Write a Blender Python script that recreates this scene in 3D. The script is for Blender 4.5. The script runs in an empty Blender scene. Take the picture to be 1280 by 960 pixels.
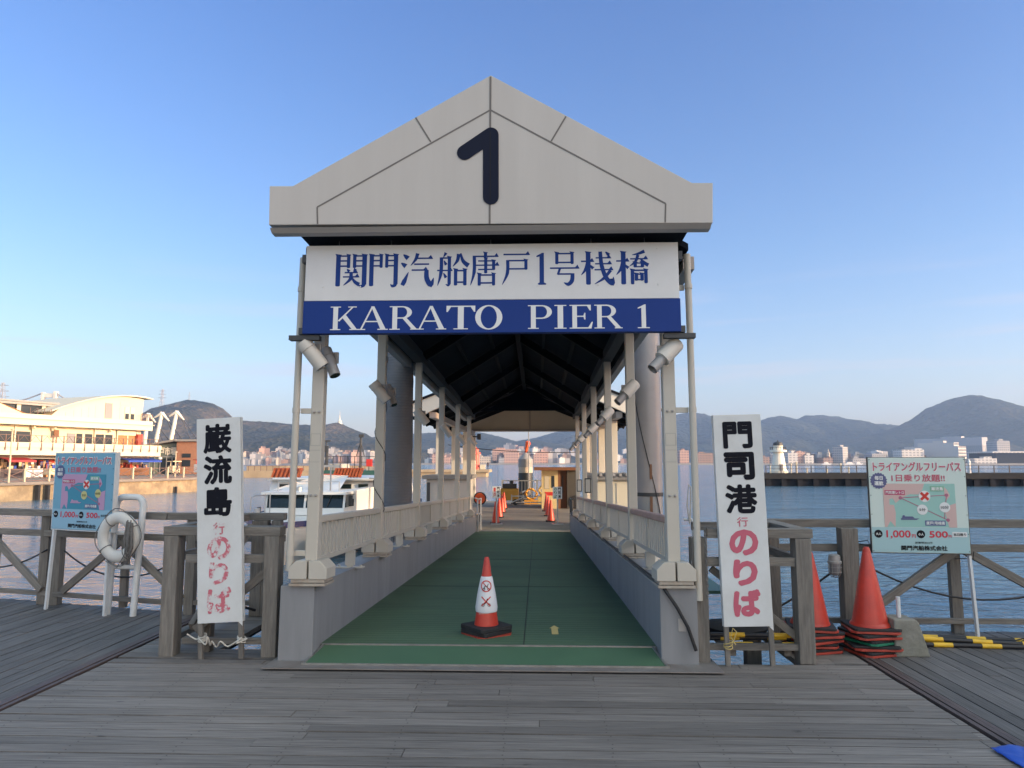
EXPO = 1.25
HAZE = 0.00018
import bpy, bmesh, math, random
from mathutils import Vector, Matrix, Euler
R = random.Random(7)
rad = math.radians
S = bpy.context.scene
C = S.collection

# ------------------------------------------------------------------ camera
F = 900.0
YAW = math.atan(31 / F)
PITCH = math.atan(98 / F)
H = 1.62
cam_d = bpy.data.cameras.new('camera')
cam = bpy.data.objects.new('camera', cam_d)
C.objects.link(cam)
cam_d.sensor_width = 36.0
cam_d.lens = 36.0 * F / 1280.0
cam_d.clip_start = 0.05
cam_d.clip_end = 20000
CY = -.17
cam.location = (0, CY, H)
cam.rotation_euler = Euler((math.pi / 2 + PITCH, 0, YAW), 'XYZ')
S.camera = cam
CM = cam.rotation_euler.to_matrix()


def at(px, py, Y):
    """the place in the world seen at a photo pixel, at depth Y"""
    d = CM @ Vector(((px - 640) / F, (480 - py) / F, -1))
    t = (Y - CY) / d.y
    return Vector((d.x * t, Y, H + d.z * t))


def gnd(px, py, z=0.0):
    d = CM @ Vector(((px - 640) / F, (480 - py) / F, -1))
    t = (z - H) / d.z
    return Vector((d.x * t, CY + d.y * t, z))


# ------------------------------------------------------------------ materials
MATS = {}


def mat(name, col, rough=0.6, metal=0.0, var=0.0, vscale=3.0, stretch=(1, 1, 1), bump=0.0, bscale=None,
        dirt=None, dscale=1.5, damt=0.5, spec=0.5, emit=None, estr=0.0, rnd=0.0, wear=None, wscale=8, wamt=.5):
    m = bpy.data.materials.new(name)
    m.use_nodes = True
    nt = m.node_tree
    N, L = nt.nodes, nt.links
    b = N['Principled BSDF']
    b.inputs['Roughness'].default_value = rough
    b.inputs['Metallic'].default_value = metal
    b.inputs['Specular IOR Level'].default_value = spec
    b.inputs['Base Color'].default_value = (*col, 1)
    tc = N.new('ShaderNodeTexCoord')
    mp = N.new('ShaderNodeMapping')
    mp.inputs['Scale'].default_value = stretch
    L.new(tc.outputs['Object'], mp.inputs['Vector'])
    src = None
    vec = mp.outputs[0]
    if rnd:
        oi = N.new('ShaderNodeObjectInfo')
        ad = N.new('ShaderNodeVectorMath'); ad.operation = 'ADD'
        ms = N.new('ShaderNodeMath'); ms.operation = 'MULTIPLY'; ms.inputs[1].default_value = 37.0
        L.new(oi.outputs['Random'], ms.inputs[0])
        L.new(vec, ad.inputs[0]); L.new(ms.outputs[0], ad.inputs[1])
        vec = ad.outputs[0]
    if var:
        n = N.new('ShaderNodeTexNoise'); n.inputs['Scale'].default_value = vscale
        n.inputs['Detail'].default_value = 6; n.inputs['Roughness'].default_value = .62
        L.new(vec, n.inputs['Vector'])
        mr = N.new('ShaderNodeMapRange')
        mr.inputs[1].default_value = .3; mr.inputs[2].default_value = .7
        mr.inputs[3].default_value = 1 - var; mr.inputs[4].default_value = 1 + var
        L.new(n.outputs['Fac'], mr.inputs[0])
        v = mr.outputs[0]
        if rnd:
            mr2 = N.new('ShaderNodeMapRange')
            mr2.inputs[3].default_value = 1 - rnd; mr2.inputs[4].default_value = 1 + rnd
            L.new(oi.outputs['Random'], mr2.inputs[0])
            mm = N.new('ShaderNodeMath'); mm.operation = 'MULTIPLY'
            L.new(v, mm.inputs[0]); L.new(mr2.outputs[0], mm.inputs[1]); v = mm.outputs[0]
        mx = N.new('ShaderNodeVectorMath'); mx.operation = 'SCALE'
        mx.inputs[0].default_value = col
        L.new(v, mx.inputs['Scale'])
        src = mx.outputs[0]
    for dcol, ds, da, hard in ((dirt, dscale, damt, .18), (wear, wscale, wamt, .04)):
        if dcol is None:
            continue
        n2 = N.new('ShaderNodeTexNoise'); n2.inputs['Scale'].default_value = ds
        n2.inputs['Detail'].default_value = 8; n2.inputs['Roughness'].default_value = .7
        L.new(vec, n2.inputs['Vector'])
        mr3 = N.new('ShaderNodeMapRange')
        mr3.inputs[1].default_value = .62 - da * .25 - hard; mr3.inputs[2].default_value = .62 - da * .25 + hard
        L.new(n2.outputs['Fac'], mr3.inputs[0])
        mc = N.new('ShaderNodeMix'); mc.data_type = 'RGBA'
        mc.inputs[6].default_value = (*col, 1)
        if src: L.new(src, mc.inputs[6])
        mc.inputs[7].default_value = (*dcol, 1)
        if hard > .1:
            m5 = N.new('ShaderNodeMath'); m5.operation = 'MULTIPLY'; m5.inputs[1].default_value = da
            L.new(mr3.outputs[0], m5.inputs[0]); L.new(m5.outputs[0], mc.inputs[0])
        else:
            L.new(mr3.outputs[0], mc.inputs[0])
        src = mc.outputs[2]
    if src: L.new(src, b.inputs['Base Color'])
    if bump:
        n3 = N.new('ShaderNodeTexNoise'); n3.inputs['Scale'].default_value = bscale or vscale
        n3.inputs['Detail'].default_value = 5
        L.new(vec, n3.inputs['Vector'])
        bp = N.new('ShaderNodeBump'); bp.inputs['Strength'].default_value = bump
        bp.inputs['Distance'].default_value = .01
        L.new(n3.outputs['Fac'], bp.inputs['Height']); L.new(bp.outputs[0], b.inputs['Normal'])
    if emit:
        b.inputs['Emission Color'].default_value = (*emit, 1); b.inputs['Emission Strength'].default_value = estr
    MATS[name] = m
    return m


def srgb(r, g, b):
    f = lambda c: (c / 255 / 12.92) if c / 255 <= .04045 else ((c / 255 + .055) / 1.055) ** 2.4
    return (f(r), f(g), f(b))


# ------------------------------------------------------------------ mesh builder
class MB:
    def __init__(s): s.v = []; s.f = []; s.m = []; s.mi = 0; s.tone = []; s.t = 1.0

    def add(s, vs, fs, M=None):
        o = len(s.v)
        for p in vs:
            p = Vector(p)
            if M is not None: p = M @ p
            s.v.append(tuple(p))
        for f in fs:
            s.f.append(tuple(i + o for i in f)); s.m.append(s.mi); s.tone.append(s.t)
        return s

    def box(s, x0, y0, z0, x1, y1, z1, M=None):
        vs = [(x0, y0, z0), (x1, y0, z0), (x1, y1, z0), (x0, y1, z0), (x0, y0, z1), (x1, y0, z1), (x1, y1, z1), (x0, y1, z1)]
        return s.add(vs, [(0, 3, 2, 1), (4, 5, 6, 7), (0, 1, 5, 4), (1, 2, 6, 5), (2, 3, 7, 6), (3, 0, 4, 7)], M)

    def cbox(s, c, d, M=None):
        return s.box(c[0] - d[0] / 2, c[1] - d[1] / 2, c[2] - d[2] / 2, c[0] + d[0] / 2, c[1] + d[1] / 2, c[2] + d[2] / 2, M)

    def beam(s, p0, p1, w, h, up=(0, 0, 1)):
        p0, p1 = Vector(p0), Vector(p1)
        d = (p1 - p0); L = d.length; d = d / L
        up = Vector(up)
        x = d.cross(up)
        if x.length < 1e-4: x = d.cross(Vector((0, 1, 0)))
        x.normalize(); z = x.cross(d)
        vs = []
        for p in (p0, p1):
            for a, b in ((-1, -1), (1, -1), (1, 1), (-1, 1)):
                vs.append(p + x * (a * w / 2) + z * (b * h / 2))
        return s.add(vs, [(0, 1, 2, 3), (7, 6, 5, 4), (0, 4, 5, 1), (1, 5, 6, 2), (2, 6, 7, 3), (3, 7, 4, 0)])

    def tube(s, pts, r, n=10, cap=True, rs=None):
        pts = [Vector(p) for p in pts]
        rings = []
        prev = None
        for i, p in enumerate(pts):
            if i == 0: d = pts[1] - p
            elif i == len(pts) - 1: d = p - pts[i - 1]
            else: d = (pts[i + 1] - p).normalized() + (p - pts[i - 1]).normalized()
            if d.length < 1e-9: d = Vector((0, 0, 1))
            d.normalize()
            if prev is None:
                a = d.cross(Vector((0, 0, 1)))
                if a.length < .05: a = d.cross(Vector((0, 1, 0)))
            else:
                a = prev - d * prev.dot(d)
            a.normalize(); prev = a
            b = d.cross(a)
            rr = rs[i] if rs else r
            rings.append([p + (a * math.cos(2 * math.pi * k / n) + b * math.sin(2 * math.pi * k / n)) * rr for k in range(n)])
        vs = [q for g in rings for q in g]
        fs = []
        for i in range(len(rings) - 1):
            for k in range(n):
                k2 = (k + 1) % n
                fs.append((i * n + k, (i + 1) * n + k, (i + 1) * n + k2, i * n + k2))
        if cap:
            fs.append(tuple(range(n))); fs.append(tuple(reversed(range((len(rings) - 1) * n, len(rings) * n))))
        return s.add(vs, fs)

    def lathe(s, prof, c=(0, 0, 0), n=24, M=None, cap=True):
        vs = []; fs = []
        for r, z in prof:
            for k in range(n):
                a = 2 * math.pi * k / n
                vs.append((c[0] + r * math.cos(a), c[1] + r * math.sin(a), c[2] + z))
        for i in range(len(prof) - 1):
            for k in range(n):
                k2 = (k + 1) % n
                fs.append((i * n + k, i * n + k2, (i + 1) * n + k2, (i + 1) * n + k))
        if cap:
            fs.append(tuple(reversed(range(n)))); fs.append(tuple(range((len(prof) - 1) * n, len(prof) * n)))
        return s.add(vs, fs, M)

    def prism(s, poly, y0, y1, M=None):
        """poly in x,z ; extruded from y0 (front) to y1"""
        n = len(poly)
        a = sum(poly[i][0] * poly[(i + 1) % n][1] - poly[(i + 1) % n][0] * poly[i][1] for i in range(n))
        if a < 0: poly = poly[::-1]
        vs = [(x, y0, z) for x, z in poly] + [(x, y1, z) for x, z in poly]
        fs = [tuple(range(n)), tuple(reversed(range(n, 2 * n)))]
        for i in range(n):
            j = (i + 1) % n
            fs.append((i, i + n, j + n, j))
        return s.add(vs, fs, M)

    def build(s, name, m, parent=None, smooth=False, bevel=0, loc=None, rot=None, kind=None):
        me = bpy.data.meshes.new(name)
        me.from_pydata(s.v, [], s.f)
        ms = m if isinstance(m, (list, tuple)) else [m]
        for q in ms: me.materials.append(MATS[q] if isinstance(q, str) else q)
        if len(ms) > 1:
            me.polygons.foreach_set('material_index', s.m)
        if len(set(s.tone)) > 1:
            at_ = me.attributes.new('tone', 'FLOAT', 'FACE')
            at_.data.foreach_set('value', s.tone)
        me.update()
        if smooth:
            me.polygons.foreach_set('use_smooth', [True] * len(me.polygons))
            try: me.set_sharp_from_angle(angle=rad(38))
            except Exception: pass
        o = bpy.data.objects.new(name, me)
        C.objects.link(o)
        if parent is not None: o.parent = parent
        if loc is not None: o.location = loc
        if rot is not None: o.rotation_euler = rot
        if bevel:
            bm = o.modifiers.new('bevel', 'BEVEL'); bm.width = bevel; bm.segments = 2; bm.limit_method = 'ANGLE'
        if kind: o['kind'] = kind
        return o


def tag(o, label=None, cat=None, group=None):
    if label: o['label'] = label
    if cat: o['category'] = cat
    if group: o['group'] = group
    return o


def empty(name, label, cat, loc=(0, 0, 0), rz=0, group=None, rot=None):
    o = bpy.data.objects.new(name, None)
    C.objects.link(o)
    o.empty_display_size = .2
    o.location = loc
    o.rotation_euler = rot if rot else (0, 0, rz)
    return tag(o, label, cat, group)


def copy_tree(o, parent=None):
    c = o.copy(); C.objects.link(c)
    c.parent = parent
    for ch in [q for q in o.children]:
        copy_tree(ch, c)
    return c


MLOC = {}


def stick(name, p0, p1, w, d, m, parent, up=(0, 1, 0), bevel=.004):
    """one timber as its own object: long axis along local z"""
    p0, p1 = Vector(p0), Vector(p1)
    z = (p1 - p0); L = z.length; z.normalize()
    x = Vector(up).cross(z)
    if x.length < 1e-3: x = Vector((1, 0, 0)).cross(z)
    x.normalize(); y = z.cross(x)
    b = MB().box(-w / 2, -d / 2, 0, w / 2, d / 2, L)
    o = b.build(name, m, parent, bevel=bevel)
    M = Matrix((x, y, z)).transposed().to_4x4(); M.translation = p0
    o.matrix_local = M
    MLOC[o.name] = M
    return o


# text -> mesh parts (Blender's built-in font)
def text_mesh(s, w, h, bold=0.0, depth=.0008, keep=False):
    c = bpy.data.curves.new('tmp', 'FONT'); c.body = s; c.size = 1; c.offset = bold; c.resolution_u = 3
    o = bpy.data.objects.new('tmp', c); C.objects.link(o)
    bpy.context.view_layer.update()
    me = bpy.data.meshes.new_from_object(o.evaluated_get(bpy.context.evaluated_depsgraph_get()))
    bpy.data.objects.remove(o); bpy.data.curves.remove(c)
    xs = [v.co.x for v in me.vertices]; ys = [v.co.y for v in me.vertices]
    x0, x1, y0, y1 = min(xs), max(xs), min(ys), max(ys)
    sx = w / max(x1 - x0, 1e-4); sy = h / max(y1 - y0, 1e-4)
    if keep: sx = sy = min(sx, sy)
    cx, cy = (x0 + x1) / 2, (y0 + y1) / 2
    vs = [((v.co.x - cx) * sx, -depth, (v.co.y - cy) * sy) for v in me.vertices]
    fs = [tuple(p.vertices) for p in me.polygons]
    bpy.data.meshes.remove(me)
    return vs, fs


def curve3(pts, n=4):
    P = [Vector(p) for p in pts]; out = []
    for i in range(len(P) - 1):
        a, b_, c, d = P[max(i - 1, 0)], P[i], P[i + 1], P[min(i + 2, len(P) - 1)]
        for k in range(n):
            t = k / n
            out.append(.5 * ((2 * b_) + (c - a) * t + (2 * a - 5 * b_ + 4 * c - d) * t * t + (3 * b_ - a - 3 * c + d) * t ** 3))
    out.append(P[-1]); return out


def put_text(mb, s, cx, cz, w, h, y=0.0, bold=0.0, keep=False, M=None, shear=0):
    em = w / len(s) if len(s) > 1 else max(w, h)
    r = bold * min(em, h * 1.1)
    vs, fs = text_mesh(s, w - 2 * r, h - 2 * r, 0, 0, keep)
    offs = [(0, 0)]
    if r > 0: offs += [(r * math.cos(k * math.pi / 4), r * math.sin(k * math.pi / 4)) for k in range(8)]
    for i, (ax_, az_) in enumerate(offs):
        mb.add([(x + cx + ax_, y - i * .00009, z + cz + az_) for x, _, z in vs], fs, M)
    return mb
# ------------------------------------------------------------------ palette
mat('deck_wood', (.16, .155, .155), .75, bump=.3, bscale=30)
mat('timber', (.215, .195, .17), .85, var=.3, vscale=5, stretch=(9, 9, .9), bump=.6, bscale=6, dirt=(.07, .065, .06), dscale=2.2, damt=.55, rnd=.14)
mat('timber_dark', (.06, .055, .05), .9, var=.3, vscale=5, stretch=(8, 8, 1))
mat('rust_strip', (.085, .06, .055), .6, var=.3, vscale=9, stretch=(1, .3, 1))
mat('gable_panel', (.49, .455, .415), .5, var=.03, vscale=1.2, stretch=(5, 5, .35), dirt=(.41, .375, .34), dscale=.8, damt=.4)
mat('joint', (.15, .135, .125), .8)
mat('navy_number', (.007, .010, .026), .6, spec=.15)
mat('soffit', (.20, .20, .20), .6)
mat('post_paint', (.49, .455, .39), .45, var=.04, vscale=2, dirt=(.42, .39, .34), dscale=2.5, damt=.35, bump=.05, bscale=20)
mat('post_mark_paint', (.30, .29, .27), .5)  # darker beige of the label outlines on the front posts
mat('roof_under', (.011, .013, .018), .9, spec=.1, var=.2, vscale=2)  # shade under canopy and gable is put into this near-black colour
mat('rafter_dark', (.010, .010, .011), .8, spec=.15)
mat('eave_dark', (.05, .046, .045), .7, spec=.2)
mat('eave_paint', (.40, .34, .30), .5, var=.08, vscale=2)
mat('curb_steel', (.265, .268, .275), .6, spec=.3, var=.10, vscale=1.2, stretch=(2.5, 2.5, .35), dirt=(.16, .16, .165), dscale=1.1, damt=.6)
mat('steel_plate', (.26, .25, .24), .55, metal=.3, var=.15, vscale=4, dirt=(.16, .10, .07), dscale=3, damt=.5)
mat('alu_strip', (.27, .27, .26), .4, metal=.6, var=.2, vscale=9)
mat('red_cap', (.36, .22, .185), .5, var=.12, vscale=5)
mat('sign_white', (.66, .65, .63), .38, var=.03, vscale=2, dirt=(.50, .48, .45), dscale=2.4, damt=.3)
mat('sign_blue', (.012, .040, .20), .5, spec=.15, var=.05, vscale=2)
mat('sign_ink', (.014, .045, .205), .6, spec=.15)
mat('sign_letter', (.70, .70, .68), .4)
mat('board_white', (.66, .68, .68), .5, dirt=(.40, .38, .33), dscale=2.0, damt=.42, wear=(.2, .17, .14), wscale=38, wamt=-.75)
mat('black_paint', (.007, .008, .014), .7, spec=.15, wear=(.45, .45, .45), wscale=30, wamt=-.34)
mat('pink_paint', (.50, .10, .155), .5, wear=(.62, .6, .6), wscale=24, wamt=-.35)
mat('pink_worn', (.52, .13, .17), .5, wear=(.62, .62, .62), wscale=15, wamt=.42)
mat('cone_red', (.60, .048, .025), .42, var=.10, vscale=5, dirt=(.26, .035, .025), dscale=3.2, damt=.6, wear=(.36, .12, .09), wscale=22, wamt=-.42)
mat('cone_sun', (.52, .045, .012), .4)
mat('rubber', (.018, .018, .02), .7, var=.3, vscale=12)
mat('plate_red', (.42, .05, .03), .5, var=.2, vscale=9, dirt=(.2, .04, .03), dscale=6, damt=.5)
mat('plate_green', (.01, .16, .09), .5)
mat('white_wrap', (.66, .67, .69), .4, var=.03, vscale=9)
mat('red_ink', (.55, .03, .02), .5)
mat('black_ink', (.010, .010, .014), .6, spec=.2)
mat('white_pipe', (.66, .68, .69), .4, var=.05, vscale=5, dirt=(.4, .38, .35), dscale=7, damt=.35)
mat('buoy_white', (.62, .60, .56), .6, var=.06, vscale=8, bump=.2, bscale=30)
mat('rope_grey', (.17, .165, .16), .9, var=.3, vscale=30)
mat('rope_white', (.50, .48, .43), .9, var=.2, vscale=30)
mat('rope_yellow', (.55, .42, .16), .9)
mat('black_cable', (.015, .015, .017), .6)
mat('concrete', (.25, .24, .21), .9, var=.25, vscale=6, bump=.8, bscale=25, dirt=(.10, .105, .075), dscale=4, damt=.6)
mat('yellow_paint', (.72, .44, .03), .45, var=.12, vscale=8)
mat('black_pole', (.02, .02, .024), .5)
mat('blue_sheet', (.01, .07, .42), .45, bump=.5, bscale=5, var=.15, vscale=6)
mat('lamp_metal', (.33, .32, .31), .45, metal=.2)
mat('lamp_pale', (.56, .53, .47), .42, var=.04, vscale=5)
mat('glass_dark', (.02, .025, .03), .08)
mat('pile_steel', (.36, .335, .33), .45, metal=.1, var=.06, vscale=3, dirt=(.26, .23, .215), dscale=1.4, damt=.5)
mat('pile_net', (.10, .105, .115), .75)
mat('green_tarp', (.02, .2, .1), .6)
mat('pale_box', (.45, .42, .38), .5, var=.06, vscale=2)
mat('pale_box_lid', (.20, .19, .18), .5)
mat('boat_white', (.74, .73, .70), .28, var=.03, vscale=2)
mat('boat_hull', (.62, .60, .54), .3, var=.05, vscale=1)
mat('boat_blue', (.01, .03, .13), .35)
mat('boat_dark', (.02, .015, .03), .5)
mat('boat_glass', (.01, .02, .022), .05)
mat('cabin_teal', (.05, .16, .17), .4)
mat('jacket_orange', (.60, .13, .035), .6, var=.25, vscale=6)
mat('steel_rail', (.40, .41, .42), .35, metal=.5)
mat('dark_steel', (.05, .052, .055), .5, metal=.2)
mat('green_paint', (.03, .10, .08), .5)
mat('orange_paint', (.75, .10, .02), .5)
mat('pontoon_deck', (.30, .27, .22), .8, var=.18, vscale=.9, dirt=(.18, .165, .14), dscale=.6, damt=.5)
mat('pontoon_side', (.08, .08, .085), .7)
mat('pavilion_paint', (.62, .58, .50), .45, var=.05, vscale=1)
mat('pile_cap', (.27, .265, .27), .5)
mat('pile_band', (.50, .45, .38), .6, dirt=(.2, .1, .05), dscale=3, damt=.4)
mat('pile_black', (.022, .028, .035), .5, var=.3, vscale=2)
mat('shed_yellow', (.62, .50, .26), .55, var=.06, vscale=3)
mat('shed_brown', (.20, .09, .045), .6)
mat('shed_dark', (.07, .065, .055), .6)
mat('machine_yellow', (.62, .33, .05), .5)
mat('quay_stone', (.34, .27, .175), .9, var=.4, vscale=1.1, bump=1.0, bscale=1.3, dirt=(.15, .115, .08), dscale=.9, damt=.75)
mat('quay_top', (.19, .17, .155), .85, var=.15, vscale=.6)
mat('cream_wall', (.55, .50, .38), .65, var=.04, vscale=.4, stretch=(1, 1, .3))
mat('cream_trim', (.58, .535, .42), .6, var=.03, vscale=.5)
mat('dark_window', (.03, .04, .05), .15)
mat('grey_window', (.24, .24, .25), .3)
mat('brown_wood', (.17, .075, .035), .7, var=.2, vscale=2)
mat('orange_panel', (.42, .17, .07), .6, var=.1, vscale=1)
mat('rail_brown', (.15, .09, .075), .6)
mat('rail_cream', (.48, .41, .30), .7)
mat('awning_blue', (.02, .06, .36), .6)
mat('awning_red', (.33, .035, .04), .7)
mat('stall_red', (.42, .06, .04), .7)
mat('stall_cream', (.66, .54, .36), .7)
mat('stall_orange', (.6, .26, .09), .7)
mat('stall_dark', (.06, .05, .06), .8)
mat('market_glass', (.17, .21, .185), .25, var=.1, vscale=.7)
mat('brick_orange', (.32, .16, .10), .8, var=.12, vscale=3)
mat('roof_grey', (.27, .265, .26), .6)
mat('mast_white', (.72, .68, .58), .45)
mat('cable_dark', (.05, .06, .09), .5)
mat('far_quay', (.34, .27, .18), .9, var=.2, vscale=.3)
mat('jetty_shade', (.016, .018, .022), .9, spec=.05, var=.25, vscale=.5)  # shade on the jetty wall and deck is put into these dark colours
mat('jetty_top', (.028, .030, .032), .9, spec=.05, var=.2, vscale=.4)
mat('lighthouse_white', (.74, .70, .60), .6, var=.05, vscale=.8)
mat('lighthouse_red', (.62, .10, .07), .5)
mat('pylon_steel', (.30, .31, .34), .5)
mat('shore_grey', (.26, .26, .25), .9, var=.2, vscale=.02)
mat('hull_dark', (.05, .07, .12), .6)
mat('skin', (.45, .28, .2), .6)
mat('cloth_dark', (.05, .05, .07), .8)


def facade(name, wall, win, fx, fz, warm=0.0):
    """far building wall with window rows as surface pattern (object space)"""
    m = bpy.data.materials.new(name); m.use_nodes = True
    N, L = m.node_tree.nodes, m.node_tree.links
    b = N['Principled BSDF']; b.inputs['Roughness'].default_value = .75
    tc = N.new('ShaderNodeTexCoord'); sp = N.new('ShaderNodeSeparateXYZ'); L.new(tc.outputs['Object'], sp.inputs[0])
    def band(sock, per, duty):
        a = N.new('ShaderNodeMath'); a.operation = 'DIVIDE'; L.new(sock, a.inputs[0]); a.inputs[1].default_value = per
        f = N.new('ShaderNodeMath'); f.operation = 'FRACT'; L.new(a.outputs[0], f.inputs[0])
        g = N.new('ShaderNodeMath'); g.operation = 'LESS_THAN'; L.new(f.outputs[0], g.inputs[0]); g.inputs[1].default_value = duty
        return g.outputs[0]
    sx = N.new('ShaderNodeMath'); sx.operation = 'ADD'; L.new(sp.outputs['X'], sx.inputs[0]); L.new(sp.outputs['Y'], sx.inputs[1])
    p = N.new('ShaderNodeMath'); p.operation = 'MULTIPLY'
    L.new(band(sx.outputs[0], fx, .62), p.inputs[0]); L.new(band(sp.outputs['Z'], fz, .45), p.inputs[1])
    ge = N.new('ShaderNodeNewGeometry'); sn = N.new('ShaderNodeSeparateXYZ'); L.new(ge.outputs['True Normal'], sn.inputs[0])
    up = N.new('ShaderNodeMath'); up.operation = 'LESS_THAN'; L.new(sn.outputs['Z'], up.inputs[0]); up.inputs[1].default_value = .5
    q = N.new('ShaderNodeMath'); q.operation = 'MULTIPLY'; L.new(p.outputs[0], q.inputs[0]); L.new(up.outputs[0], q.inputs[1])
    mc = N.new('ShaderNodeMix'); mc.data_type = 'RGBA'
    mc.inputs[6].default_value = (*wall, 1); mc.inputs[7].default_value = (*win, 1)
    L.new(q.outputs[0], mc.inputs[0]); L.new(mc.outputs[2], b.inputs['Base Color'])
    MATS[name] = m


facade('city_cream', (.55, .47, .38), (.24, .21, .19), 3.2, 3.2)
facade('city_white', (.60, .58, .55), (.28, .28, .29), 5.0, 3.4)
facade('city_pink', (.48, .31, .25), (.24, .16, .14), 3.6, 3.6)
facade('city_grey', (.36, .36, .37), (.18, .19, .21), 2.8, 3.2)
facade('city_brown', (.30, .20, .16), (.14, .11, .10), 4.0, 3.2)
facade('hotel_white', (.50, .48, .46), (.12, .13, .16), 400.0, 4.2)
facade('tower_grey', (.38, .39, .42), (.22, .235, .26), 3.0, 60.0)


# planks: tone attribute per plank, grain along object X or Y
def plank_mat(name, axis, base=(.175, .17, .168)):
    m = bpy.data.materials.new(name); m.use_nodes = True
    N, L = m.node_tree.nodes, m.node_tree.links
    b = N['Principled BSDF']; b.inputs['Roughness'].default_value = .72; b.inputs['Specular IOR Level'].default_value = .35
    at_ = N.new('ShaderNodeAttribute'); at_.attribute_name = 'tone'
    tc = N.new('ShaderNodeTexCoord')
    mp = N.new('ShaderNodeMapping'); mp.inputs['Scale'].default_value = (.8, 30, 1) if axis == 'x' else (30, .8, 1)
    L.new(tc.outputs['Object'], mp.inputs[0])
    ofs = N.new('ShaderNodeVectorMath'); ofs.operation = 'ADD'
    mu = N.new('ShaderNodeMath'); mu.operation = 'MULTIPLY'; mu.inputs[1].default_value = 91.7
    L.new(at_.outputs['Fac'], mu.inputs[0]); L.new(mp.outputs[0], ofs.inputs[0]); L.new(mu.outputs[0], ofs.inputs[1])
    n = N.new('ShaderNodeTexNoise'); n.inputs['Scale'].default_value = 2.6; n.inputs['Detail'].default_value = 9; n.inputs['Roughness'].default_value = .68
    L.new(ofs.outputs[0], n.inputs['Vector'])
    mr = N.new('ShaderNodeMapRange'); mr.inputs[1].default_value = .28; mr.inputs[2].default_value = .72; mr.inputs[3].default_value = .50; mr.inputs[4].default_value = 1.55
    L.new(n.outputs['Fac'], mr.inputs[0])
    # large patches of wear
    n2 = N.new('ShaderNodeTexNoise'); n2.inputs['Scale'].default_value = .55; n2.inputs['Detail'].default_value = 4
    L.new(tc.outputs['Object'], n2.inputs['Vector'])
    mr2 = N.new('ShaderNodeMapRange'); mr2.inputs[1].default_value = .3; mr2.inputs[2].default_value = .7; mr2.inputs[3].default_value = .84; mr2.inputs[4].default_value = 1.16
    L.new(n2.outputs['Fac'], mr2.inputs[0])
    # knots / dark specks
    n3 = N.new('ShaderNodeTexNoise'); n3.inputs['Scale'].default_value = 5.5; n3.inputs['Detail'].default_value = 3
    mp3 = N.new('ShaderNodeMapping'); mp3.inputs['Scale'].default_value = (1, 3.5, 1) if axis == 'x' else (3.5, 1, 1)
    L.new(tc.outputs['Object'], mp3.inputs[0]); L.new(mp3.outputs[0], n3.inputs['Vector'])
    mr3 = N.new('ShaderNodeMapRange'); mr3.inputs[1].default_value = .70; mr3.inputs[2].default_value = .76; mr3.inputs[3].default_value = 1; mr3.inputs[4].default_value = .45
    L.new(n3.outputs['Fac'], mr3.inputs[0])
    v = at_.outputs['Fac']
    for q in (mr, mr2, mr3):
        k = N.new('ShaderNodeMath'); k.operation = 'MULTIPLY'; L.new(v, k.inputs[0]); L.new(q.outputs[0], k.inputs[1]); v = k.outputs[0]
    sc = N.new('ShaderNodeVectorMath'); sc.operation = 'SCALE'; sc.inputs[0].default_value = base; L.new(v, sc.inputs['Scale'])
    L.new(sc.outputs[0], b.inputs['Base Color'])
    bp = N.new('ShaderNodeBump'); bp.inputs['Strength'].default_value = .55; bp.inputs['Distance'].default_value = .006
    L.new(n.outputs['Fac'], bp.inputs['Height']); L.new(bp.outputs[0], b.inputs['Normal'])
    MATS[name] = m


plank_mat('planks_across', 'x', (.176, .157, .143))
plank_mat('planks_along', 'y', (.122, .113, .109))


def ribbed(name, col, axis, per, strength=.6, rough=.6, dirt=None, dist=.006):
    m = mat(name, col, rough, var=.14, vscale=1.4, dirt=dirt, dscale=.8, damt=.6, stretch=(.6, 1.6, 1))
    N, L = m.node_tree.nodes, m.node_tree.links
    tc = N.new('ShaderNodeTexCoord'); w = N.new('ShaderNodeTexWave')
    w.bands_direction = axis; w.inputs['Scale'].default_value = math.pi / 10 / per * 1.0; w.inputs['Distortion'].default_value = 0.4
    L.new(tc.outputs['Object'], w.inputs['Vector'])
    bp = N.new('ShaderNodeBump'); bp.inputs['Strength'].default_value = strength; bp.inputs['Distance'].default_value = dist
    L.new(w.outputs['Fac'], bp.inputs['Height']); L.new(bp.outputs[0], N['Principled BSDF'].inputs['Normal'])
    return m


mat('plate_paint', (.44, .41, .35), .6, var=.08, vscale=6, dirt=(.28, .20, .14), dscale=9, damt=.7, wear=(.18, .085, .045), wscale=16, wamt=-.1)
ribbed('ramp_green', (.082, .152, .080), 'Y', .10, .35, .7, dirt=(.040, .072, .048))
mat('flap_green', (.064, .135, .075), .6, var=.08, vscale=2, dirt=(.05, .11, .07), dscale=3, damt=.4)
ribbed('net_mesh', (.145, .148, .16), 'Z', .045, .35, .8, dist=.01)
ribbed('corrugated', (.36, .30, .22), 'X', .2, 1.0, .6, dist=.05)


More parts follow.
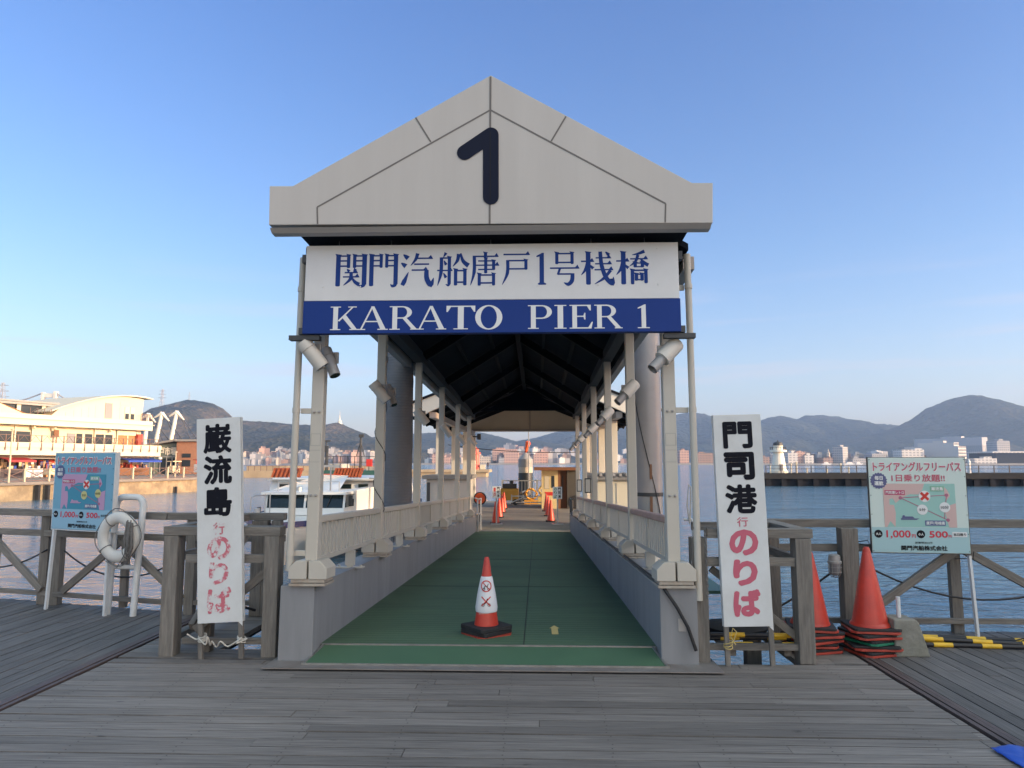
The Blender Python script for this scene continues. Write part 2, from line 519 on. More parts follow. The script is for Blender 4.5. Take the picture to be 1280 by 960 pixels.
# water
def water_mat():
    m = bpy.data.materials.new('sea_water'); m.use_nodes = True
    N, L = m.node_tree.nodes, m.node_tree.links
    b = N['Principled BSDF']
    b.inputs['Base Color'].default_value = (.085, .175, .26, 1)
    b.inputs['Roughness'].default_value = .07
    b.inputs['IOR'].default_value = 1.48
    tc = N.new('ShaderNodeTexCoord')
    tot = None
    for sc, st, amp, de in ((.055, (1, 1.6, 1), 1.3, 3), (.32, (1, 1.9, 1), .75, 4), (1.3, (1, 2.0, 1), .50, 5), (5.0, (1, 1.4, 1), .11, 3)):
        mp = N.new('ShaderNodeMapping'); mp.inputs['Scale'].default_value = st; mp.inputs['Rotation'].default_value = (0, 0, .35 + sc)
        L.new(tc.outputs['Object'], mp.inputs[0])
        n = N.new('ShaderNodeTexNoise'); n.inputs['Scale'].default_value = sc; n.inputs['Detail'].default_value = de; n.inputs['Distortion'].default_value = .6
        L.new(mp.outputs[0], n.inputs['Vector'])
        k = N.new('ShaderNodeMath'); k.operation = 'MULTIPLY'; k.inputs[1].default_value = amp; L.new(n.outputs['Fac'], k.inputs[0])
        if tot is None: tot = k.outputs[0]
        else:
            a = N.new('ShaderNodeMath'); a.operation = 'ADD'; L.new(tot, a.inputs[0]); L.new(k.outputs[0], a.inputs[1]); tot = a.outputs[0]
    bp = N.new('ShaderNodeBump'); bp.inputs['Strength'].default_value = 1.0; bp.inputs["Distance"].default_value = .36
    L.new(tot, bp.inputs['Height']); L.new(bp.outputs[0], b.inputs['Normal'])
    MATS['sea_water'] = m


water_mat()


def hill_mat(name, c1, c2, c3, sc):
    m = bpy.data.materials.new(name); m.use_nodes = True
    N, L = m.node_tree.nodes, m.node_tree.links
    b = N['Principled BSDF']; b.inputs['Roughness'].default_value = .95; b.inputs['Specular IOR Level'].default_value = .1
    tc = N.new('ShaderNodeTexCoord')
    n = N.new('ShaderNodeTexNoise'); n.inputs['Scale'].default_value = sc; n.inputs['Detail'].default_value = 8; n.inputs['Roughness'].default_value = .65
    L.new(tc.outputs['Object'], n.inputs['Vector'])
    cr = N.new('ShaderNodeValToRGB')
    e = cr.color_ramp.elements
    e[0].position = .36; e[0].color = (*c1, 1); e[1].position = .66; e[1].color = (*c3, 1)
    k = cr.color_ramp.elements.new(.5); k.color = (*c2, 1)
    L.new(n.outputs['Fac'], cr.inputs[0]); L.new(cr.outputs[0], b.inputs['Base Color'])
    v = N.new('ShaderNodeTexVoronoi'); v.inputs['Scale'].default_value = sc * 9; L.new(tc.outputs['Object'], v.inputs['Vector'])
    bp = N.new('ShaderNodeBump'); bp.inputs['Strength'].default_value = .9; bp.inputs['Distance'].default_value = 9
    L.new(v.outputs['Distance'], bp.inputs['Height']); L.new(bp.outputs[0], b.inputs['Normal'])
    MATS[name] = m


hill_mat('woods_near', (.020, .028, .016), (.050, .050, .030), (.13, .095, .055), .009)
hill_mat('woods_far', (.018, .028, .020), (.035, .045, .030), (.065, .062, .04), .006)
# ------------------------------------------------------------------ world, sun
W = bpy.data.worlds.new('World'); S.world = W; W.use_nodes = True
SUN_EL = rad(11.0)
SX, SY = .94, -.342                     # horizontal direction towards the sun
wn, wl = W.node_tree.nodes, W.node_tree.links
sky = wn.new('ShaderNodeTexSky'); sky.sky_type = 'NISHITA'; sky.sun_disc = False
sky.sun_elevation = SUN_EL
sky.sun_rotation = math.atan2(SX, SY)
sky.altitude = 0; sky.air_density = 1.0; sky.dust_density = 1.2; sky.ozone_density = 2.2
bgn = wn['Background']; bgn.inputs['Strength'].default_value = .15
wtc = wn.new('ShaderNodeTexCoord'); wsp = wn.new('ShaderNodeSeparateXYZ'); wl.new(wtc.outputs['Generated'], wsp.inputs[0])
wr_ = wn.new('ShaderNodeValToRGB'); wl.new(wsp.outputs['Z'], wr_.inputs[0])
we = wr_.color_ramp.elements
we[0].position = 0.0; we[0].color = (.95, .82, 1.08, 1)
we[1].position = 1.0; we[1].color = (1.0, .76, .44, 1)
for p_, c_ in ((.05, (.93, .81, .90)), (.12, (.89, .82, .90)), (.28, (.71, .77, .93)), (.56, (.56, .685, .97)), (.68, (.80, .74, .66))):
    q_ = we.new(p_); q_.color = (*c_, 1)
wg = wn.new('ShaderNodeMapRange'); wg.inputs[1].default_value = .58; wg.inputs[2].default_value = .85; wg.inputs[3].default_value = 1.0; wg.inputs[4].default_value = 3.2; wl.new(wsp.outputs['Z'], wg.inputs[0])  # unseen sky overhead is raised to add light in the shaded foreground
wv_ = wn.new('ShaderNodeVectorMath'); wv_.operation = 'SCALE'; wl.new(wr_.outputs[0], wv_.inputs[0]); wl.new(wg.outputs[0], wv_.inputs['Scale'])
# unseen sky behind the camera is boosted, brighter and warmer, to light the shaded gable
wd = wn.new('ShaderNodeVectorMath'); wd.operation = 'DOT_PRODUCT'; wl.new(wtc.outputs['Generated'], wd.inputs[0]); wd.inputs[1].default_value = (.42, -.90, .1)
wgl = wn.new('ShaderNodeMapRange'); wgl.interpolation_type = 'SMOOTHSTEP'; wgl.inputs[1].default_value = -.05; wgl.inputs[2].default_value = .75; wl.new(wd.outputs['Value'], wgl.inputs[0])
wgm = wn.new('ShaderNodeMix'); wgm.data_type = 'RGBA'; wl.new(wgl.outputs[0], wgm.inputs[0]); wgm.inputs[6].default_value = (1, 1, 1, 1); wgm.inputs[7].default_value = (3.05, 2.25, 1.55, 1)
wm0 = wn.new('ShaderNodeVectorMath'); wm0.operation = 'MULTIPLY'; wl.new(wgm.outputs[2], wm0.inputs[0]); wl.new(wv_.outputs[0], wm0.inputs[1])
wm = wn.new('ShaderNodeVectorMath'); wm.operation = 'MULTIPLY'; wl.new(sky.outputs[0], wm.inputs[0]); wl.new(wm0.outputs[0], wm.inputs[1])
# faint streaks of cloud low over the hills
wmp = wn.new('ShaderNodeMapping'); wmp.inputs['Scale'].default_value = (2.2, 2.2, 26); wl.new(wtc.outputs['Generated'], wmp.inputs[0])
wno = wn.new('ShaderNodeTexNoise'); wno.inputs['Scale'].default_value = 1.6; wno.inputs['Detail'].default_value = 5; wl.new(wmp.outputs[0], wno.inputs['Vector'])
wmr = wn.new('ShaderNodeMapRange'); wmr.inputs[1].default_value = .52; wmr.inputs[2].default_value = .72; wl.new(wno.outputs['Fac'], wmr.inputs[0])
wel = wn.new('ShaderNodeValToRGB'); wl.new(wsp.outputs['Z'], wel.inputs[0])
ee = wel.color_ramp.elements; ee[0].position = .06; ee[0].color = (0, 0, 0, 1); ee[1].position = .26; ee[1].color = (0, 0, 0, 1)
q_ = ee.new(.12); q_.color = (.5, .5, .5, 1)
wk = wn.new('ShaderNodeMath'); wk.operation = 'MULTIPLY'; wl.new(wmr.outputs[0], wk.inputs[0]); wl.new(wel.outputs[0], wk.inputs[1])
wx_ = wn.new('ShaderNodeMix'); wx_.data_type = 'RGBA'; wl.new(wk.outputs[0], wx_.inputs[0]); wl.new(wm.outputs[0], wx_.inputs[6]); wx_.inputs[7].default_value = (2.6, 2.3, 2.5, 1)
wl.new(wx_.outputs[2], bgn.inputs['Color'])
sd = bpy.data.lights.new('sun', 'SUN'); sd.energy = 2.4; sd.angle = rad(.5); sd.color = (1.0, .78, .52)
sun = bpy.data.objects.new('sun', sd); C.objects.link(sun)
sv = Vector((SX * math.cos(SUN_EL), SY * math.cos(SUN_EL), math.sin(SUN_EL)))
sun.rotation_euler = sv.to_track_quat('Z', 'Y').to_euler()
S.view_settings.view_transform = 'Standard'; S.view_settings.look = 'None'
S.view_settings.exposure = EXPO; S.view_settings.gamma = 1.0
S.render.engine = 'CYCLES'

WATER = -1.55


def structure(o): o['kind'] = 'structure'; return o


# ------------------------------------------------------------------ sea
b = MB()
b.add([(-9000, -300, WATER), (9000, -300, WATER), (9000, 9000, WATER), (-9000, 9000, WATER)], [(0, 1, 2, 3)])
structure(b.build('sea', 'sea_water'))

# ------------------------------------------------------------------ timber wharf
X0, X1 = -3.56, 2.72


def fence_y_left(x):
    if x < -4.0: return 7.65 - .286 * (x + 4.0)
    return 7.65 - .05 * (x + 4)


def plank_row(b, along, a0, a1, c, w, th=.045, seg=(1.8, 4.2)):
    t = a0 - R.uniform(0, 2.5)
    while t < a1:
        e = t + R.uniform(*seg)
        s0, s1 = max(t, a0), min(e, a1)
        if s1 - s0 > .05:
            b.t = R.uniform(.86, 1.14) if R.random() > .10 else R.uniform(.68, .84)
            z = R.uniform(-.0025, .0025)
            if along == 'x': b.box(s0 + .002, c - w / 2, -th + z, s1 - .002, c + w / 2, z)
            else: b.box(c - w / 2, s0 + .002, -th + z, c + w / 2, s1 - .002, z)
        t = e


b = MB(); y = -3.0
while y < 5.93:
    plank_row(b, 'x', X0 + .05, X1 - .05, y, .109)
    b.mi = 1; b.t = 1.0
    xs_ = -3.3
    while xs_ < 2.6:
        for dy_ in (-.029, .029):
            xq, yq = xs_ + R.uniform(-.012, .012), y + dy_ + R.uniform(-.004, .004)
            b.add([(xq + .0055 * math.cos(t), yq + .0055 * math.sin(t), .0035) for t in [k * math.pi / 3 for k in range(6)]], [tuple(range(6))])
        xs_ += .62
    b.mi = 0; y += .1195
structure(b.build('wharf_deck', ['planks_across', 'timber_dark']))
b = MB(); y = 6.02
while y < 7.7:                                   # boards beyond the gates, round the wells
    if y < 6.2 or y > 7.3:
        plank_row(b, 'x', X0 + .05, -2.12, y, .134)
    else:
        plank_row(b, 'x', X0 + .05, -2.78, y, .134)
    if y < 7.0: plank_row(b, 'x', 2.12, X1 - .05, y, .134)
    y += .1425
structure(b.build('wharf_deck_end', 'planks_across'))
b = MB(); x = X0 - .17
while x > -11:
    plank_row(b, 'y', -3, fence_y_left(x) + .14, x, .112, seg=(2.2, 4.5)); x -= .1215
x = X1 + .17
while x < 10:
    plank_row(b, 'y', -3, 7.14, x, .112, seg=(2.2, 4.5)); x += .1215
structure(b.build('side_deck', 'planks_along'))
# expansion joints: three rusty strips side by side
b = MB()
for xc in (X0 - .04, X1 + .04):
    for k in (-1, 0, 1):
        b.box(xc + k * .043 - .017, -3, -.03, xc + k * .043 + .017, (7.6 if xc < 0 else 7.0), .004 + .004 * (k == 0))
structure(b.build('expansion_joint', 'rust_strip'))
# dark beams under the deck, plus a dark sheet standing in for gap shade
b = MB()
for x in [v * .9 for v in range(-12, 12)]:
    if -2.0 < x < 1.3: y1 = 5.7
    elif x < -2.0: y1 = min(fence_y_left(x), 8.9) if not -2.8 < x < -2.1 else 6.05
    else: y1 = 5.98 if x < 2.15 else 6.95
    b.box(x - .08, -3, -.36, x + .08, y1, -.055)
b.box(-11, -3, -.075, X0, 7.5, -.06); b.box(X0, -3, -.078, X1, 5.68, -.062); b.box(X1, -3, -.075, 10, 6.98, -.06)
b.box(-3.5, 5.7, -.078, -2.8, 7.5, -.062); b.box(2.2, 5.7, -.078, 2.7, 6.9, -.062)
for x in (-9, -6.2, -3.4, 2.5, 4.6, 8):
    b.lathe([(.2, -3.2), (.2, -.36)], (x, 6.4 if x > 0 else 6.9, 0), 12)
structure(b.build('wharf_frame', 'timber_dark'))

# ------------------------------------------------------------------ covered gangway
UX = -.366
SL = .0345
G = empty('covered_gangway', 'covered gangway with beige number 1 gable, pale posts and green ramp', 'gangway', (UX, 6, 0), rot=(-SL, 0, 0))
GM = Euler((-SL, 0, 0)).to_matrix().to_4x4(); GM.translation = Vector((UX, 6, 0))
GI = GM.inverted()


def loc_(px, py, Y):
    return GI @ at(px, py, Y)


PV = [-.05, 2.45, 5.2, 8.05, 11.0, 13.9]
HW = 1.494
HS = {-1: 1.53, 1: 1.494}
# ramp
b = MB(); b.box(-1.475, .09, .05, 1.36, 15.95, .095)
b.build('walkway', 'ramp_green', G)
b = MB(); b.box(.245, .1, .0955, .253, 15.9, .0972)
for v_ in (3.7, 7.4, 11.1): b.box(-1.47, v_, .0955, 1.355, v_ + .008, .0970)
b.build('floor_seam', 'rubber', G)
b = MB()
b.add([(-1.50, -.27, .012), (1.38, -.27, .012), (1.32, .055, .088), (-1.435, .055, .088)], [(0, 1, 2, 3)])
b.add([(-1.50, -.27, .0), (1.38, -.27, .0), (1.38, -.27, .012), (-1.50, -.27, .012)], [(0, 1, 2, 3)])
b.add([(-1.50, -.27, .0), (-1.50, -.27, .012), (-1.435, .055, .088), (-1.435, .055, .0)], [(0, 1, 2, 3)])
b.add([(1.38, -.27, .0), (1.32, .055, .0), (1.32, .055, .088), (1.38, -.27, .012)], [(0, 1, 2, 3)])
b.build('ramp_flap', 'flap_green', G)
b = MB()
b.box(-1.47, .062, .06, 1.355, .088, .098)
b.box(-1.52, -.285, .002, 1.40, -.271, .02)
b.beam((-1.505, -.27, .012), (-1.44, .055, .09), .018, .01); b.beam((1.385, -.27, .012), (1.325, .055, .09), .018, .01)
b.build('edge_strip', 'alu_strip', G)
b = MB(); b.box(-1.80, -.40, .0, 1.80, .06, .007)
b.build('sill_plate', 'steel_plate', G)
# the yellow arrow
b = MB(); ax, ay = .525, .72
b.add([(ax - .03, ay - .18, .097), (ax + .03, ay - .18, .097), (ax + .03, ay + .10, .097), (ax - .03, ay + .10, .097)], [(0, 1, 2, 3)])
b.add([(ax - .05, ay + .10, .097), (ax + .05, ay + .10, .097), (ax, ay + .24, .097)], [(0, 1, 2)])
b.build('arrow_mark', 'rope_yellow', G)
for s in (-1, 1):
    b = MB()
    i, o = (1.475, 1.76) if s < 0 else (1.36, 1.66)
    b.box(min(s * i, s * o), -.15, -.5, max(s * i, s * o), 15.9, .60)
    b.build('side_beam', 'curb_steel', G, bevel=.006)
    b = MB()
    b.box(min(s * (i - .012), s * (i + .03)), -.152, .600, max(s * (i - .012), s * (i + .03)), 15.9, .612)
    b.build('beam_edge', 'curb_steel' if s < 0 else 'lamp_metal', G)


def post(s, v, first):
    x = s * HS[s]
    top = 3.40
    o = stick('post', (x, v, .72), (x, v, top), .105, .105, 'post_paint', G, up=(0, 1, 0), bevel=.008)
    inv = MLOC[o.name].inverted()
    b = MB()
    # chamfered clamp block in two halves on a stack of plates
    for h0, h1 in ((-.16, -.008), (.008, .16)):
        prof = []
        xo0, xo1 = x + h0, x + h1
        lo = .655
        a0 = .06 if h0 < -.1 else 0; a1 = .06 if h1 > .1 else 0
        poly = [(xo0, lo), (xo1, lo), (xo1, lo + .09 if a1 else lo + .15), (xo1 - a1, lo + .15), (xo0 + a0, lo + .15), (xo0, lo + .09 if a0 else lo + .15)]
        b.prism(poly, v - .135, v + .135)
    blk = b.build('clamp_block', 'post_paint', None, bevel=.006)
    blk.parent = o; blk.matrix_local = inv
    b = MB(); b.box(x - .15, v - .14, .602, x + .15, v + .14, .622); b.box(x - .14, v - .125, .628, x + .14, v + .125, .655)
    pl = b.build('base_plate', 'plate_paint', None); pl.parent = o; pl.matrix_local = inv
    if first:
        b = MB()
        for zz in (1.34, 2.05):
            for dx in (-.022, .022): b.lathe([(.011, 0), (.011, .012), (.006, .018)], (0, 0, 0), 8, M=Matrix.Translation((x + dx, v - .053, zz)) @ Matrix.Rotation(math.pi / 2, 4, 'X'))
        q = b.build('bolt', 'lamp_metal', None); q.parent = o; q.matrix_local = inv
        b = MB()
        for zz in (1.62, 1.72, 1.76, 1.86): b.box(x - .042, v - .0545, zz, x + .042, v - .0525, zz + .003)
        for xx in (x - .042, x + .039): b.box(xx, v - .0545, 1.76, xx + .003, v - .0525, 1.86)
        q = b.build('label_frame', 'post_mark_paint', None); q.parent = o; q.matrix_local = inv
    return o


POSTS = {}
for s in (-1, 1):
    for k, v in enumerate(PV):
        POSTS[s, k] = post(s, v, k == 0)
# railings between the posts
for s in (-1, 1):
    for k in range(5):
        v0, v1 = PV[k] + .055, PV[k + 1] - .055
        x = s * HS[s]
        b = MB(); b.box(x - .035, v0, 1.105, x + .035, v1, 1.165)
        top = b.build('handrail', 'post_paint' if s < 0 else 'red_cap', G, bevel=.01)
        b = MB(); b.box(x - .02, v0, .775, x + .02, v1, .815)
        n = int((v1 - v0) / .115)
        for q in range(1, n):
            v = v0 + (v1 - v0) * q / n
            b.box(x - .012, v - .030, .8152, x + .004, v + .030, 1.1048)
        b.build('rail_panel', 'post_paint', G)
        vm = (v0 + v1) / 2
        b = MB(); b.box(x - .045, vm - .03, .628, x + .045, vm + .03, .774); b.box(x - .024, vm - .024, .8155, x + .028, vm + .024, 1.1045)
        b.box(x - .14, vm - .055, .602, x + .14, vm + .055, .614)
        for dx in (-.11, .11): b.lathe([(.014, .612), (.014, .63)], (x + dx, vm, 0), 8)
        b.box(x - .028, vm - .022, .612, x + .028, vm + .022, .63)
        b.build('stanchion', 'post_paint', G)
# eave beams, rafters, ridge, roof
RE = 15.0
for s in (-1, 1):
    b = MB(); x = s * HS[s]; b.box(x - .07, .1, 3.402, x + .07, RE, 3.56)
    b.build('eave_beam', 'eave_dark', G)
    b = MB(); x = s * (HW + .25)
    b.box(x - .05, .12, 3.36, x + .05, RE, 3.48)
    b.build('gutter', 'eave_paint', G)
for k, v in enumerate(PV):
    b = MB()
    big = k < 6
    w = .10 if big else .05
    for s in (-1, 1):
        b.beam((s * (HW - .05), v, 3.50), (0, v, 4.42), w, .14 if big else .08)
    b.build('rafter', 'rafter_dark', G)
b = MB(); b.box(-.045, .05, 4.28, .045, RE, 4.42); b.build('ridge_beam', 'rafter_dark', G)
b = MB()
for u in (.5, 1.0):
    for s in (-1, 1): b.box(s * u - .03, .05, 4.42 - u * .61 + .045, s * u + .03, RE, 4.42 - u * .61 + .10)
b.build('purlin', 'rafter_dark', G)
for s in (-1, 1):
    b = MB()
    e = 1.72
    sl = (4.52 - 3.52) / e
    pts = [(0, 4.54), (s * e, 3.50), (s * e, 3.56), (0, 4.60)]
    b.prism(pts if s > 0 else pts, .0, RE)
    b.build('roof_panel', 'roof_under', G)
b = MB(); b.prism([(-1.0, 3.74), (1.0, 3.74), (0, 4.40)], RE - .03, RE + .01); b.box(-1.44, RE - .04, 3.66, 1.44, RE + .02, 3.735)
b.build('end_panel', 'roof_under', G)
# gable: measured in the plane Y = 5.5
GY = 5.5
gv0 = -.625


def on_plane(px, py, v):
    """photo pixel -> point on the gangway's own plane v = const"""
    o_ = GI @ cam.location; e_ = GI @ at(px, py, 6.0)
    d_ = e_ - o_; return o_ + d_ * ((v - o_.y) / d_.y)


def gl(px, py):
    p = on_plane(px, py, gv0); return (p.x, p.z)


def flat(pts, x0=None): return [gl(*p) for p in pts]


out = flat([(336, 281), (891, 278.5), (891, 228.5), (865, 228.5), (613.5, 94), (366, 232.5), (337, 232.5)])
b = MB(); b.prism(out, gv0, gv0 + .13)
gb = b.build('gable', 'gable_panel', G, bevel=.004)
b = MB()
# chamfered lip below and recessed soffit
q0, q1 = gl(337, 281), gl(890, 278.5)
zb = min(q0[1], q1[1])
b.add([(q0[0] + .002, gv0 + .002, zb + .001), (q1[0] - .002, gv0 + .002, zb + .001), (q1[0] - .002, gv0 + .05, zb - .030), (q0[0] + .002, gv0 + .05, zb - .030)], [(0, 3, 2, 1)])
b.add([(q0[0] + .002, gv0 + .05, zb - .030), (q1[0] - .002, gv0 + .05, zb - .030), (q1[0] - .002, gv0 + .129, zb - .032), (q0[0] + .002, gv0 + .129, zb - .032)], [(0, 3, 2, 1)])
for sx_, xx in ((1, q0[0] + .002), (-1, q1[0] - .002)):
    b.add([(xx, gv0 + .002, zb + .001), (xx, gv0 + .05, zb - .030), (xx, gv0 + .129, zb - .032), (xx, gv0 + .129, zb + .001)], [(0, 1, 2, 3)])
b.build('gable_lip', 'gable_panel', gb)
b = MB()
for s in (-1, 1):      # splayed brackets carrying the ears back to the posts
    b.prism([(s * 1.50, zb - .06), (s * 1.70, zb - .06), (s * 1.68, zb - .08), (s * 1.53, zb - .22)], .06, .40)
b.box(-1.62, gv0 + .135, zb - .012, 1.62, -.01, zb + .25); b.box(-1.44, -.02, 3.06, 1.44, .04, 3.40)
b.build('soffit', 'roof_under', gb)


def strip(b, p0, p1, w, y, th=.003):
    p0, p1 = Vector((p0[0], p0[1])), Vector((p1[0], p1[1]))
    d = (p1 - p0).normalized(); n = Vector((-d.y, d.x)) * w / 2
    poly = [tuple(p0 - n), tuple(p1 - n), tuple(p1 + n), tuple(p0 + n)]
    b.prism(poly, y - th, y)


b = MB()
for a, c in (((397, 280), (396.5, 259)), ((396.5, 259), (613, 137.5)), ((519.5, 147), (538.5, 177.5)), ((707.5, 145.5), (689, 176.5)), ((613, 137.5), (832, 254.5)), ((832, 254.5), (831.5, 278))):
    strip(b, gl(*a), gl(*c), .013, gv0, .0025)
strip(b, gl(613.2, 96), gl(612, 280), .016, gv0, .004)
b.build('panel_joint', 'joint', gb)
# numeral 1
def capsule(p0, p1, r, n=10):
    p0, p1 = Vector(p0), Vector(p1); d = (p1 - p0).normalized(); a0 = math.atan2(d.y, d.x)
    pts = []
    for k in range(n + 1):
        a = a0 + math.pi / 2 + math.pi * k / n; pts.append((p0.x + r * math.cos(a), p0.y + r * math.sin(a)))
    for k in range(n + 1):
        a = a0 - math.pi / 2 + math.pi * k / n; pts.append((p1.x + r * math.cos(a), p1.y + r * math.sin(a)))
    return pts


b = MB(); r1 = 10.6 * GY / F
b.prism(capsule(gl(613.6, 246.5), gl(613.6, 169), r1), gv0 - .008, gv0 - .0045)
b.prism(capsule(gl(581, 191), gl(612, 170), r1), gv0 - .0062, gv0 - .0046)
b.build('numeral', 'navy_number', gb)
b = MB(); strip(b, gl(613, 165), gl(613, 250), .008, gv0 - .008, .002); b.build('numeral_seam', 'black_ink', gb)
# downpipes with brackets
for s, xx in ((-1, -1.70), (1, 1.68)):
    b = MB()
    p = [(xx, -.12, 3.42), (xx, -.13, 2.9), (xx, -.13, .72)] if s < 0 else [(xx, -.12, 3.42), (xx, -.13, 2.9), (xx, -.13, .5)]
    b.tube(p, .029, 14)
    b.build('downpipe', 'post_paint', G, smooth=True)
    for zz in ((.86, 2.06, 3.13) if s < 0 else (2.06, 3.13)):
        b = MB()
        b.box(min(xx + s * -.03, s * (HS[s] + .052)), -.10, zz - .022, max(xx + s * -.03, s * (HS[s] + .052)), -.07, zz + .022)
        b.tube([(xx, -.13, zz - .02), (xx, -.13, zz + .02)], .034, 14)
        b.build('pipe_bracket', 'post_paint', G)
# junction box on the right of the sign
b = MB(); q = loc_(852, 347, 5.9); b.cbox((1.545, .02, q.z), (.05, .16, .34)); b.tube([(1.545, .0, q.z - .17), (1.53, .0, q.z - .3), (1.545, .0, q.z - .52)], .006, 6)
b.build('junction_box', 'lamp_metal', G, bevel=.006)

# ------------------------------------------------------------------ strokes for serif lettering
def ser_stroke(pts, ts):
    """tapered strip through pts with widths ts -> polygon"""
    P = [Vector(p) for p in pts]; L_, R_ = [], []
    for i, p in enumerate(P):
        d = (P[min(i + 1, len(P) - 1)] - P[max(i - 1, 0)]).normalized(); n = Vector((-d.y, d.x)) * ts[i] / 2
        L_.append(tuple(p + n)); R_.append(tuple(p - n))
    return L_ + R_[::-1]


def smooth_pts(pts, ts, n=4):
    P = [Vector(p) for p in pts]; out = []; ot = []
    for i in range(len(P) - 1):
        a, b_, c, d = P[max(i - 1, 0)], P[i], P[i + 1], P[min(i + 2, len(P) - 1)]
        for k in range(n):
            t = k / n
            q = .5 * ((2 * b_) + (c - a) * t + (2 * a - 5 * b_ + 4 * c - d) * t * t + (3 * b_ - a - 3 * c + d) * t ** 3)
            out.append(tuple(q)); ot.append(ts[i] * (1 - t) + ts[i + 1] * t)
    out.append(tuple(P[-1])); ot.append(ts[-1])
    return out, ot


def Hb(x1, x2, y, t=4.6): return [[(x1, y - t / 2), (x2, y - t / 2), (x2, y + t / 2), (x1, y + t / 2)], [(x2 - 13, y + t / 2 - 1), (x2 + 2, y - t / 2), (x2 - 5, y + 10)]]
def Hn(x1, x2, y, t=4.6): return [[(x1, y - t / 2), (x2, y - t / 2), (x2, y + t / 2), (x1, y + t / 2)]]
def Vb(x, y1, y2, t=14.5):
    t = max(t, 10.5) if t < 14 else t
    return [[(x - t / 2, y2 + 2), (x - t / 4, y2), (x + t / 4, y2), (x + t / 2, y2 + 2), (x + t / 2, y1 - 3), (x + t / 2 + 3, y1), (x - t / 2 - 3, y1 + 3), (x - t / 2, y1 - 3)]]
def Cb(pts, ts):
    p, t = smooth_pts(pts, [q * 1.22 for q in ts]); return [ser_stroke(p, t)]
def Dot(x1, y1, x2, y2, t=12): return Cb([(x1, y1), ((x1 + x2) / 2, (y1 + y2) / 2 + 0), (x2, y2)], [2, t * .75, t])


def gate():
    o = []
    o += Vb(9, 97, 0) + Vb(41, 97, 56, 9) + Hn(9, 41, 93) + Hn(9, 41, 78) + Hn(9, 41, 62)
    o += Vb(60, 97, 56, 9) + Vb(91, 97, 4) + Hn(60, 91, 93) + Hn(60, 91, 78) + Hn(60, 91, 62)
    o += Cb([(95, 12), (90, 3), (80, 0), (74, 6)], [4, 8, 7, 1])
    return o


def tree():
    return Hb(1, 40, 70) + Vb(23, 98, -1) + Cb([(21, 68), (15, 46), (1, 28)], [8, 8, 1]) + Cb([(26, 60), (38, 48)], [2, 9])


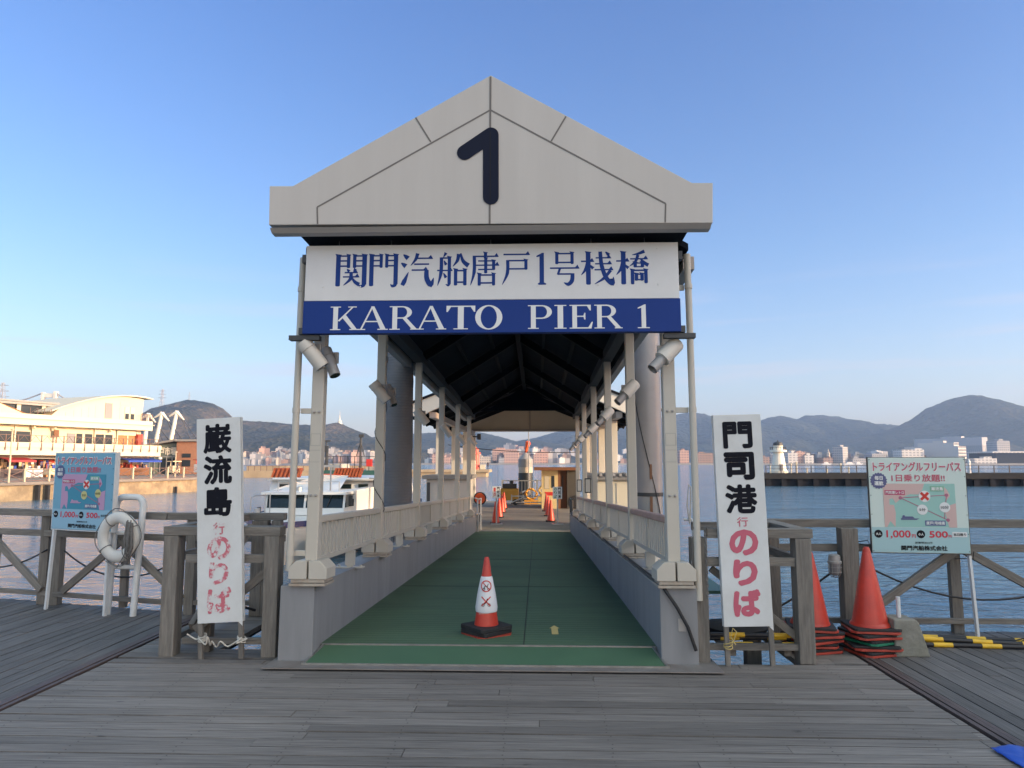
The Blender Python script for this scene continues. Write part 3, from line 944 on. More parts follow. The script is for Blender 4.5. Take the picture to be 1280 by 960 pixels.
MIN = {
    '関': gate() + Dot(37, 53, 44, 45, 8) + Cb([(63, 54), (57, 44)], [9, 1]) + Hb(30, 70, 42, 4) + Hb(25, 75, 29, 4) + Cb([(50, 42), (48, 22), (27, 3)], [9, 8, 1]) + Cb([(52, 28), (62, 14), (76, 5)], [3, 8, 10]),
    '門': gate(),
    '汽': Dot(8, 96, 22, 84) + Dot(2, 70, 16, 60) + Cb([(6, 2), (12, 14), (24, 42)], [9, 11, 1]) + Cb([(50, 99), (44, 80), (30, 62)], [9, 7, 1]) + Hb(44, 94, 84) + Hn(40, 84, 66) + Hb(33, 80, 48) + Cb([(77, 48), (78, 22), (90, 3), (98, 24)], [10, 12, 13, 1]),
    '船': Cb([(28, 100), (20, 86)], [9, 1]) + Hn(13, 40, 84) + Cb([(14, 86), (13, 38), (3, 0)], [9, 9, 1]) + Vb(39, 88, 4, 9) + Cb([(40, 8), (36, 1), (28, 4)], [8, 6, 1]) + Hb(1, 48, 46, 4) + Dot(22, 76, 29, 63, 8) + Dot(21, 38, 29, 24, 8) + Cb([(68, 96), (64, 76), (50, 58)], [10, 8, 1]) + Cb([(74, 98), (82, 74), (99, 60)], [4, 9, 12]) + Vb(59, 50, 0, 9) + Vb(88, 50, 0, 9) + Hn(59, 88, 45) + Hn(59, 88, 10),
    '唐': Vb(52, 100, 88, 9) + Hb(10, 94, 88) + Cb([(15, 89), (15, 40), (3, 0)], [9, 9, 1]) + Hn(28, 80, 74, 4) + Hb(20, 96, 61, 4) + Hn(28, 80, 48, 4) + Vb(53, 84, 36, 9) + Vb(79, 76, 46, 8) + Vb(32, 36, -1, 9) + Vb(79, 36, -1, 9) + Hn(32, 79, 31) + Hn(32, 79, 7),
    '戸': Hb(6, 92, 93) + Hn(22, 80, 74) + Vb(80, 77, 46, 9) + Hn(22, 80, 49) + Cb([(20, 76), (19, 36), (2, 1)], [9, 9, 1]),
    '1': [[(38, 0), (64, 0), (64, 4), (57.5, 7), (57.5, 97), (52, 97), (34, 88), (34, 84), (43.5, 86), (43.5, 7), (38, 4)]],
    '号': Vb(26, 98, 62, 10) + Vb(75, 98, 62, 10) + Hn(26, 75, 94) + Hn(26, 75, 67) + Hb(4, 97, 50) + Cb([(36, 50), (29, 30)], [6, 6]) + Hn(29, 72, 32) + Cb([(76, 34), (74, 12), (62, 1), (48, 6)], [10, 11, 9, 1]),
    '桟': tree() + Hb(46, 92, 80, 4) + Hb(44, 94, 62, 4) + Hb(42, 98, 44, 4) + Cb([(60, 99), (64, 56), (78, 18), (97, 2), (99, 22)], [9, 10, 11, 11, 1]) + Cb([(91, 42), (70, 18), (42, 1)], [8, 7, 1]) + Dot(76, 98, 87, 88, 9),
    '橋': tree() + Cb([(88, 99), (70, 92), (50, 88)], [9, 6, 1]) + Hb(44, 97, 76, 4) + Cb([(68, 88), (60, 68), (42, 54)], [8, 7, 1]) + Cb([(76, 76), (84, 66), (99, 56)], [3, 8, 9]) + Vb(59, 66, 50, 7) + Vb(81, 66, 50, 7) + Hn(59, 81, 63, 3.5) + Hn(59, 81, 52, 3.5) + Vb(50, 44, -1, 9) + Vb(91, 44, 2, 9) + Hn(50, 91, 41) + Vb(62, 32, 10, 7) + Vb(79, 32, 10, 7) + Hn(62, 79, 29, 3.5) + Hn(62, 79, 13, 3.5),
}


def serif(x, y, w): return [[(x - w / 2, y), (x + w / 2, y), (x + w / 2, y + 4), (x - w / 2, y + 4)]]


def ring(cx, cy, rx, ry, ix, iy, n=28):
    o = []
    for k in range(n):
        a, c = 2 * math.pi * k / n, 2 * math.pi * (k + 1) / n
        o.append([(cx + rx * math.cos(a), cy + ry * math.sin(a)), (cx + rx * math.cos(c), cy + ry * math.sin(c)), (cx + ix * math.cos(c), cy + iy * math.sin(c)), (cx + ix * math.cos(a), cy + iy * math.sin(a))])
    return o


def bowl(x, y0, y1, rx, t):
    o = []; n = 12; cy, ry = (y0 + y1) / 2, (y1 - y0) / 2
    for k in range(n):
        a, c = -math.pi / 2 + math.pi * k / n, -math.pi / 2 + math.pi * (k + 1) / n
        f = lambda q, X, Y_: (x + X * math.cos(q), cy + Y_ * math.sin(q))
        o.append([f(a, rx, ry), f(c, rx, ry), f(c, rx - t, ry - 5), f(a, rx - t, ry - 5)])
    return o


def Q(*p): return [list(p)]
def stem(x, t=17): return Q((x, 2), (x + t, 2), (x + t, 98), (x, 98)) + serif(x + t / 2, 0, t + 20) + serif(x + t / 2, 96, t + 20)


ROM = {   # glyph, advance width
    'K': (stem(12) + Q((29, 40), (34, 36), (84, 97), (79, 98)) + Q((42, 56), (56, 66), (98, 3), (80, 3)) + serif(88, 0, 34) + serif(80, 96, 30), 106),
    'A': (Q((8, 3), (14, 3), (50, 92), (47, 100)) + Q((45, 100), (56, 100), (98, 3), (79, 3)) + Q((24, 33), (76, 33), (76, 38), (24, 38)) + serif(12, 0, 28) + serif(87, 0, 36), 104),
    'R': (stem(12) + Q((29, 95), (48, 95), (48, 100), (29, 100)) + Q((29, 47), (50, 47), (50, 52), (29, 52)) + bowl(47, 47, 100, 34, 17) + Q((46, 50), (62, 50), (98, 4), (80, 4)) + serif(90, 0, 28), 104),
    'T': (Q((41, 3), (59, 3), (59, 97), (41, 97)) + serif(50, 0, 44) + Q((6, 95), (94, 95), (94, 100), (6, 100)) + Q((6, 98), (6, 74), (10, 74), (20, 95)) + Q((94, 98), (94, 74), (90, 74), (80, 95)), 100),
    'O': (ring(50, 50, 47, 52, 28, 47), 100),
    'P': (stem(12) + Q((29, 95), (50, 95), (50, 100), (29, 100)) + Q((29, 42), (50, 42), (50, 47), (29, 47)) + bowl(49, 42, 100, 36, 17), 92),
    'I': (stem(14), 46),
    'E': (stem(12) + Q((29, 95), (80, 95), (80, 100), (29, 100)) + Q((29, 0), (82, 0), (82, 5), (29, 5)) + Q((29, 49), (60, 49), (60, 54), (29, 54)) + Q((80, 98), (80, 76), (76, 76), (66, 95)) + Q((82, 2), (87, 28), (83, 28), (70, 5)) + Q((60, 38), (60, 66), (56, 66), (52, 53), (56, 38)), 92),
    '1': (Q((26, 2), (43, 2), (43, 100), (38, 100), (12, 86), (12, 82), (26, 86)) + serif(34, 0, 46), 62),
}

# ------------------------------------------------------------------ pier sign
SYv = 5.74


def gs(px, py): return on_plane(px, py, loc_(600, 360, SYv).y)


v_s = gs(600, 360).y
c00, c10 = gs(380, 416.5), gs(850.5, 415)
c01, c11 = gs(382, 306), gs(847.5, 304)
xl, xr = (c00.x + c01.x) / 2, (c10.x + c11.x) / 2
zl, zh = (c00.z + c10.z) / 2, (c01.z + c11.z) / 2
zm = gs(615, 374.5).z
SG = empty('pier_sign', 'wide white and blue sign board reading KARATO PIER 1 under the gable', 'sign', GM @ Vector(((xl + xr) / 2, v_s, zl)), rot=(-SL, 0, 0))
ox = (xl + xr) / 2
sw, sh = xr - xl, zh - zl
b = MB(); b.box(-sw / 2, 0, zm - zl, sw / 2, .07, sh); b.build('white_panel', 'sign_white', SG, bevel=.003)
b = MB(); b.box(-sw / 2 - .006, -.003, 0, sw / 2 + .006, .067, zm - zl - .002); b.build('blue_panel', 'sign_blue', SG, bevel=.003)
b = MB()
for s in (-1, 1):
    b.box(s * sw / 2 - .13 - (0 if s > 0 else .0), .03, -.045, s * sw / 2 + .13 if s > 0 else s * sw / 2 + .13, .10, -.006)
    b.box(min(s * (sw / 2 + .008), s * (sw / 2 + .045)), .02, .0, max(s * (sw / 2 + .008), s * (sw / 2 + .045)), .09, .055)
    b.box(min(s * (sw / 2 + .008), s * (sw / 2 + .04)), .02, sh - .14, max(s * (sw / 2 + .008), s * (sw / 2 + .04)), .09, sh - .07)
for x in (-.85, 0, .85, -1.3, 1.3): b.tube([(x, .03, sh), (x, .03, sh + .05)], .004, 6)
b.build('hanger', 'dark_steel', SG)
b = MB()
for x in (-1.42, -1.1, -.7, 0, .4, .9, 1.4):
    for z in (sh - .05, zm - zl + .12): b.lathe([(.009, 0), (.007, .004)], n=8, M=Matrix.Translation((x, 0, z)) @ Matrix.Rotation(math.pi / 2, 4, 'X'))
b.build('screw', 'sign_white', SG)


def put_polys(b, polys, x, z, sx, sz, y):
    for i, p in enumerate(polys):
        b.prism([(x + q[0] * sx / 100, z + q[1] * sz / 100) for q in p], y - .0016 - i * .00013, y - .0002)


b = MB()
jl = gs(419, 358); jr = gs(811, 318)
x0 = jl.x - ox; x1 = jr.x - ox; z0 = gs(615, 356.5).z - zl; z1 = gs(615, 315.5).z - zl
chars = '関門汽船唐戸1号桟橋'
cells = [(419, 459), (461, 498), (500.5, 543), (546, 586), (587, 625), (627, 665), (664, 690), (686, 725), (726, 767), (770, 811)]
for ch, (a, c) in zip(chars, cells):
    xa, xc = gs(a, 340).x - ox, gs(c, 340).x - ox
    if ch == '1': xa, xc = gs(657, 340).x - ox, gs(697, 340).x - ox
    put_polys(b, MIN[ch], xa, z0, xc - xa, z1 - z0, 0)
b.build('japanese_lettering', 'sign_ink', SG)
b = MB()
z0 = gs(615, 411.5).z - zl; z1 = gs(615, 382).z - zl
cells = [('K', 413, 449), ('A', 447, 485), ('R', 487, 523), ('A', 520, 558), ('T', 558, 594), ('O', 594, 628), ('P', 660, 690), ('I', 693, 708), ('E', 712, 741), ('R', 743, 778), ('1', 797, 812)]
for ch, a, c in cells:
    xa, xc = gs(a, 400).x - ox, gs(c, 400).x - ox
    po, w = ROM[ch]
    mn = min(q[0] for p in po for q in p); mxx = max(q[0] for p in po for q in p)
    sc = (xc - xa) / (mxx - mn)
    for i, p in enumerate(po):
        b.prism([(xa + (q[0] - mn) * sc, z0 + q[1] / 100 * (z1 - z0)) for q in p], -.003 - .0016 - i * .00006, -.0032)
b.build('roman_lettering', 'sign_letter', SG)

# ------------------------------------------------------------------ tubular floodlights on the posts
def floodlight(name, label, px, py, Y, ax_, L, r, mtl, nozzle=True, group='tubular floodlights on the gangway posts'):
    """ax_: direction towards the open end in world space, (x, y, z)"""
    o = empty(name, label, 'floodlight', at(px, py, Y), group=group)
    d = Vector(ax_).normalized()
    b = MB(); h = L / 2
    if nozzle:
        b.tube([-d * h, -d * (h - .01), d * .04], 0, 20, rs=[r * .93, r, r])
        b.build('housing', mtl, o, smooth=True)
        b = MB(); b.tube([d * .035, d * h], r * .66, 20, cap=False); b.tube([d * h, d * (h - .10)], r * .56, 20, cap=False)
        b.build('snoot', 'lamp_metal', o, smooth=True)
        b = MB(); b.tube([d * (h - .06), d * (h - .052)], r * .57, 20); b.build('lens', 'glass_dark', o)
    else:
        b.tube([-d * h, -d * (h - .01), d * -.06], 0, 20, rs=[r * .97, r * 1.02, r * 1.02])
        b.tube([d * -.058, d * h], r * .95, 20)
        b.build('housing', mtl, o, smooth=True)
        b = MB(); b.tube([d * (h + .001), d * (h + .004)], r * .8, 20); b.build('lens', 'glass_dark', o)
    b = MB(); b.cbox((.0, .075, .05), (.10, .03, .10)); b.tube([(0, .07, .03), (0, .02, 0)], .018, 8)
    b.build('bracket', 'lamp_metal', o, bevel=.004)
    return o


for k, (px, py, Y, L, r) in enumerate([(391, 443, 5.83, .27, .066), (475, 490, 8.25, .27, .066), (527, 521, 11.0, .27, .066), (558, 538, 13.85, .27, .066), (577, 549, 16.8, .27, .066), (591, 551, 19.7, .27, .066)]):
    lab = ['pale tubular floodlight on the front left post just below the sign corner', 'pale tubular floodlight on the second left post, beside the netted pile', 'pale tubular floodlight on the third left post, behind the netted pile',
           'small pale floodlight on the fourth left post of the gangway', 'small pale floodlight on the fifth left post of the gangway', 'small pale floodlight on the last left post of the gangway'][k]
    floodlight('floodlight', lab, px, py, Y, (.55, .15, -.72), L, r, 'lamp_pale', nozzle=False)
for k, (px, py, Y) in enumerate([(413, 453, 5.98), (488, 494, 8.4)]):
    lab = ['dark open-ended floodlight on the inner side of the front left post', 'dark open-ended floodlight on the inner side of the second left post'][k]
    floodlight('floodlight', lab, px, py, Y, (.38, -.22, -.85), .27, .05, 'lamp_metal', nozzle=False)
for k, (px, py, Y) in enumerate([(831, 445, 5.83), (783, 491, 8.2), (755.5, 521, 11.1), (738, 538.5, 13.95), (725, 550, 16.9), (718, 557, 19.7)]):
    lab = ['large pale floodlight on the front right post below the sign corner', 'pale floodlight on the second right post, left of the bare steel pile', 'pale floodlight on the third right post of the gangway',
           'small pale floodlight on the fourth right post of the gangway', 'small pale floodlight on the fifth right post of the gangway', 'small pale floodlight on the last right post of the gangway'][k]
    floodlight('floodlight', lab, px, py, Y, (-.60, -.25, -.62), .34, .07, 'lamp_pale')

# thin wires on the second left post and along the rail
b = MB()
pts = []
for k in range(42):
    t = k / 41; z = 3.0 - t * 2.0; a = t * 2 * math.pi * 3.3
    pts.append(GM @ Vector((-HS[-1] + .062 * math.cos(a) * 1.1, 2.45 + .062 * math.sin(a) * 1.1, z)))
b.tube(pts, .005, 5)
tag(b.build('power_cable', 'black_cable'), 'thin black cable spiralling down the second left post', 'cable')
b = MB()
pts = [GM @ Vector(p) for p in ((1.38, 15.5, .63), (1.38, 10, .63), (1.375, 5, .63), (1.37, 1.0, .63), (1.37, .1, .63), (1.38, -.12, .625), (1.41, -.18, .57), (1.49, -.19, .45), (1.57, -.19, .30), (1.63, -.185, .12))]
p2, t2 = [], []
for i in range(len(pts) - 1):
    for k in range(3): p2.append(pts[i].lerp(pts[i + 1], k / 3))
p2.append(pts[-1])
b.tube(p2, .014, 8)
tag(b.build('power_cable', 'black_cable', smooth=True), 'thick black cable lying along the right beam of the ramp', 'cable')
b = MB(); b.box(1.5, -.156, .26, 1.56, -.151, .36, M=GM); tag(b.build('wall_socket', 'lamp_metal', bevel=.004), 'small grey socket plate on the end of the right ramp beam', 'socket')

# ------------------------------------------------------------------ mooring piles beside the gangway
P = at(500, 600, 11.6)
pl = empty('mooring_pile', 'thick round mooring pile wrapped in dark grey netting left of the gangway', 'pile', (P.x - .05, 11.6, WATER))
b = MB(); b.lathe([(.225, -1), (.225, 2.15)], n=32); b.build('steel_tube', 'pile_steel', pl, smooth=True)
b = MB(); prof = [(.245, 2.1)]
z = 2.1
while z < 6.6: z += .12; prof.append((.238 + R.uniform(0, .012), z))
b.lathe(prof, n=40, cap=True)
for k in range(26):                                     # ragged hem
    a = 2 * math.pi * k / 26 + R.uniform(-.1, .1); q = R.uniform(.06, .26)
    c_, s_ = math.cos(a), math.sin(a); w = .03
    b.add([(.25 * math.cos(a - w * 4), .25 * math.sin(a - w * 4), 2.12), (.25 * math.cos(a + w * 4), .25 * math.sin(a + w * 4), 2.12), (.262 * c_, .262 * s_, 2.12 - q)], [(0, 1, 2)])
b.build('netting', 'net_mesh', pl, smooth=True)
P = at(811, 600, 11.9)
pl = empty('mooring_pile', 'bare pale steel mooring pile right of the gangway with a rusty slot', 'pile', (P.x, 11.9, WATER))
b = MB(); b.lathe([(.225, 2.68), (.225, 6.6)], n=36); b.build('steel_tube', 'pile_steel', pl, smooth=True)
b = MB(); b.lathe([(.232, 2.62), (.232, 2.68)], n=36); b.build('collar', 'dark_steel', pl, smooth=True)
b = MB(); b.lathe([(.222, 2.3), (.222, 2.62)], n=36); b.build('sleeve', 'lamp_metal', pl, smooth=True)
b = MB(); b.lathe([(.232, -1), (.232, 2.3)], n=36); b.build('lower_tube', 'lighthouse_white', pl, smooth=True)
b = MB(); b.box(-.018, -.24, 2.9, .018, -.222, 3.14); b.box(-.02, -.24, 2.3, .02, -.22, 2.62); b.build('rusty_slot', 'shed_brown', pl)
b = MB(); pts = [(-.232 * math.cos(t), -.232 * math.sin(t) - .002, 4.6 - 1.0 * t) for t in [i * .2 for i in range(16)]]
b.tube(pts, .007, 6); b.build('wire', 'black_cable', pl)
# ------------------------------------------------------------------ timber fences
def wx(px, Y): return (px - 671) * Y / F


ZT, ZM, ZB = (1.0, 1.075), (.77, .84), (.10, .15)


def rail(p0, p1, z, d, par, name='rail'):
    zc = (z[0] + z[1]) / 2
    return stick(name, (p0[0], p0[1], zc), (p1[0], p1[1], zc), d, z[1] - z[0], 'timber', par, up=(0, 0, 1)) if False else \
        stick(name, (p0[0], p0[1], zc), (p1[0], p1[1], zc), z[1] - z[0], d, 'timber', par, up=Vector((p1[1] - p0[1], -(p1[0] - p0[0]), 0)))


def fpost(x, y, w, d, top, par, z0=0.0): return stick('post', (x, y, z0), (x, y, top), w, d, 'timber', par, up=(0, 1, 0), bevel=.006)


# left barrier at the gangway mouth
lb = empty('timber_barrier', 'weathered timber barrier left of the ramp, behind the board for the island ferry', 'barrier', (0, 0, 0))
YL = 5.97
fpost(-3.12, YL + .07, .125, .14, .998, lb); fpost(-2.25, YL + .07, .125, .14, .998, lb)
fpost(-2.86, YL + .20, .09, .09, .99, lb)
rail((-3.19, YL + .07), (-2.18, YL + .07), ZT, .14, lb)
rail((-3.0, YL + .05), (-2.29, YL + .05), ZM, .05, lb)
rail((-3.0, YL + .05), (-2.29, YL + .05), ZB, .05, lb)
rail((-3.12, YL + .145), (-3.12, 7.55), ZT, .09, lb); rail((-3.12, YL + .145), (-3.12, 7.55), ZM, .05, lb)
rail((-3.12, YL + .145), (-3.12, 7.55), ZB, .05, lb)
stick('brace', (-2.92, YL + .10, .20), (-2.28, YL + .10, .72), .07, .04, 'timber', lb)
stick('brace', (-3.0, YL + .2, .2), (-3.0, 7.4, .95), .07, .05, 'timber', lb, up=(1, 0, 0))
fpost(-3.0, 7.63, .12, .12, .998, lb)
# left rear fence
fl = empty('timber_fence', 'weathered timber fence with diagonal braces along the left edge of the wharf', 'fence', (0, 0, 0))
pts = [(-7.45, fence_y_left(-7.45)), (-5.55, fence_y_left(-5.55)), (-4.0, 7.65), (-2.72, 7.65)]
for (a, c) in zip(pts[:-1], pts[1:]):
    rail(a, c, ZT, .10, fl); 
    rail(a, c, ZM, .045, fl); rail(a, c, ZB, .045, fl)
for x in (-7.45, -5.70, -5.52, -3.74, -2.94, -2.80):
    y = fence_y_left(x); fpost(x, y + .03, .10, .10, .998, fl)
for x in (-6.5, -4.6):
    y = fence_y_left(x); stick('mid_post', (x, y + .07, 0.02), (x, y + .07, .76), .075, .06, 'timber', fl)
for x0_, x1_ in ((-7.35, -6.5), (-5.68, -6.5), (-5.38, -4.6), (-3.80, -4.6)):
    stick('brace', (x0_, fence_y_left(x0_) - .03, .17), (x1_, fence_y_left(x1_) - .03, .76), .075, .05, 'timber', fl)
# right barrier
rb = empty('timber_barrier', 'weathered timber barrier right of the ramp, behind the board for the port ferry', 'barrier', (0, 0, 0))
YR = 5.915
fpost(1.335, YR + .07, .125, .14, 1.0, rb); fpost(2.18, YR + .07, .13, .14, .998, rb)
rail((1.40, YR + .06), (2.26, YR + .06), ZT, .12, rb); rail((1.40, YR + .05), (2.12, YR + .05), ZM, .05, rb); rail((1.40, YR + .05), (2.12, YR + .05), ZB, .05, rb)
rail((2.19, YR + .145), (2.19, 6.9), ZT, .13, rb); rail((2.18, YR + .145), (2.18, 6.9), ZM, .05, rb)
stick('brace', (2.16, YR + .12, .17), (1.45, YR + .12, .74), .06, .04, 'timber', rb)
fpost(1.93, 6.6, .13, .13, .998, rb, -.3); rail((1.42, 6.62), (2.2, 6.62), ZT, .05, rb)
stick('cross_beam', (1.6, YR + .09, .07), (1.6, 6.9, .07), .06, .06, 'timber', rb, up=(1, 0, 0)); stick('cross_beam', (2.05, YR + .09, .07), (2.05, 6.9, .07), .06, .06, 'timber', rb, up=(1, 0, 0))
# right rear fence
fr = empty('timber_fence', 'weathered timber fence with diagonal braces along the right edge of the wharf', 'fence', (0, 0, 0))
YF = 7.0
rail((2.16, YF), (9.0, YF), ZT, .11, fr); rail((2.16, YF), (9.0, YF), ZM, .045, fr); rail((2.16, YF), (9.0, YF), ZB, .045, fr)
for x in (2.24, 2.95, 5.3, 7.7): fpost(x, YF - .09, .155 if x > 2.5 else .1, .13, .998 if x != 2.95 else 1.0, fr)
for x in (4.01, 6.4): stick('mid_post', (x, YF + .06, .0), (x, YF + .06, .99), .10, .06, 'timber', fr)
for x0_, x1_ in ((3.07, 3.96), (5.15, 4.07), (5.45, 6.35), (7.6, 6.45)):
    stick('brace', (x0_, YF - .05, .17), (x1_, YF - .05, .78), .075, .05, 'timber', fr)


def sag(p0, p1, d, n=14):
    p0, p1 = Vector(p0), Vector(p1)
    return [p0.lerp(p1, i / n) - Vector((0, 0, d * 4 * (i / n) * (1 - i / n))) for i in range(n + 1)]


def rope(pts, r, m, label, name='rope', cat='rope'):
    o = MB().tube(pts, r, 6).build(name, m, smooth=True); return tag(o, label, cat)


rope(sag((3.1, 6.96, .66), (5.3, 6.96, .60), .30), .010, 'black_cable', 'black rope sagging between the posts of the right fence')
rope(sag((2.3, 6.97, .25), (2.98, 6.97, .70), .02), .010, 'black_cable', 'short black rope tied up to the post right of the caged lamp')
rope(sag((-5.4, fence_y_left(-5.4) - .02, .62), (-3.8, 7.6, .62), .26), .009, 'black_cable', 'black rope sagging behind the lifebuoy stand')
rope(sag((-7.4, fence_y_left(-7.4) - .02, .62), (-5.65, fence_y_left(-5.65) - .02, .62), .24), .009, 'black_cable', 'black rope sagging at the far left of the left fence')
rope([Vector(p) for p in ((-2.9, 6.14, .70), (-2.72, 6.02, .55), (-2.6, 6.05, .42), (-2.5, 6.3, .32))], .012, 'black_cable', 'dark rope on the brace behind the left ferry board')

# chain on the right barrier post
b = MB()
def links(pts):
    acc = []
    for a, c in zip(pts[:-1], pts[1:]):
        a, c = Vector(a), Vector(c); n = max(1, int((c - a).length / .026))
        for i in range(n): acc.append((a.lerp(c, i / n), (c - a).normalized()))
    for i, (p, d) in enumerate(acc):
        u = d.cross(Vector((0, 1, 0))) if i % 2 else d.cross(Vector((1, 0, 0)))
        if u.length < .1: u = Vector((0, 0, 1))
        u.normalize()
        ring_ = [p + d * math.cos(t) * .018 + u * math.sin(t) * .009 for t in [k * math.pi / 4 for k in range(9)]]
        b.tube(ring_, .0035, 4, cap=False)
links([(1.38, 5.90, 1.08), (1.385, 5.895, .62), (1.385, 5.895, .50)])
links([(1.30, 5.90, 1.085), (1.38, 5.93, 1.085), (1.46, 5.93, 1.085)])
links([(1.262, 5.90, .80), (1.260, 5.89, .45), (1.262, 5.89, .08)])
tag(b.build('chain', 'rope_grey'), 'dark steel chain hanging down the post right of the ramp', 'chain')

# caged lamp under the rail
cl = empty('caged_lamp', 'wire-caged bulkhead lamp hanging under the fence rail beside the traffic cones', 'lamp', (2.80, 6.86, .76))
b = MB(); b.lathe([(.03, 0), (.05, -.01), (.055, -.06), (.062, -.065), (.062, -.085)], n=20); b.build('cap', 'lamp_metal', cl, smooth=True)
b = MB(); b.lathe([(.048, -.085), (.048, -.16), (.03, -.195), (.005, -.2)], n=20); b.build('glass', 'grey_window', cl, smooth=True)
b = MB()
for k in range(8):
    a = k * math.pi / 4; c_, s_ = math.cos(a), math.sin(a)
    b.tube([(.058 * c_, .058 * s_, -.085), (.058 * c_, .058 * s_, -.17), (.035 * c_, .035 * s_, -.21), (0, 0, -.215)], .003, 5)
for z in (-.12, -.165): b.tube([(.059 * math.cos(t), .059 * math.sin(t), z) for t in [k * math.pi / 8 for k in range(17)]], .003, 5)
b.build('cage', 'lamp_metal', cl)

# ------------------------------------------------------------------ tall painted ferry boards
def ferry_board(label, base, tilt, lean, w, z0, ztop, glyphs, legm, shift):
    o = empty('ferry_board', label, 'sign board', base, rot=(-lean, tilt, 0))
    b = MB(); b.box(-w / 2, 0, z0, w / 2, .028, ztop)
    b.add([(w / 2 - .035, 0, z0), (w / 2, 0, z0), (w / 2, 0, z0 - .035)], [(0, 2, 1)])
    b.build('panel', 'board_white', o, bevel=.002)
    for s in (-1, 1):
        b = MB(); xx = s * (w / 2 - .019)
        b.box(xx - .0185, .002, .0, xx + .0185, .034, z0 - .002); b.build('leg', legm, o)
    b = MB(); b.box(-w / 2 - .002, .029, z0, -w / 2 + .03, .05, ztop); b.box(w / 2 - .03, .029, z0, w / 2 + .002, .05, ztop); b.build('frame', 'board_white', o)
    for nm, m_, lst in glyphs:
        b = MB()
        for ch, x, z, cw, chh, bold in lst: put_text(b, ch, x + shift, z, cw, chh, -.0016, bold)
        b.build(nm, m_, o)
    return o


s = 5.83 / F
ZL = lambda y: (828 - y) * s
ferry_board('white board lettered for the island ferry, worn red lower characters, left of the ramp', (gnd(276.5, 828.5).x - .045, 5.895, 0), rad(-3.3), rad(.6), 58.5 * s, ZL(782), ZL(519),
            [('black_characters', 'black_paint', [('巌', 0, ZL(546), 38 * s, 39 * s, .035), ('流', 0, ZL(587), 38 * s, 38 * s, .04), ('島', 0, ZL(628.5), 37 * s, 38 * s, .04)]),
             ('red_characters', 'pink_worn', [('行', 0.006, ZL(663), 15 * s, 16 * s, .02), ('の', .004, ZL(688), 31 * s, 30 * s, .045), ('り', 0.002, ZL(720), 26 * s, 29 * s, .045), ('ば', .004, ZL(754), 32 * s, 33 * s, .04)])], 'timber', -.008)
b = MB()
cx, cy = gnd(276.5, 828.5).x - .045, 5.86
pts = [Vector((cx + (x - 276) * s, 5.86 + dy, (828 - y) * s)) for x, y, dy in ((236, 794, -.03), (246, 801, -.01), (252, 800, -.03), (262, 806, -.05), (265, 796, -.06), (266, 808, -.02), (270, 802, -.05), (274, 810, -.02), (281, 802, -.05), (288, 809, -.02), (298, 804, -.02), (306, 798, -.02), (300, 805, -.03), (312, 800, -.0))]
b.tube(curve3(pts), .006, 6)
for z in (.155, .175, .19, .165): b.tube([(cx - .165 + .03 * math.cos(t), 5.91 + .04 * math.sin(t), z + .01 * math.sin(t)) for t in [k * math.pi / 5 for k in range(11)]], .005, 5)
for z in (.15, .165, .18, .172): b.tube([(cx + .165 + .032 * math.cos(t), 5.91 + .04 * math.sin(t), z - .01 * math.cos(t)) for t in [k * math.pi / 5 for k in range(11)]], .005, 5)
tag(b.build('tie_rope', 'rope_white', smooth=True), 'frayed white rope tied round the legs of the left ferry board', 'rope')
s = 5.74 / F
ZL = lambda y: (832.5 - y) * s
gb_ = gnd(938, 832.5); gb_.y = 5.845
ferry_board('white board lettered for the port ferry, bright pink lower characters, right of the ramp', gb_, rad(-1.2), rad(.6), 61.5 * s, ZL(784), ZL(516.5),
            [('black_characters', 'black_paint', [('門', 0, ZL(543), 38 * s, 35 * s, .04), ('司', 0, ZL(583), 39 * s, 36 * s, .05), ('港', 0, ZL(625), 41 * s, 37 * s, .04)]),
             ('red_characters', 'pink_paint', [('行', 0.0, ZL(654), 14 * s, 12 * s, .01), ('の', 0, ZL(680), 37 * s, 33 * s, .055), ('り', 0, ZL(717.5), 31 * s, 33 * s, .06), ('ば', 0, ZL(755), 35 * s, 34 * s, .055)])], 'timber', -.002)
b = MB(); cx = gb_.x
for k, z in enumerate((.15, .165, .18)): b.tube([(cx - .172 + .034 * math.cos(t), 5.86 + .04 * math.sin(t), z + .012 * math.sin(t + k)) for t in [j * math.pi / 5 for j in range(11)]], .0045, 5)
b.tube([(cx - .16, 5.80, .17), (cx - .12, 5.79, .28), (cx - .15, 5.79, .31), (cx - .165, 5.80, .24), (cx - .13, 5.79, .18)], .004, 5)
tag(b.build('tie_rope', 'rope_yellow', smooth=True), 'yellowish cord tied to the left leg of the right ferry board', 'rope')

# ------------------------------------------------------------------ fare boards
mat('teal_pale', (.56, .66, .62), .45); mat('teal_sea', (.27, .50, .46), .4); mat('land_pink', (.56, .40, .38), .4)
mat('strip_pale', (.33, .52, .55), .4); mat('pink_text', (.48, .10, .16), .4); mat('text_white', (.68, .70, .70), .4)
mat('fare_red', (.55, .025, .06), .4); mat('badge_blue', (.07, .09, .22), .4); mat('line_plum', (.36, .12, .20), .4)
mat('label_pink', (.45, .06, .15), .4); mat('label_green', (.20, .42, .30), .4); mat('label_blue', (.10, .14, .27), .4)
mat('blue_panel_old', (.15, .36, .50), .35, var=.05); mat('old_sea', (.035, .24, .36), .4); mat('old_pink', (.47, .28, .44), .4)
mat('old_strip', (.26, .45, .58), .4); mat('old_yellow', (.52, .50, .22), .4)


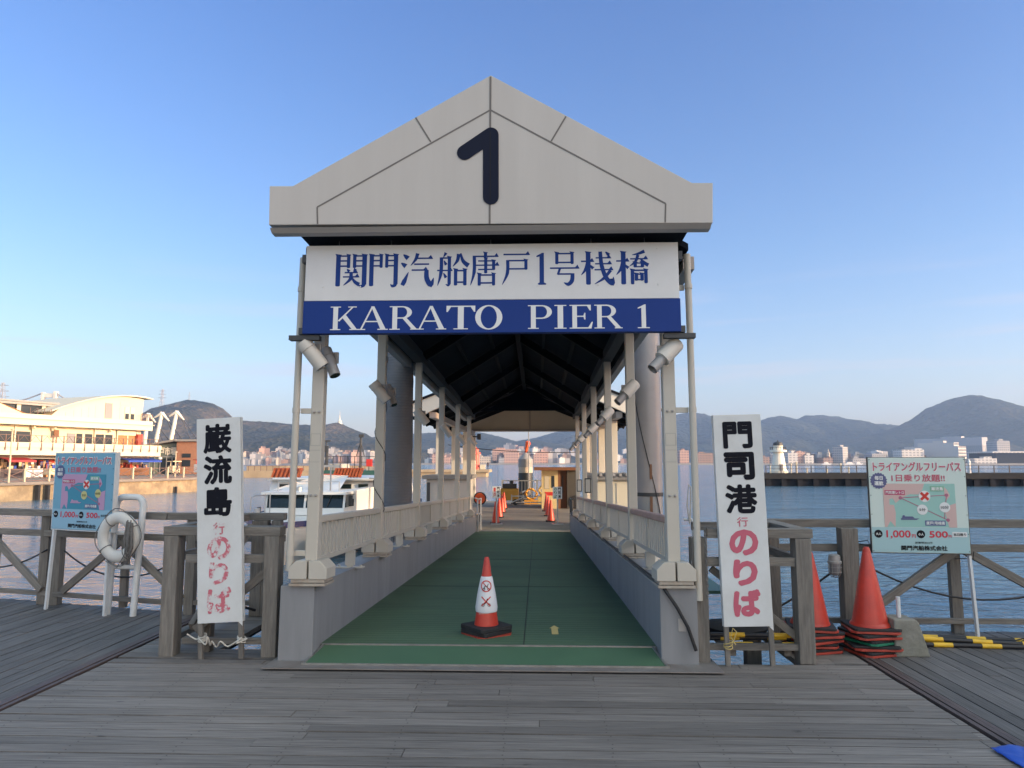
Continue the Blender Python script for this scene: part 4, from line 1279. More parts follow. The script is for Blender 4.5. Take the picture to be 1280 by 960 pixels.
def fare_board(label, M, w, h, old):
    o = bpy.data.objects.new('fare_board', None); C.objects.link(o); tag(o, label, 'sign board'); o.matrix_world = M
    back, sea_, land, strp = ('blue_panel_old', 'old_sea', 'old_pink', 'old_strip') if old else ('teal_pale', 'teal_sea', 'land_pink', 'strip_pale')
    circ = 'old_yellow' if old else 'text_white'
    X = lambda u: (u - .5) * w
    Z = lambda v: v * h
    lay = [0]

    def poly(b, pts, e=.0009):
        b.prism([(X(u), Z(v)) for u, v in pts], -lay[0] - e, -lay[0])
    def rect(u0, v0, u1, v1): return [(u0, v0), (u1, v0), (u1, v1), (u0, v1)]
    def disc(u, v, r, n=24, star=0):
        return [(u + (r if not star or k % 2 else r * .88) * math.cos(2 * math.pi * k / n) / w, v + (r if not star or k % 2 else r * .88) * math.sin(2 * math.pi * k / n) / h) for k in range(n)]
    b = MB(); b.box(-w / 2, 0, 0, w / 2, .03 if not old else .055, h); b.build('panel', back, o, bevel=.002)
    b = MB(); t = .012 if old else .006; e_ = .034 if not old else .06
    b.box(-w / 2 - t, .004, -t, -w / 2 - .001, e_, h + t); b.box(w / 2 + .001, .004, -t, w / 2 + t, e_, h + t); b.box(-w / 2, .004, h + .001, w / 2, e_, h + t); b.box(-w / 2, .004, -t, w / 2, e_, -.001)
    b.build('frame', 'white_pipe' if old else 'dark_steel', o)
    lay[0] = .001
    b = MB(); poly(b, rect(.005, .005, .995, .265)); b.build('price_strip', strp, o)
    b = MB(); poly(b, rect(.14, .268, .88, .725)); b.build('map_sea', sea_, o)
    lay[0] = .002
    b = MB()
    poly(b, [(.14, .725), (.14, .268), (.165, .268), (.20, .33), (.225, .30), (.25, .268), (.26, .42), (.245, .50), (.20, .50), (.20, .56), (.235, .57), (.265, .52), (.33, .575), (.38, .60), (.42, .615), (.50, .61), (.545, .66), (.57, .725)])
    poly(b, [(.77, .69), (.80, .66), (.825, .60), (.79, .555), (.77, .60)])
    poly(b, [(.88, .52), (.82, .50), (.765, .45), (.78, .36), (.80, .268), (.88, .268)])
    b.build('map_land', land, o)
    lay[0] = .003
    b = MB()
    def line(a, c, t=.007):
        A = Vector((X(a[0]), Z(a[1]))); B_ = Vector((X(c[0]), Z(c[1]))); strip(b, A, B_, t, -lay[0], .0008)
    n1, n2, n3 = (.315, .575), (.79, .605), (.79, .345)
    line(n1, n2); line(n1, n3); line(n2, (.755, .36))
    for p in (n1, n2, n3): poly(b, disc(*p, .016, 14), .0012)
    b.build('route_lines', 'line_plum', o)
    b = MB(); poly(b, rect(.155, .605, .365, .655)); b.build('label_plate', 'label_pink', o)
    b = MB(); poly(b, rect(.625, .645, .77, .70)); b.build('label_plate', 'label_green', o)
    b = MB(); poly(b, rect(.555, .285, .765, .34)); b.build('label_plate', 'label_blue', o)
    b = MB(); poly(b, disc(.10, .755, .078, 36, 1)); b.build('badge', 'badge_blue', o)
    b = MB(); poly(b, disc(.068, .195, .037)); b.build('price_badge', 'black_ink', o); b = MB(); poly(b, disc(.505, .195, .037)); b.build('price_badge', 'black_ink', o)
    b = MB(); poly(b, rect(.825, .17, .975, .222)); b.build('note_plate', 'old_strip' if old else 'text_white', o)
    b = MB(); lay[0] = .004
    poly(b, disc(.565, .592, .052)); b.build('cross_disc', 'text_white', o)
    b = MB(); poly(b, disc(.535, .452, .047)); poly(b, disc(.765, .478, .047)); b.build('time_disc', circ, o)
    lay[0] = .005
    b = MB(); strip(b, (X(.527), Z(.555)), (X(.603), Z(.630)), .024, -.005, .001); strip(b, (X(.603), Z(.555)), (X(.527), Z(.630)), .024, -.0056, .001); b.build('cross', 'red_ink', o)
    # ferry silhouette
    b = MB(); poly(b, [(.31, .345), (.47, .345), (.50, .36), (.31, .36)]); poly(b, [(.32, .362), (.45, .362), (.43, .38), (.35, .38), (.35, .392), (.33, .392)]); b.build('ferry_picture', 'badge_blue' if not old else 'old_pink', o)
    def tx(name, m_, items, y):
        b = MB()
        for (t_, u, v, ww, hh, bo) in items: put_text(b, t_, X(u), Z(v), ww * w, hh * h, y, bo)
        b.build(name, m_, o)
    tx('title_outline', 'text_white', [('トライアングルフリーパス', .5, .905, .93, .125, .065)], -.0022)
    tx('title_text', 'pink_text', [('トライアングルフリーパス', .5, .905, .91, .10, .035)], -.0032)
    tx('offer_text', 'pink_text', [('1日乗り放題!!', .51, .785, .55, .078, .028)], -.0024)
    tx('white_text', 'text_white', [('毎日', .10, .785, .085, .045, .04), ('運航', .10, .728, .095, .048, .04), ('門司港レトロ', .26, .63, .19, .033, .03), ('巌流島', .697, .672, .12, .036, .03), ('唐戸1号桟橋', .66, .313, .19, .036, .03), ('大人', .068, .195, .055, .028, .04), ('小人', .505, .195, .055, .028, .04)], -.0062)
    tx('fare_text', 'fare_red', [('1,000', .275, .190, .25, .088, .05), ('円', .432, .175, .04, .038, .03), ('500', .685, .195, .19, .07, .05), ('円', .80, .175, .03, .032, .03)], -.0032)
    tx('black_text', 'black_ink', [('5分', .535, .452, .065, .033, .02), ('10分', .765, .478, .08, .035, .02), ('当日限り', .90, .196, .125, .03, .02), ('創業明治22年', .53, .108, .18, .022, .01), ('関門汽船株式会社', .53, .052, .47, .052, .03)], -.0062)
    b = MB()
    for z in (.02, .2, .4, .6, .8, .98):
        for x in (.012, .988): b.prism([(X(x) + .004 * math.cos(t), Z(z) + .004 * math.sin(t)) for t in [k * math.pi / 3 for k in range(6)]], -.0035, -.0002)
    b.build('screw', 'black_ink', o)
    return o


def frame_M(bl, br, tl):
    z0 = (tl - bl); z = Vector((0, 0, 1)); x0 = (br - bl); x = Vector((x0.x, x0.y, 0)).normalized(); y = z.cross(x)
    M = Matrix((x, y, z)).transposed().to_4x4(); M.translation = (bl + br) / 2
    return M, (br - bl).length, z0.length


M, w_, h_ = frame_M(at(1091, 691.5, 6.83), at(1213.5, 691, 6.75), at(1086, 573.5, 6.87))
fo = fare_board('pale green fare and route board wired to the right fence beside the orange cones', M, w_, h_, False)
MI = M.inverted()
b = MB(); a = M @ Vector((w_ / 2 - .01, .012, -.02)); g_ = gnd(1216.5, 790); g_.y = min(g_.y, 6.74)
b.beam(MI @ a, MI @ Vector((a.x + .03, a.y, .005)), .035, .022); b.build('leg', 'white_pipe', fo)
b = MB(); b.tube([(w_ / 2 + .02, -.01, .02), (w_ / 2 + .04, .05, -.05), (w_ / 2 - .1, .1, -.06)], .004, 5); b.tube([(-w_ / 2 - .12, .05, .09), (-w_ / 2 - .04, .0, .11), (-w_ / 2 + .0, .05, .05), (-w_ / 2 - .1, .09, .07)], .005, 5)
b.build('tie_wire', 'black_cable', fo)
M, w_, h_ = frame_M(at(64, 660.5, 7.84), at(138, 664.5, 7.50), at(71.5, 567, 7.84))
fo = fare_board('faded blue fare and route board on the left fence behind the lifebuoy', M, w_, h_, True)
MI = M.inverted()
b = MB(); b.beam((-w_ / 2 + .03, .02, -.013), (-w_ / 2 - .03, .02, -.93), .03, .03); b.build('leg', 'white_pipe', fo)
b = MB(); b.beam((w_ / 2 - .04, .02, -.013), (w_ / 2 - .04, .02, -.93), .03, .03)
b.build('leg', 'white_pipe', fo)

# ------------------------------------------------------------------ lifebuoy stand
pa, pb = Vector((-4.62, 7.60, 0)), Vector((-4.28, 7.54, 0))
st = empty('lifebuoy_stand', 'white pipe stand holding the lifebuoy at the left fence', 'stand', (0, 0, 0))
b = MB(); r = .034; zt = 1.245; rr = .09
d = (pb - pa).normalized()
pts = [pa + Vector((.02, 0, 0.0)), pa + Vector((.03, .04, zt - rr))]
for k in range(1, 6): t = k / 6 * math.pi / 2; pts.append(pa + Vector((.03, .04, 0)) + d * rr * (1 - math.cos(t)) + Vector((0, 0, zt - rr + rr * math.sin(t))))
pts.append(pa + d * (rr + .03) + Vector((0, .04, zt)))
pts.append(pb - d * (rr - .0) + Vector((0, .04, zt)))
for k in range(1, 6): t = k / 6 * math.pi / 2; pts.append(pb + Vector((.02, .04, 0)) - d * rr * (1 - math.sin(t)) + Vector((0, 0, zt - rr + rr * math.cos(t))))
pts.append(pb + Vector((.02, .04, zt - rr))); pts.append(pb + Vector((-.005, 0, 0)))
b.tube(pts, r, 14); b.build('pipe_frame', 'white_pipe', st, smooth=True)
b = MB()
for z, q in ((.86, .022), (.50, .024)): b.tube([pa + Vector((.025, .03, z)), pb + Vector((.01, .03, z))], q, 10)
b.build('crossbar', 'white_pipe', st, smooth=True)
bc = Vector((-4.45, 7.47, .83))
by = empty('lifebuoy', 'white ring lifebuoy hanging on the pipe stand', 'lifebuoy', bc, rz=rad(-14))
b = MB(); n, m_ = 40, 14
vs = [((.205 + .062 * math.cos(2 * math.pi * j / m_)) * math.cos(2 * math.pi * i / n), .045 * math.sin(2 * math.pi * j / m_), (.205 + .062 * math.cos(2 * math.pi * j / m_)) * math.sin(2 * math.pi * i / n)) for i in range(n) for j in range(m_)]
fs = [(i * m_ + j, i * m_ + (j + 1) % m_, ((i + 1) % n) * m_ + (j + 1) % m_, ((i + 1) % n) * m_ + j) for i in range(n) for j in range(m_)]
b.add(vs, fs); b.build('ring', 'buoy_white', by, smooth=True)
b = MB()
for a in (.5, 2.2, 3.8, 5.3): b.tube([((.205 + .066 * math.cos(t)) * math.cos(a), .049 * math.sin(t), (.205 + .066 * math.cos(t)) * math.sin(a)) for t in [k * math.pi / 7 for k in range(15)]], .005, 5)
pts = [((.285 + .02 * math.sin(4 * t + 1)) * math.cos(t), -.01, (.285 + .02 * math.sin(4 * t + 1)) * math.sin(t)) for t in [k * math.pi / 16 for k in range(33)]]
b.tube(pts, .0055, 5); b.build('grab_line', 'rope_grey', by, smooth=True)
b = MB()
for k in range(9):
    x = .185 + .016 * (k % 4); y = -.07 - .01 * (k // 3)
    b.tube([(x, y, .17 + R.uniform(-.02, .02)), (x + R.uniform(-.02, .02), y - .02, 0), (x + R.uniform(-.03, .01), y, -.20 + R.uniform(-.05, .04)), (x + .02, y + .01, -.1), (x + .015, y, .16)], .008, 6)
b.tube([(.16, -.06, -.15), (.05, -.05, -.31), (-.12, -.03, -.25)], .005, 5)
tag(b.build('rope_coil', 'rope_grey', smooth=True, loc=bc, rot=(0, 0, rad(-14))), 'grey coil of rope hung over the right side of the lifebuoy', 'rope')

# ------------------------------------------------------------------ cones
def cone_body(b, h, r0, r1, z0=0.0, n=28): b.lathe([(r0, z0), (r0 - (r0 - r1) * .97, z0 + h * .97), (r1 * .8, z0 + h), (.002, z0 + h + .002)], n=n, cap=False)


def plate(b, s_, z0, z1, hole=.0, ch=.04):
    q = s_ / 2; c_ = ch
    pts = [(-q + c_, -q), (q - c_, -q), (q, -q + c_), (q, q - c_), (q - c_, q), (-q + c_, q), (-q, q - c_), (-q, -q + c_)]
    vs = [(x, y, z0) for x, y in pts] + [(x, y, z1) for x, y in pts]
    b.add(vs, [tuple(reversed(range(8))), tuple(range(8, 16))] + [(i, (i + 1) % 8, (i + 1) % 8 + 8, i + 8) for i in range(8)])


g = gnd(608, 789, .10)
cn = empty('traffic_cone', 'red traffic cone with white no-smoking and no-cycling wrap in the middle of the ramp', 'traffic cone', (g.x, g.y, .093 - SL * (g.y - 6)), rz=rad(38))
b = MB(); plate(b, .36, .0, .018); b.build('base', 'plate_red', cn)
b = MB(); plate(b, .345, .0185, .052, ch=.02); b.rot = 0; b.build('rubber_weight', 'rubber', cn, bevel=.004, rot=(0, 0, rad(9)))
b = MB(); plate(b, .35, .0525, .088, ch=.02); b.build('rubber_weight', 'rubber', cn, bevel=.004, rot=(0, 0, rad(2)))
b = MB(); cone_body(b, .60, .110, .022, .085); b.build('cone', 'cone_red', cn, smooth=True)
wr = MB()
wr.lathe([(.098, .205), (.102, .24), (.093, .30), (.084, .36), (.072, .42), (.055, .50), (.049, .515)], n=28, cap=False)
w_o = wr.build('wrap', 'white_wrap', cn, smooth=True)
b = MB()   # symbols on the wrap, bent round it on the camera side
def on_wrap(x, z):
    T_ = [(.098, .205), (.102, .24), (.093, .30), (.084, .36), (.072, .42), (.055, .50), (.049, .515)]
    r_ = T_[-1][0]
    for (ra, za_), (rb_, zb__) in zip(T_[:-1], T_[1:]):
        if za_ <= z <= zb__: r_ = ra + (rb_ - ra) * (z - za_) / (zb__ - za_)
    r_ += .0028
    a = -math.pi / 2 - rad(38) + x / r_ + .02
    return ((r_ + .001) * math.cos(a), (r_ + .001) * math.sin(a), z)
def wline(pts, t):
    pq = []
    for a, c in zip(pts[:-1], pts[1:]): pq += [Vector(a).lerp(Vector(c), k / 6) for k in range(6)]
    pq.append(Vector(pts[-1]))
    for a, c in zip(pq[:-1], pq[1:]):
        A, B_ = Vector(a), Vector(c); d_ = (B_ - A).normalized(); n_ = Vector((-d_.y, d_.x)) * t / 2
        b.add([on_wrap(*(A - n_)), on_wrap(*(B_ - n_)), on_wrap(*(B_ + n_)), on_wrap(*(A + n_))], [(0, 1, 2, 3)])
def wring(cx, cz, r_, t, n=20): wline([(cx + r_ * math.cos(2 * math.pi * k / n), cz + r_ * math.sin(2 * math.pi * k / n)) for k in range(n + 1)], t)
wring(0, .435, .046, .009)
wline([(-.032, .468), (.032, .402)], .007)
wline([(-.042, .345), (.042, .265)], .010); wline([(.042, .345), (-.042, .265)], .010)
b.build('prohibition_mark', 'red_ink', w_o)
b = MB()
wline([(-.02, .41), (-.01, .44), (.01, .425), (.018, .455)], .006); wring(-.02, .41, .010, .004, 8); wring(.022, .41, .010, .004, 8)
wline([(-.02, .28), (.005, .30), (.012, .33)], .008); wring(-.027, .275, .012, .004, 8); wring(.028, .275, .012, .004, 8)
b.build('pictogram', 'black_ink', w_o)
b = MB(); b.tube([(.03, -.11, .21), (-.09, -.14, .215), (-.15, -.1, .213)], .002, 4); b.build('string', 'rope_white', cn)

def stack(cx, cy, n, which, greens=()):
    for k in range(n):
        rz = rad([12, -6, 20, 3, -14, 8][k] + 5)
        jx, jy = R.uniform(-.02, .02), R.uniform(-.02, .02)
        if k == n - 1: jx = jy = 0
        lab = ('topmost orange cone of the ' + which) if k == n - 1 else ('nested cone %s the %s' % (['at the bottom of', 'second from the bottom of', 'third from the bottom of', 'just under the top of'][min(k, 3) if k < n - 2 else 3], which))
        o = empty('traffic_cone', lab, 'traffic cone', (cx + jx, cy + jy, k * .045), rz=rz, group='nested cones in two stacks by the right barrier')
        b = MB(); plate(b, .40, .003, .022); b.build('base', 'plate_green' if k in greens else 'plate_red', o, bevel=.003, rot=(rad(R.uniform(-.8, .8)), 0, 0))
        b = MB(); plate(b, .385, .0235, .044, ch=.02); b.build('rubber_weight', 'rubber', o, bevel=.004, rot=(0, 0, rad(R.uniform(-9, 9))))
        b = MB(); cone_body(b, .66, .150, .026, .044)
        if k == n - 1: b.lathe([(.165, .044), (.163, .056), (.145, .075)], n=28, cap=False)
        b.build('cone', 'cone_red', o, smooth=True)


stack(2.88, 6.36, 5, 'stack beside the concrete block', greens=(2,))
stack(2.38, 6.40, 5, 'stack half hidden by the barrier post')

# concrete block with pipe
bp_ = empty('concrete_weight', 'mossy concrete weight block with a short pipe standing out of its top', 'block', (3.14, 6.30, 0))
b = MB()
vs = [(-.145, -.13, 0), (.145, -.13, 0), (.145, .15, 0), (-.145, .15, 0), (-.13, -.10, .30), (.055, -.10, .30), (.055, .12, .30), (-.13, .12, .30), (.08, -.10, .27), (.08, .12, .27)]
b.add(vs, [(0, 3, 2, 1), (0, 1, 8, 5, 4), (2, 3, 7, 6, 9), (3, 0, 4, 7), (4, 5, 6, 7), (5, 8, 9, 6), (1, 2, 9, 8)])
b.build('block', 'concrete', bp_, bevel=.012)
b = MB(); b.tube([(-.04, 0, .29), (-.04, 0, .47)], .017, 12); b.build('pipe', 'white_pipe', bp_, smooth=True)

# yellow and black poles
def hazard_pole(label, p0, p1, r=.019):
    p0, p1 = Vector(p0), Vector(p1); L_ = (p1 - p0).length; d_ = (p1 - p0) / L_
    o = empty('hazard_pole', label, 'pole', p0, group='yellow and black barrier poles')
    b = MB(); b.tube([(0, 0, 0), d_ * L_], r, 12); b.build('rod', 'black_pole', o, smooth=True)
    b = MB(); t = .12
    while t < L_ - .1: b.tube([d_ * t, d_ * (t + .16)], r + .0015, 12); t += .40
    b.build('yellow_band', 'yellow_paint', o, smooth=True)
q = gnd(1152, 789); 
hazard_pole('uppermost yellow and black pole lying behind the concrete block', (3.4, 6.84, .021), (4.65, 6.66, .021))
hazard_pole('yellow and black pole with its end tied by black cord under the fare board', (3.38, 6.68, .021), (4.25, 6.60, .021))
hazard_pole('longest yellow and black pole, running out of the picture at the right', (3.32, 6.60, .06), (5.35, 6.34, .02))
hazard_pole('yellow and black pole lowest in the heap beside the block', (3.37, 6.53, .021), (4.5, 6.44, .021))
hazard_pole('upper yellow and black pole behind the legs of the right ferry board', (1.45, 6.12, .185), (2.15, 6.10, .185))
hazard_pole('middle yellow and black pole behind the legs of the right ferry board', (1.42, 6.16, .145), (2.14, 6.2, .145))
hazard_pole('lowest yellow and black pole behind the legs of the right ferry board', (1.5, 6.06, .122), (2.15, 6.05, .122))
b = MB(); b.tube([(4.33, 6.49, .02), (4.42, 6.46, .06), (4.45, 6.5, .10), (4.36, 6.55, .11), (4.25, 6.52, .05), (4.38, 6.44, .02)], .006, 6); b.tube([(4.2, 6.6, .03), (4.4, 6.58, .09), (4.6, 6.62, .07)], .006, 6)
tag(b.build('cord', 'black_cable', smooth=True), 'loop of black cord round the pole end under the fare board', 'cord')
# dark cover heap behind the right board
b = MB(); b.lathe([(.0, -.0), (.10, .01), (.2, .03), (.22, .08), (.16, .12), (.05, .14), (.002, .145)], n=14, cap=False)
for i, v in enumerate(b.v): b.v[i] = (v[0] * 1.3 + R.uniform(-.02, .02), v[1] + R.uniform(-.02, .02), v[2] + R.uniform(-.01, .01))
tag(b.build('rubber_bundle', 'rubber', smooth=True, loc=(1.75, 6.45, .10)), 'black rubber bundle lying on beams behind the right ferry board', 'bundle')

# blue sheet corner
b = MB()
a0, a1 = gnd(1240, 937), gnd(1280, 934.5)
pts = [(2.855, 4.02), (3.02, 4.05), (3.35, 4.03), (3.6, 3.8), (3.5, 3.4), (3.1, 3.45), (2.96, 3.75)]
n = 16
import itertools
vs = []; 
P0, P1, P2, P3 = gnd(1239, 938).xy, gnd(1330, 935).xy, gnd(1400, 1010).xy, gnd(1285, 966).xy
for i in range(n + 1):
    for j in range(n + 1):
        u, v = i / n, j / n
        p = P0 * (1 - u) * (1 - v) + P1 * u * (1 - v) + P2 * u * v + P3 * (1 - u) * v
        z = .008 + .018 * abs(math.sin(7 * u + 3 * v)) * min(1, 4 * u) + .006 * R.random()
        vs.append((p.x, p.y, z))
fs = [(i * (n + 1) + j, (i + 1) * (n + 1) + j, (i + 1) * (n + 1) + j + 1, i * (n + 1) + j + 1) for i in range(n) for j in range(n)]
b.add(vs, fs); o = b.build('blue_sheet', 'blue_sheet', smooth=True); sm = o.modifiers.new('s', 'SOLIDIFY'); sm.thickness = .003
tag(o, 'crumpled bright blue plastic sheet at the bottom right corner', 'sheet')

# white grab rail and service platform outside the right beam
sp_ = empty('service_ladder', 'white grab rail on a small green platform just outside the right gangway post', 'ladder', (1.50, 7.3, .40))
b = MB(); b.box(-.17, -.35, -.03, .32, .5, 0); b.build('platform', 'green_paint', sp_)
b = MB(); b.tube([(.04, -.2, 0), (.04, -.2, .62), (.02, -.2, .66), (-.05, -.2, .66)], .016, 8); b.tube([(.04, -.2, .08), (-.06, -.2, .05)], .016, 8); b.build('grab_rail', 'white_pipe', sp_, smooth=True)
b = MB(); b.tube([(.0, -.22, .62), (-.02, -.22, .8), (.0, -.22, 1.0), (.02, -.22, .98), (.015, -.22, .8), (.0, -.22, .62)], .008, 6); b.build('rope_loop', 'rope_white', sp_, smooth=True)
# ------------------------------------------------------------------ pontoon
PZ = -.50
b = MB(); b.box(-5.2, 22.0, PZ - .9, 3.7, 40.0, PZ); b.box(-2.3, 21.7, PZ - .4, 1.6, 22.0, PZ)
structure(b.build('pontoon', 'pontoon_deck'))
def pz(px, py): return gnd(px, py, PZ)


# hinge plate with low handrails at the foot of the ramp
for s, lab in ((-1, 'low grey steel guard rail at the left foot of the ramp'), (1, 'low grey steel guard rail at the right foot of the ramp')):
    o = empty('guard_rail', lab, 'rail', (UX + s * 1.42, 22.0, PZ))
    b = MB()
    for z in (1.0, .55): b.tube([(0, -1.2, z + .1), (0, 0, z), (-s * -.0, .9, z - .02)], .025, 8)
    for y in (-.3, .9): b.tube([(0, y, 0), (0, y, 1.0)], .028, 8)
    b.build('tube_frame', 'steel_rail' if s < 0 else 'dark_steel', o, smooth=True)

# ------------------------------------------------------------------ pavilion beyond the gangway
mat('pale_beige', (.58, .50, .38), .7, var=.08, vscale=.7)
PC = UX; PH = 4.25; PT = 3.05
pv = empty('waiting_pavilion', 'open waiting pavilion with wide gabled roof and yellow sunlit columns beyond the gangway', 'pavilion', (PC, 23.0, PZ))
dz = -PZ
def col(x, y):
    b = MB(); b.box(x - .13, y - 23 - .13, 0, x + .13, y - 23 + .13, PT + dz); b.build('column', 'pavilion_paint', pv, bevel=.01)
for y in (25.0, 29.6, 34.2, 38.2):
    for x in (-3.02, 3.02): col(x, y)
b = MB()
for s in (-1, 1):
    pts = [(0, PT + .62 + dz + 1.3), (s * PH, PT + dz + .25), (s * PH, PT + dz - .02), (s * 3.3, PT + dz - .02 + .12), (0, PT + dz + 1.62)]
    b.prism(pts, -.1, .12)
b.build('fascia', 'pavilion_paint', pv)
b = MB()
b.prism([(s_ * q, z) for s_, q, z in ((-1, PH, PT + dz + .2), (1, PH, PT + dz + .2), (1, 0, PT + dz + .62 + 1.3))], 15.1, 15.35)
b.build('rear_gable', 'pale_beige', pv)
b = MB(); b.box(-PH, 14.98, PT + dz + .2, PH, 15.08, PT + dz + .32); b.box(-.03, 15.02, PT + dz + .33, .03, 15.08, PT + dz + 1.6); b.build('gable_trim', 'eave_paint', pv)
for s in (-1, 1):
    b = MB(); pts = [(0, PT + dz + 1.95), (s * (PH + .1), PT + dz + .27), (s * (PH + .1), PT + dz + .19), (0, PT + dz + 1.86)]
    b.prism(pts, -.15, 15.5); b.build('roof_panel', 'roof_under', pv)
for y in (0.3, 2, 4.3, 6.6, 8.9, 11.2, 13.5):
    b = MB()
    for s in (-1, 1): b.beam((s * PH, y, PT + dz + .12), (0, y, PT + dz + 1.78), .1, .16)
    b.build('rafter', 'rafter_dark', pv)
b = MB()
for s in (-1, 1): b.box(s * 3.02 - .1, .1, PT + dz + .01, s * 3.02 + .1, 15.2, PT + dz + .2)
b.build('side_beam', 'eave_paint', pv)
for s, v in ((-1, 'left'), (1, 'right')):   # small cameras on columns
    for y in (25, 29.6):
        if s < 0: continue
        lab = 'small dark loudspeaker on the %s sunlit column of the pavilion' % ('nearer' if y < 26 else 'farther')
        o = empty('loudspeaker', lab, 'loudspeaker', (PC + 3.02 - .15, y - .14, .85))
        b = MB(); b.tube([(0, -.02, 0), (-.06, -.1, .05)], .03, 8); b.tube([(-.06, -.1, .05), (-.18, -.2, .12)], .0, 10, rs=[.04, .1]); b.build('horn', 'dark_steel', o)
        b = MB(); b.tube([(0, -.02, 0), (.08, -.05, -.12)], .02, 6); b.tube([(0, .02, 0), (0.0, -.04, 0)], .04, 8); b.build('bracket', 'dark_steel', o)
o = empty('security_camera', 'small dark camera on an arm at the last left post of the gangway', 'camera', at(598, 546, 20.4))
b = MB(); b.tube([(0, 0, 0), (-.22, 0, .02)], .02, 6); b.build('arm', 'dark_steel', o)
b = MB(); b.cbox((.02, -.03, .0), (.1, .14, .16)); b.build('housing', 'dark_steel', o, bevel=.01)

# ticket box / shelter left and kiosk right beside the gangway
def hut(name, label, x0, x1, y0, y1, z1, wall, roof, extra=None):
    o = empty(name, label, 'shed', ((x0 + x1) / 2, y0, PZ)); w = (x1 - x0) / 2; d_ = y1 - y0; h_ = z1 - PZ
    b = MB(); b.box(-w, 0, .02, w, d_, h_); b.build('wall', wall, o, bevel=.01)
    b = MB(); b.box(-w - .12, -.12, h_ + .005, w + .12, d_ + .12, h_ + .12); b.build('roof', roof, o)
    return o, w, d_, h_


p0, p1 = at(533, 600, 22.6), at(585, 600, 22.6)
o, w, d_, h_ = hut('equipment_box', 'beige equipment cabinet with brown flat lid left of the lower gangway', p0.x, p1.x, 22.6, 24.4, at(560, 599, 22.6).z, 'pale_box', 'pale_box_lid')
b = MB(); b.box(-.45, -.012, .7, .1, -.002, 1.5); b.build('door', 'pale_box', o)
b = MB(); b.box(-w + .02, -.012, .05, -w + .12, -.002, h_ - .1); b.build('black_edge', 'dark_steel', o)
p0, p1 = at(745, 600, 22.4), at(797, 600, 22.4)
o, w, d_, h_ = hut('equipment_box', 'cream equipment cabinet with ribbed grey roof right of the lower gangway', p0.x, p1.x + .2, 22.4, 25, at(770, 600, 22.4).z, 'cream_wall', 'pale_box_lid')
b = MB()
for k in range(9): b.box(-w - .1 + k * .2, -.2, h_ + .122, -w - .02 + k * .2, 2.6, h_ + .20)
b.build('roof_rib', 'lamp_metal', o)
b = MB(); b.box(-w + .62, -.012, .1, -w + .64, -.002, h_ - .1); b.build('wall_joint', 'lamp_metal', o)

# yellow shed with brown door
Y = 33.5
p0, pm, p1 = at(677, 600, Y), at(699, 600, Y), at(722, 600, Y)
o = empty('ticket_shed', 'small yellow shed with dark brown doorway and overhanging flat roof at the pontoon end', 'shed', ((p0.x + p1.x) / 2, Y, PZ))
w = (p1.x - p0.x) / 2; xm = pm.x - (p0.x + p1.x) / 2; h_ = at(690, 588, Y).z - PZ
b = MB(); b.box(-w, 0, 0, xm - .06, 2.4, h_); b.build('wall', 'shed_yellow', o)
b = MB(); b.box(xm - .058, .0, 0, xm + .06, 2.4, h_); b.box(xm + .061, .3, 0, w - .5, 2.4, h_); b.build('doorway', 'shed_brown', o)
b = MB(); b.box(w - .49, -.02, 0, w, 2.4, h_); b.box(xm + .2, .28, .7, w - .7, .295, 1.5); b.build('side_panel', 'shed_dark', o)
b = MB(); b.box(-w - .35, -.5, h_ + .01, w + .1, 2.8, h_ + .14); b.build('roof', 'shed_brown', o)
b = MB(); b.box(xm - .36, -.012, .95, xm - .22, -.002, 1.5); b.box(-w + .12, -.008, .9, xm - .46, -.002, 1.5); b.build('window', 'dark_window', o)
b = MB(); b.box(-w + .13, -.014, .91, xm - .47, -.0085, 1.49); b.build('notice', 'cream_wall', o)
b = MB(); b.prism([(-w + .25, .60), (xm - .3, .60), (xm - .16, .76), (-w + .12, .76)], -.01, -.002); b.build('red_emblem', 'red_ink', o)
tv = b = MB(); b.tube([(0, 0, 0), (0, .14, 0)], .30, 20); b.tube([(0, -.005, 0), (0, 0, 0)], .16, 16); tag(b.build('tyre_fender', 'rubber', loc=(pm.x + .75, Y - .05, PZ + .32)), 'black tyre leaning against the brown doorway of the yellow shed', 'tyre')

# dolphin pile with conical cap
Y = 41.5
P = at(657, 600, Y); rr = 9.0 * Y / F
o = empty('dolphin_pile', 'thick black and grey mooring pile with conical cap beyond the pontoon railing', 'pile', (P.x, Y, WATER))
zz = lambda y: at(657, y, Y).z - WATER
b = MB(); b.lathe([(rr, -1), (rr, zz(591))], n=36); b.build('lower_tube', 'pile_black', o, smooth=True)
b = MB(); b.lathe([(rr - .01, zz(591)), (rr - .01, zz(584))], n=36); b.build('band', 'pile_band', o, smooth=True)
b = MB(); b.lathe([(rr * 1.02, zz(584)), (rr * 1.02, zz(574)), (.02, zz(565))], n=36); b.build('conical_cap', 'pile_cap', o, smooth=False)
b = MB(); b.tube([(0, 0, zz(566)), (.15, 0, zz(553)), (.2, 0, zz(551))], .11, 8, rs=[.06, .16, .03]); b.build('marker_flag', 'orange_paint', o)
b = MB(); b.tube([(rr * .45, -rr - .1, 0), (rr * .45, -rr - .1, zz(540))], .03, 6); b.tube([(-rr * .5, -rr - .05, .6), (-rr * .4, -rr - .35, 1.5), (0, -rr - .3, 1.6)], .04, 6)
b.build('ladder_pole', 'steel_rail', o)

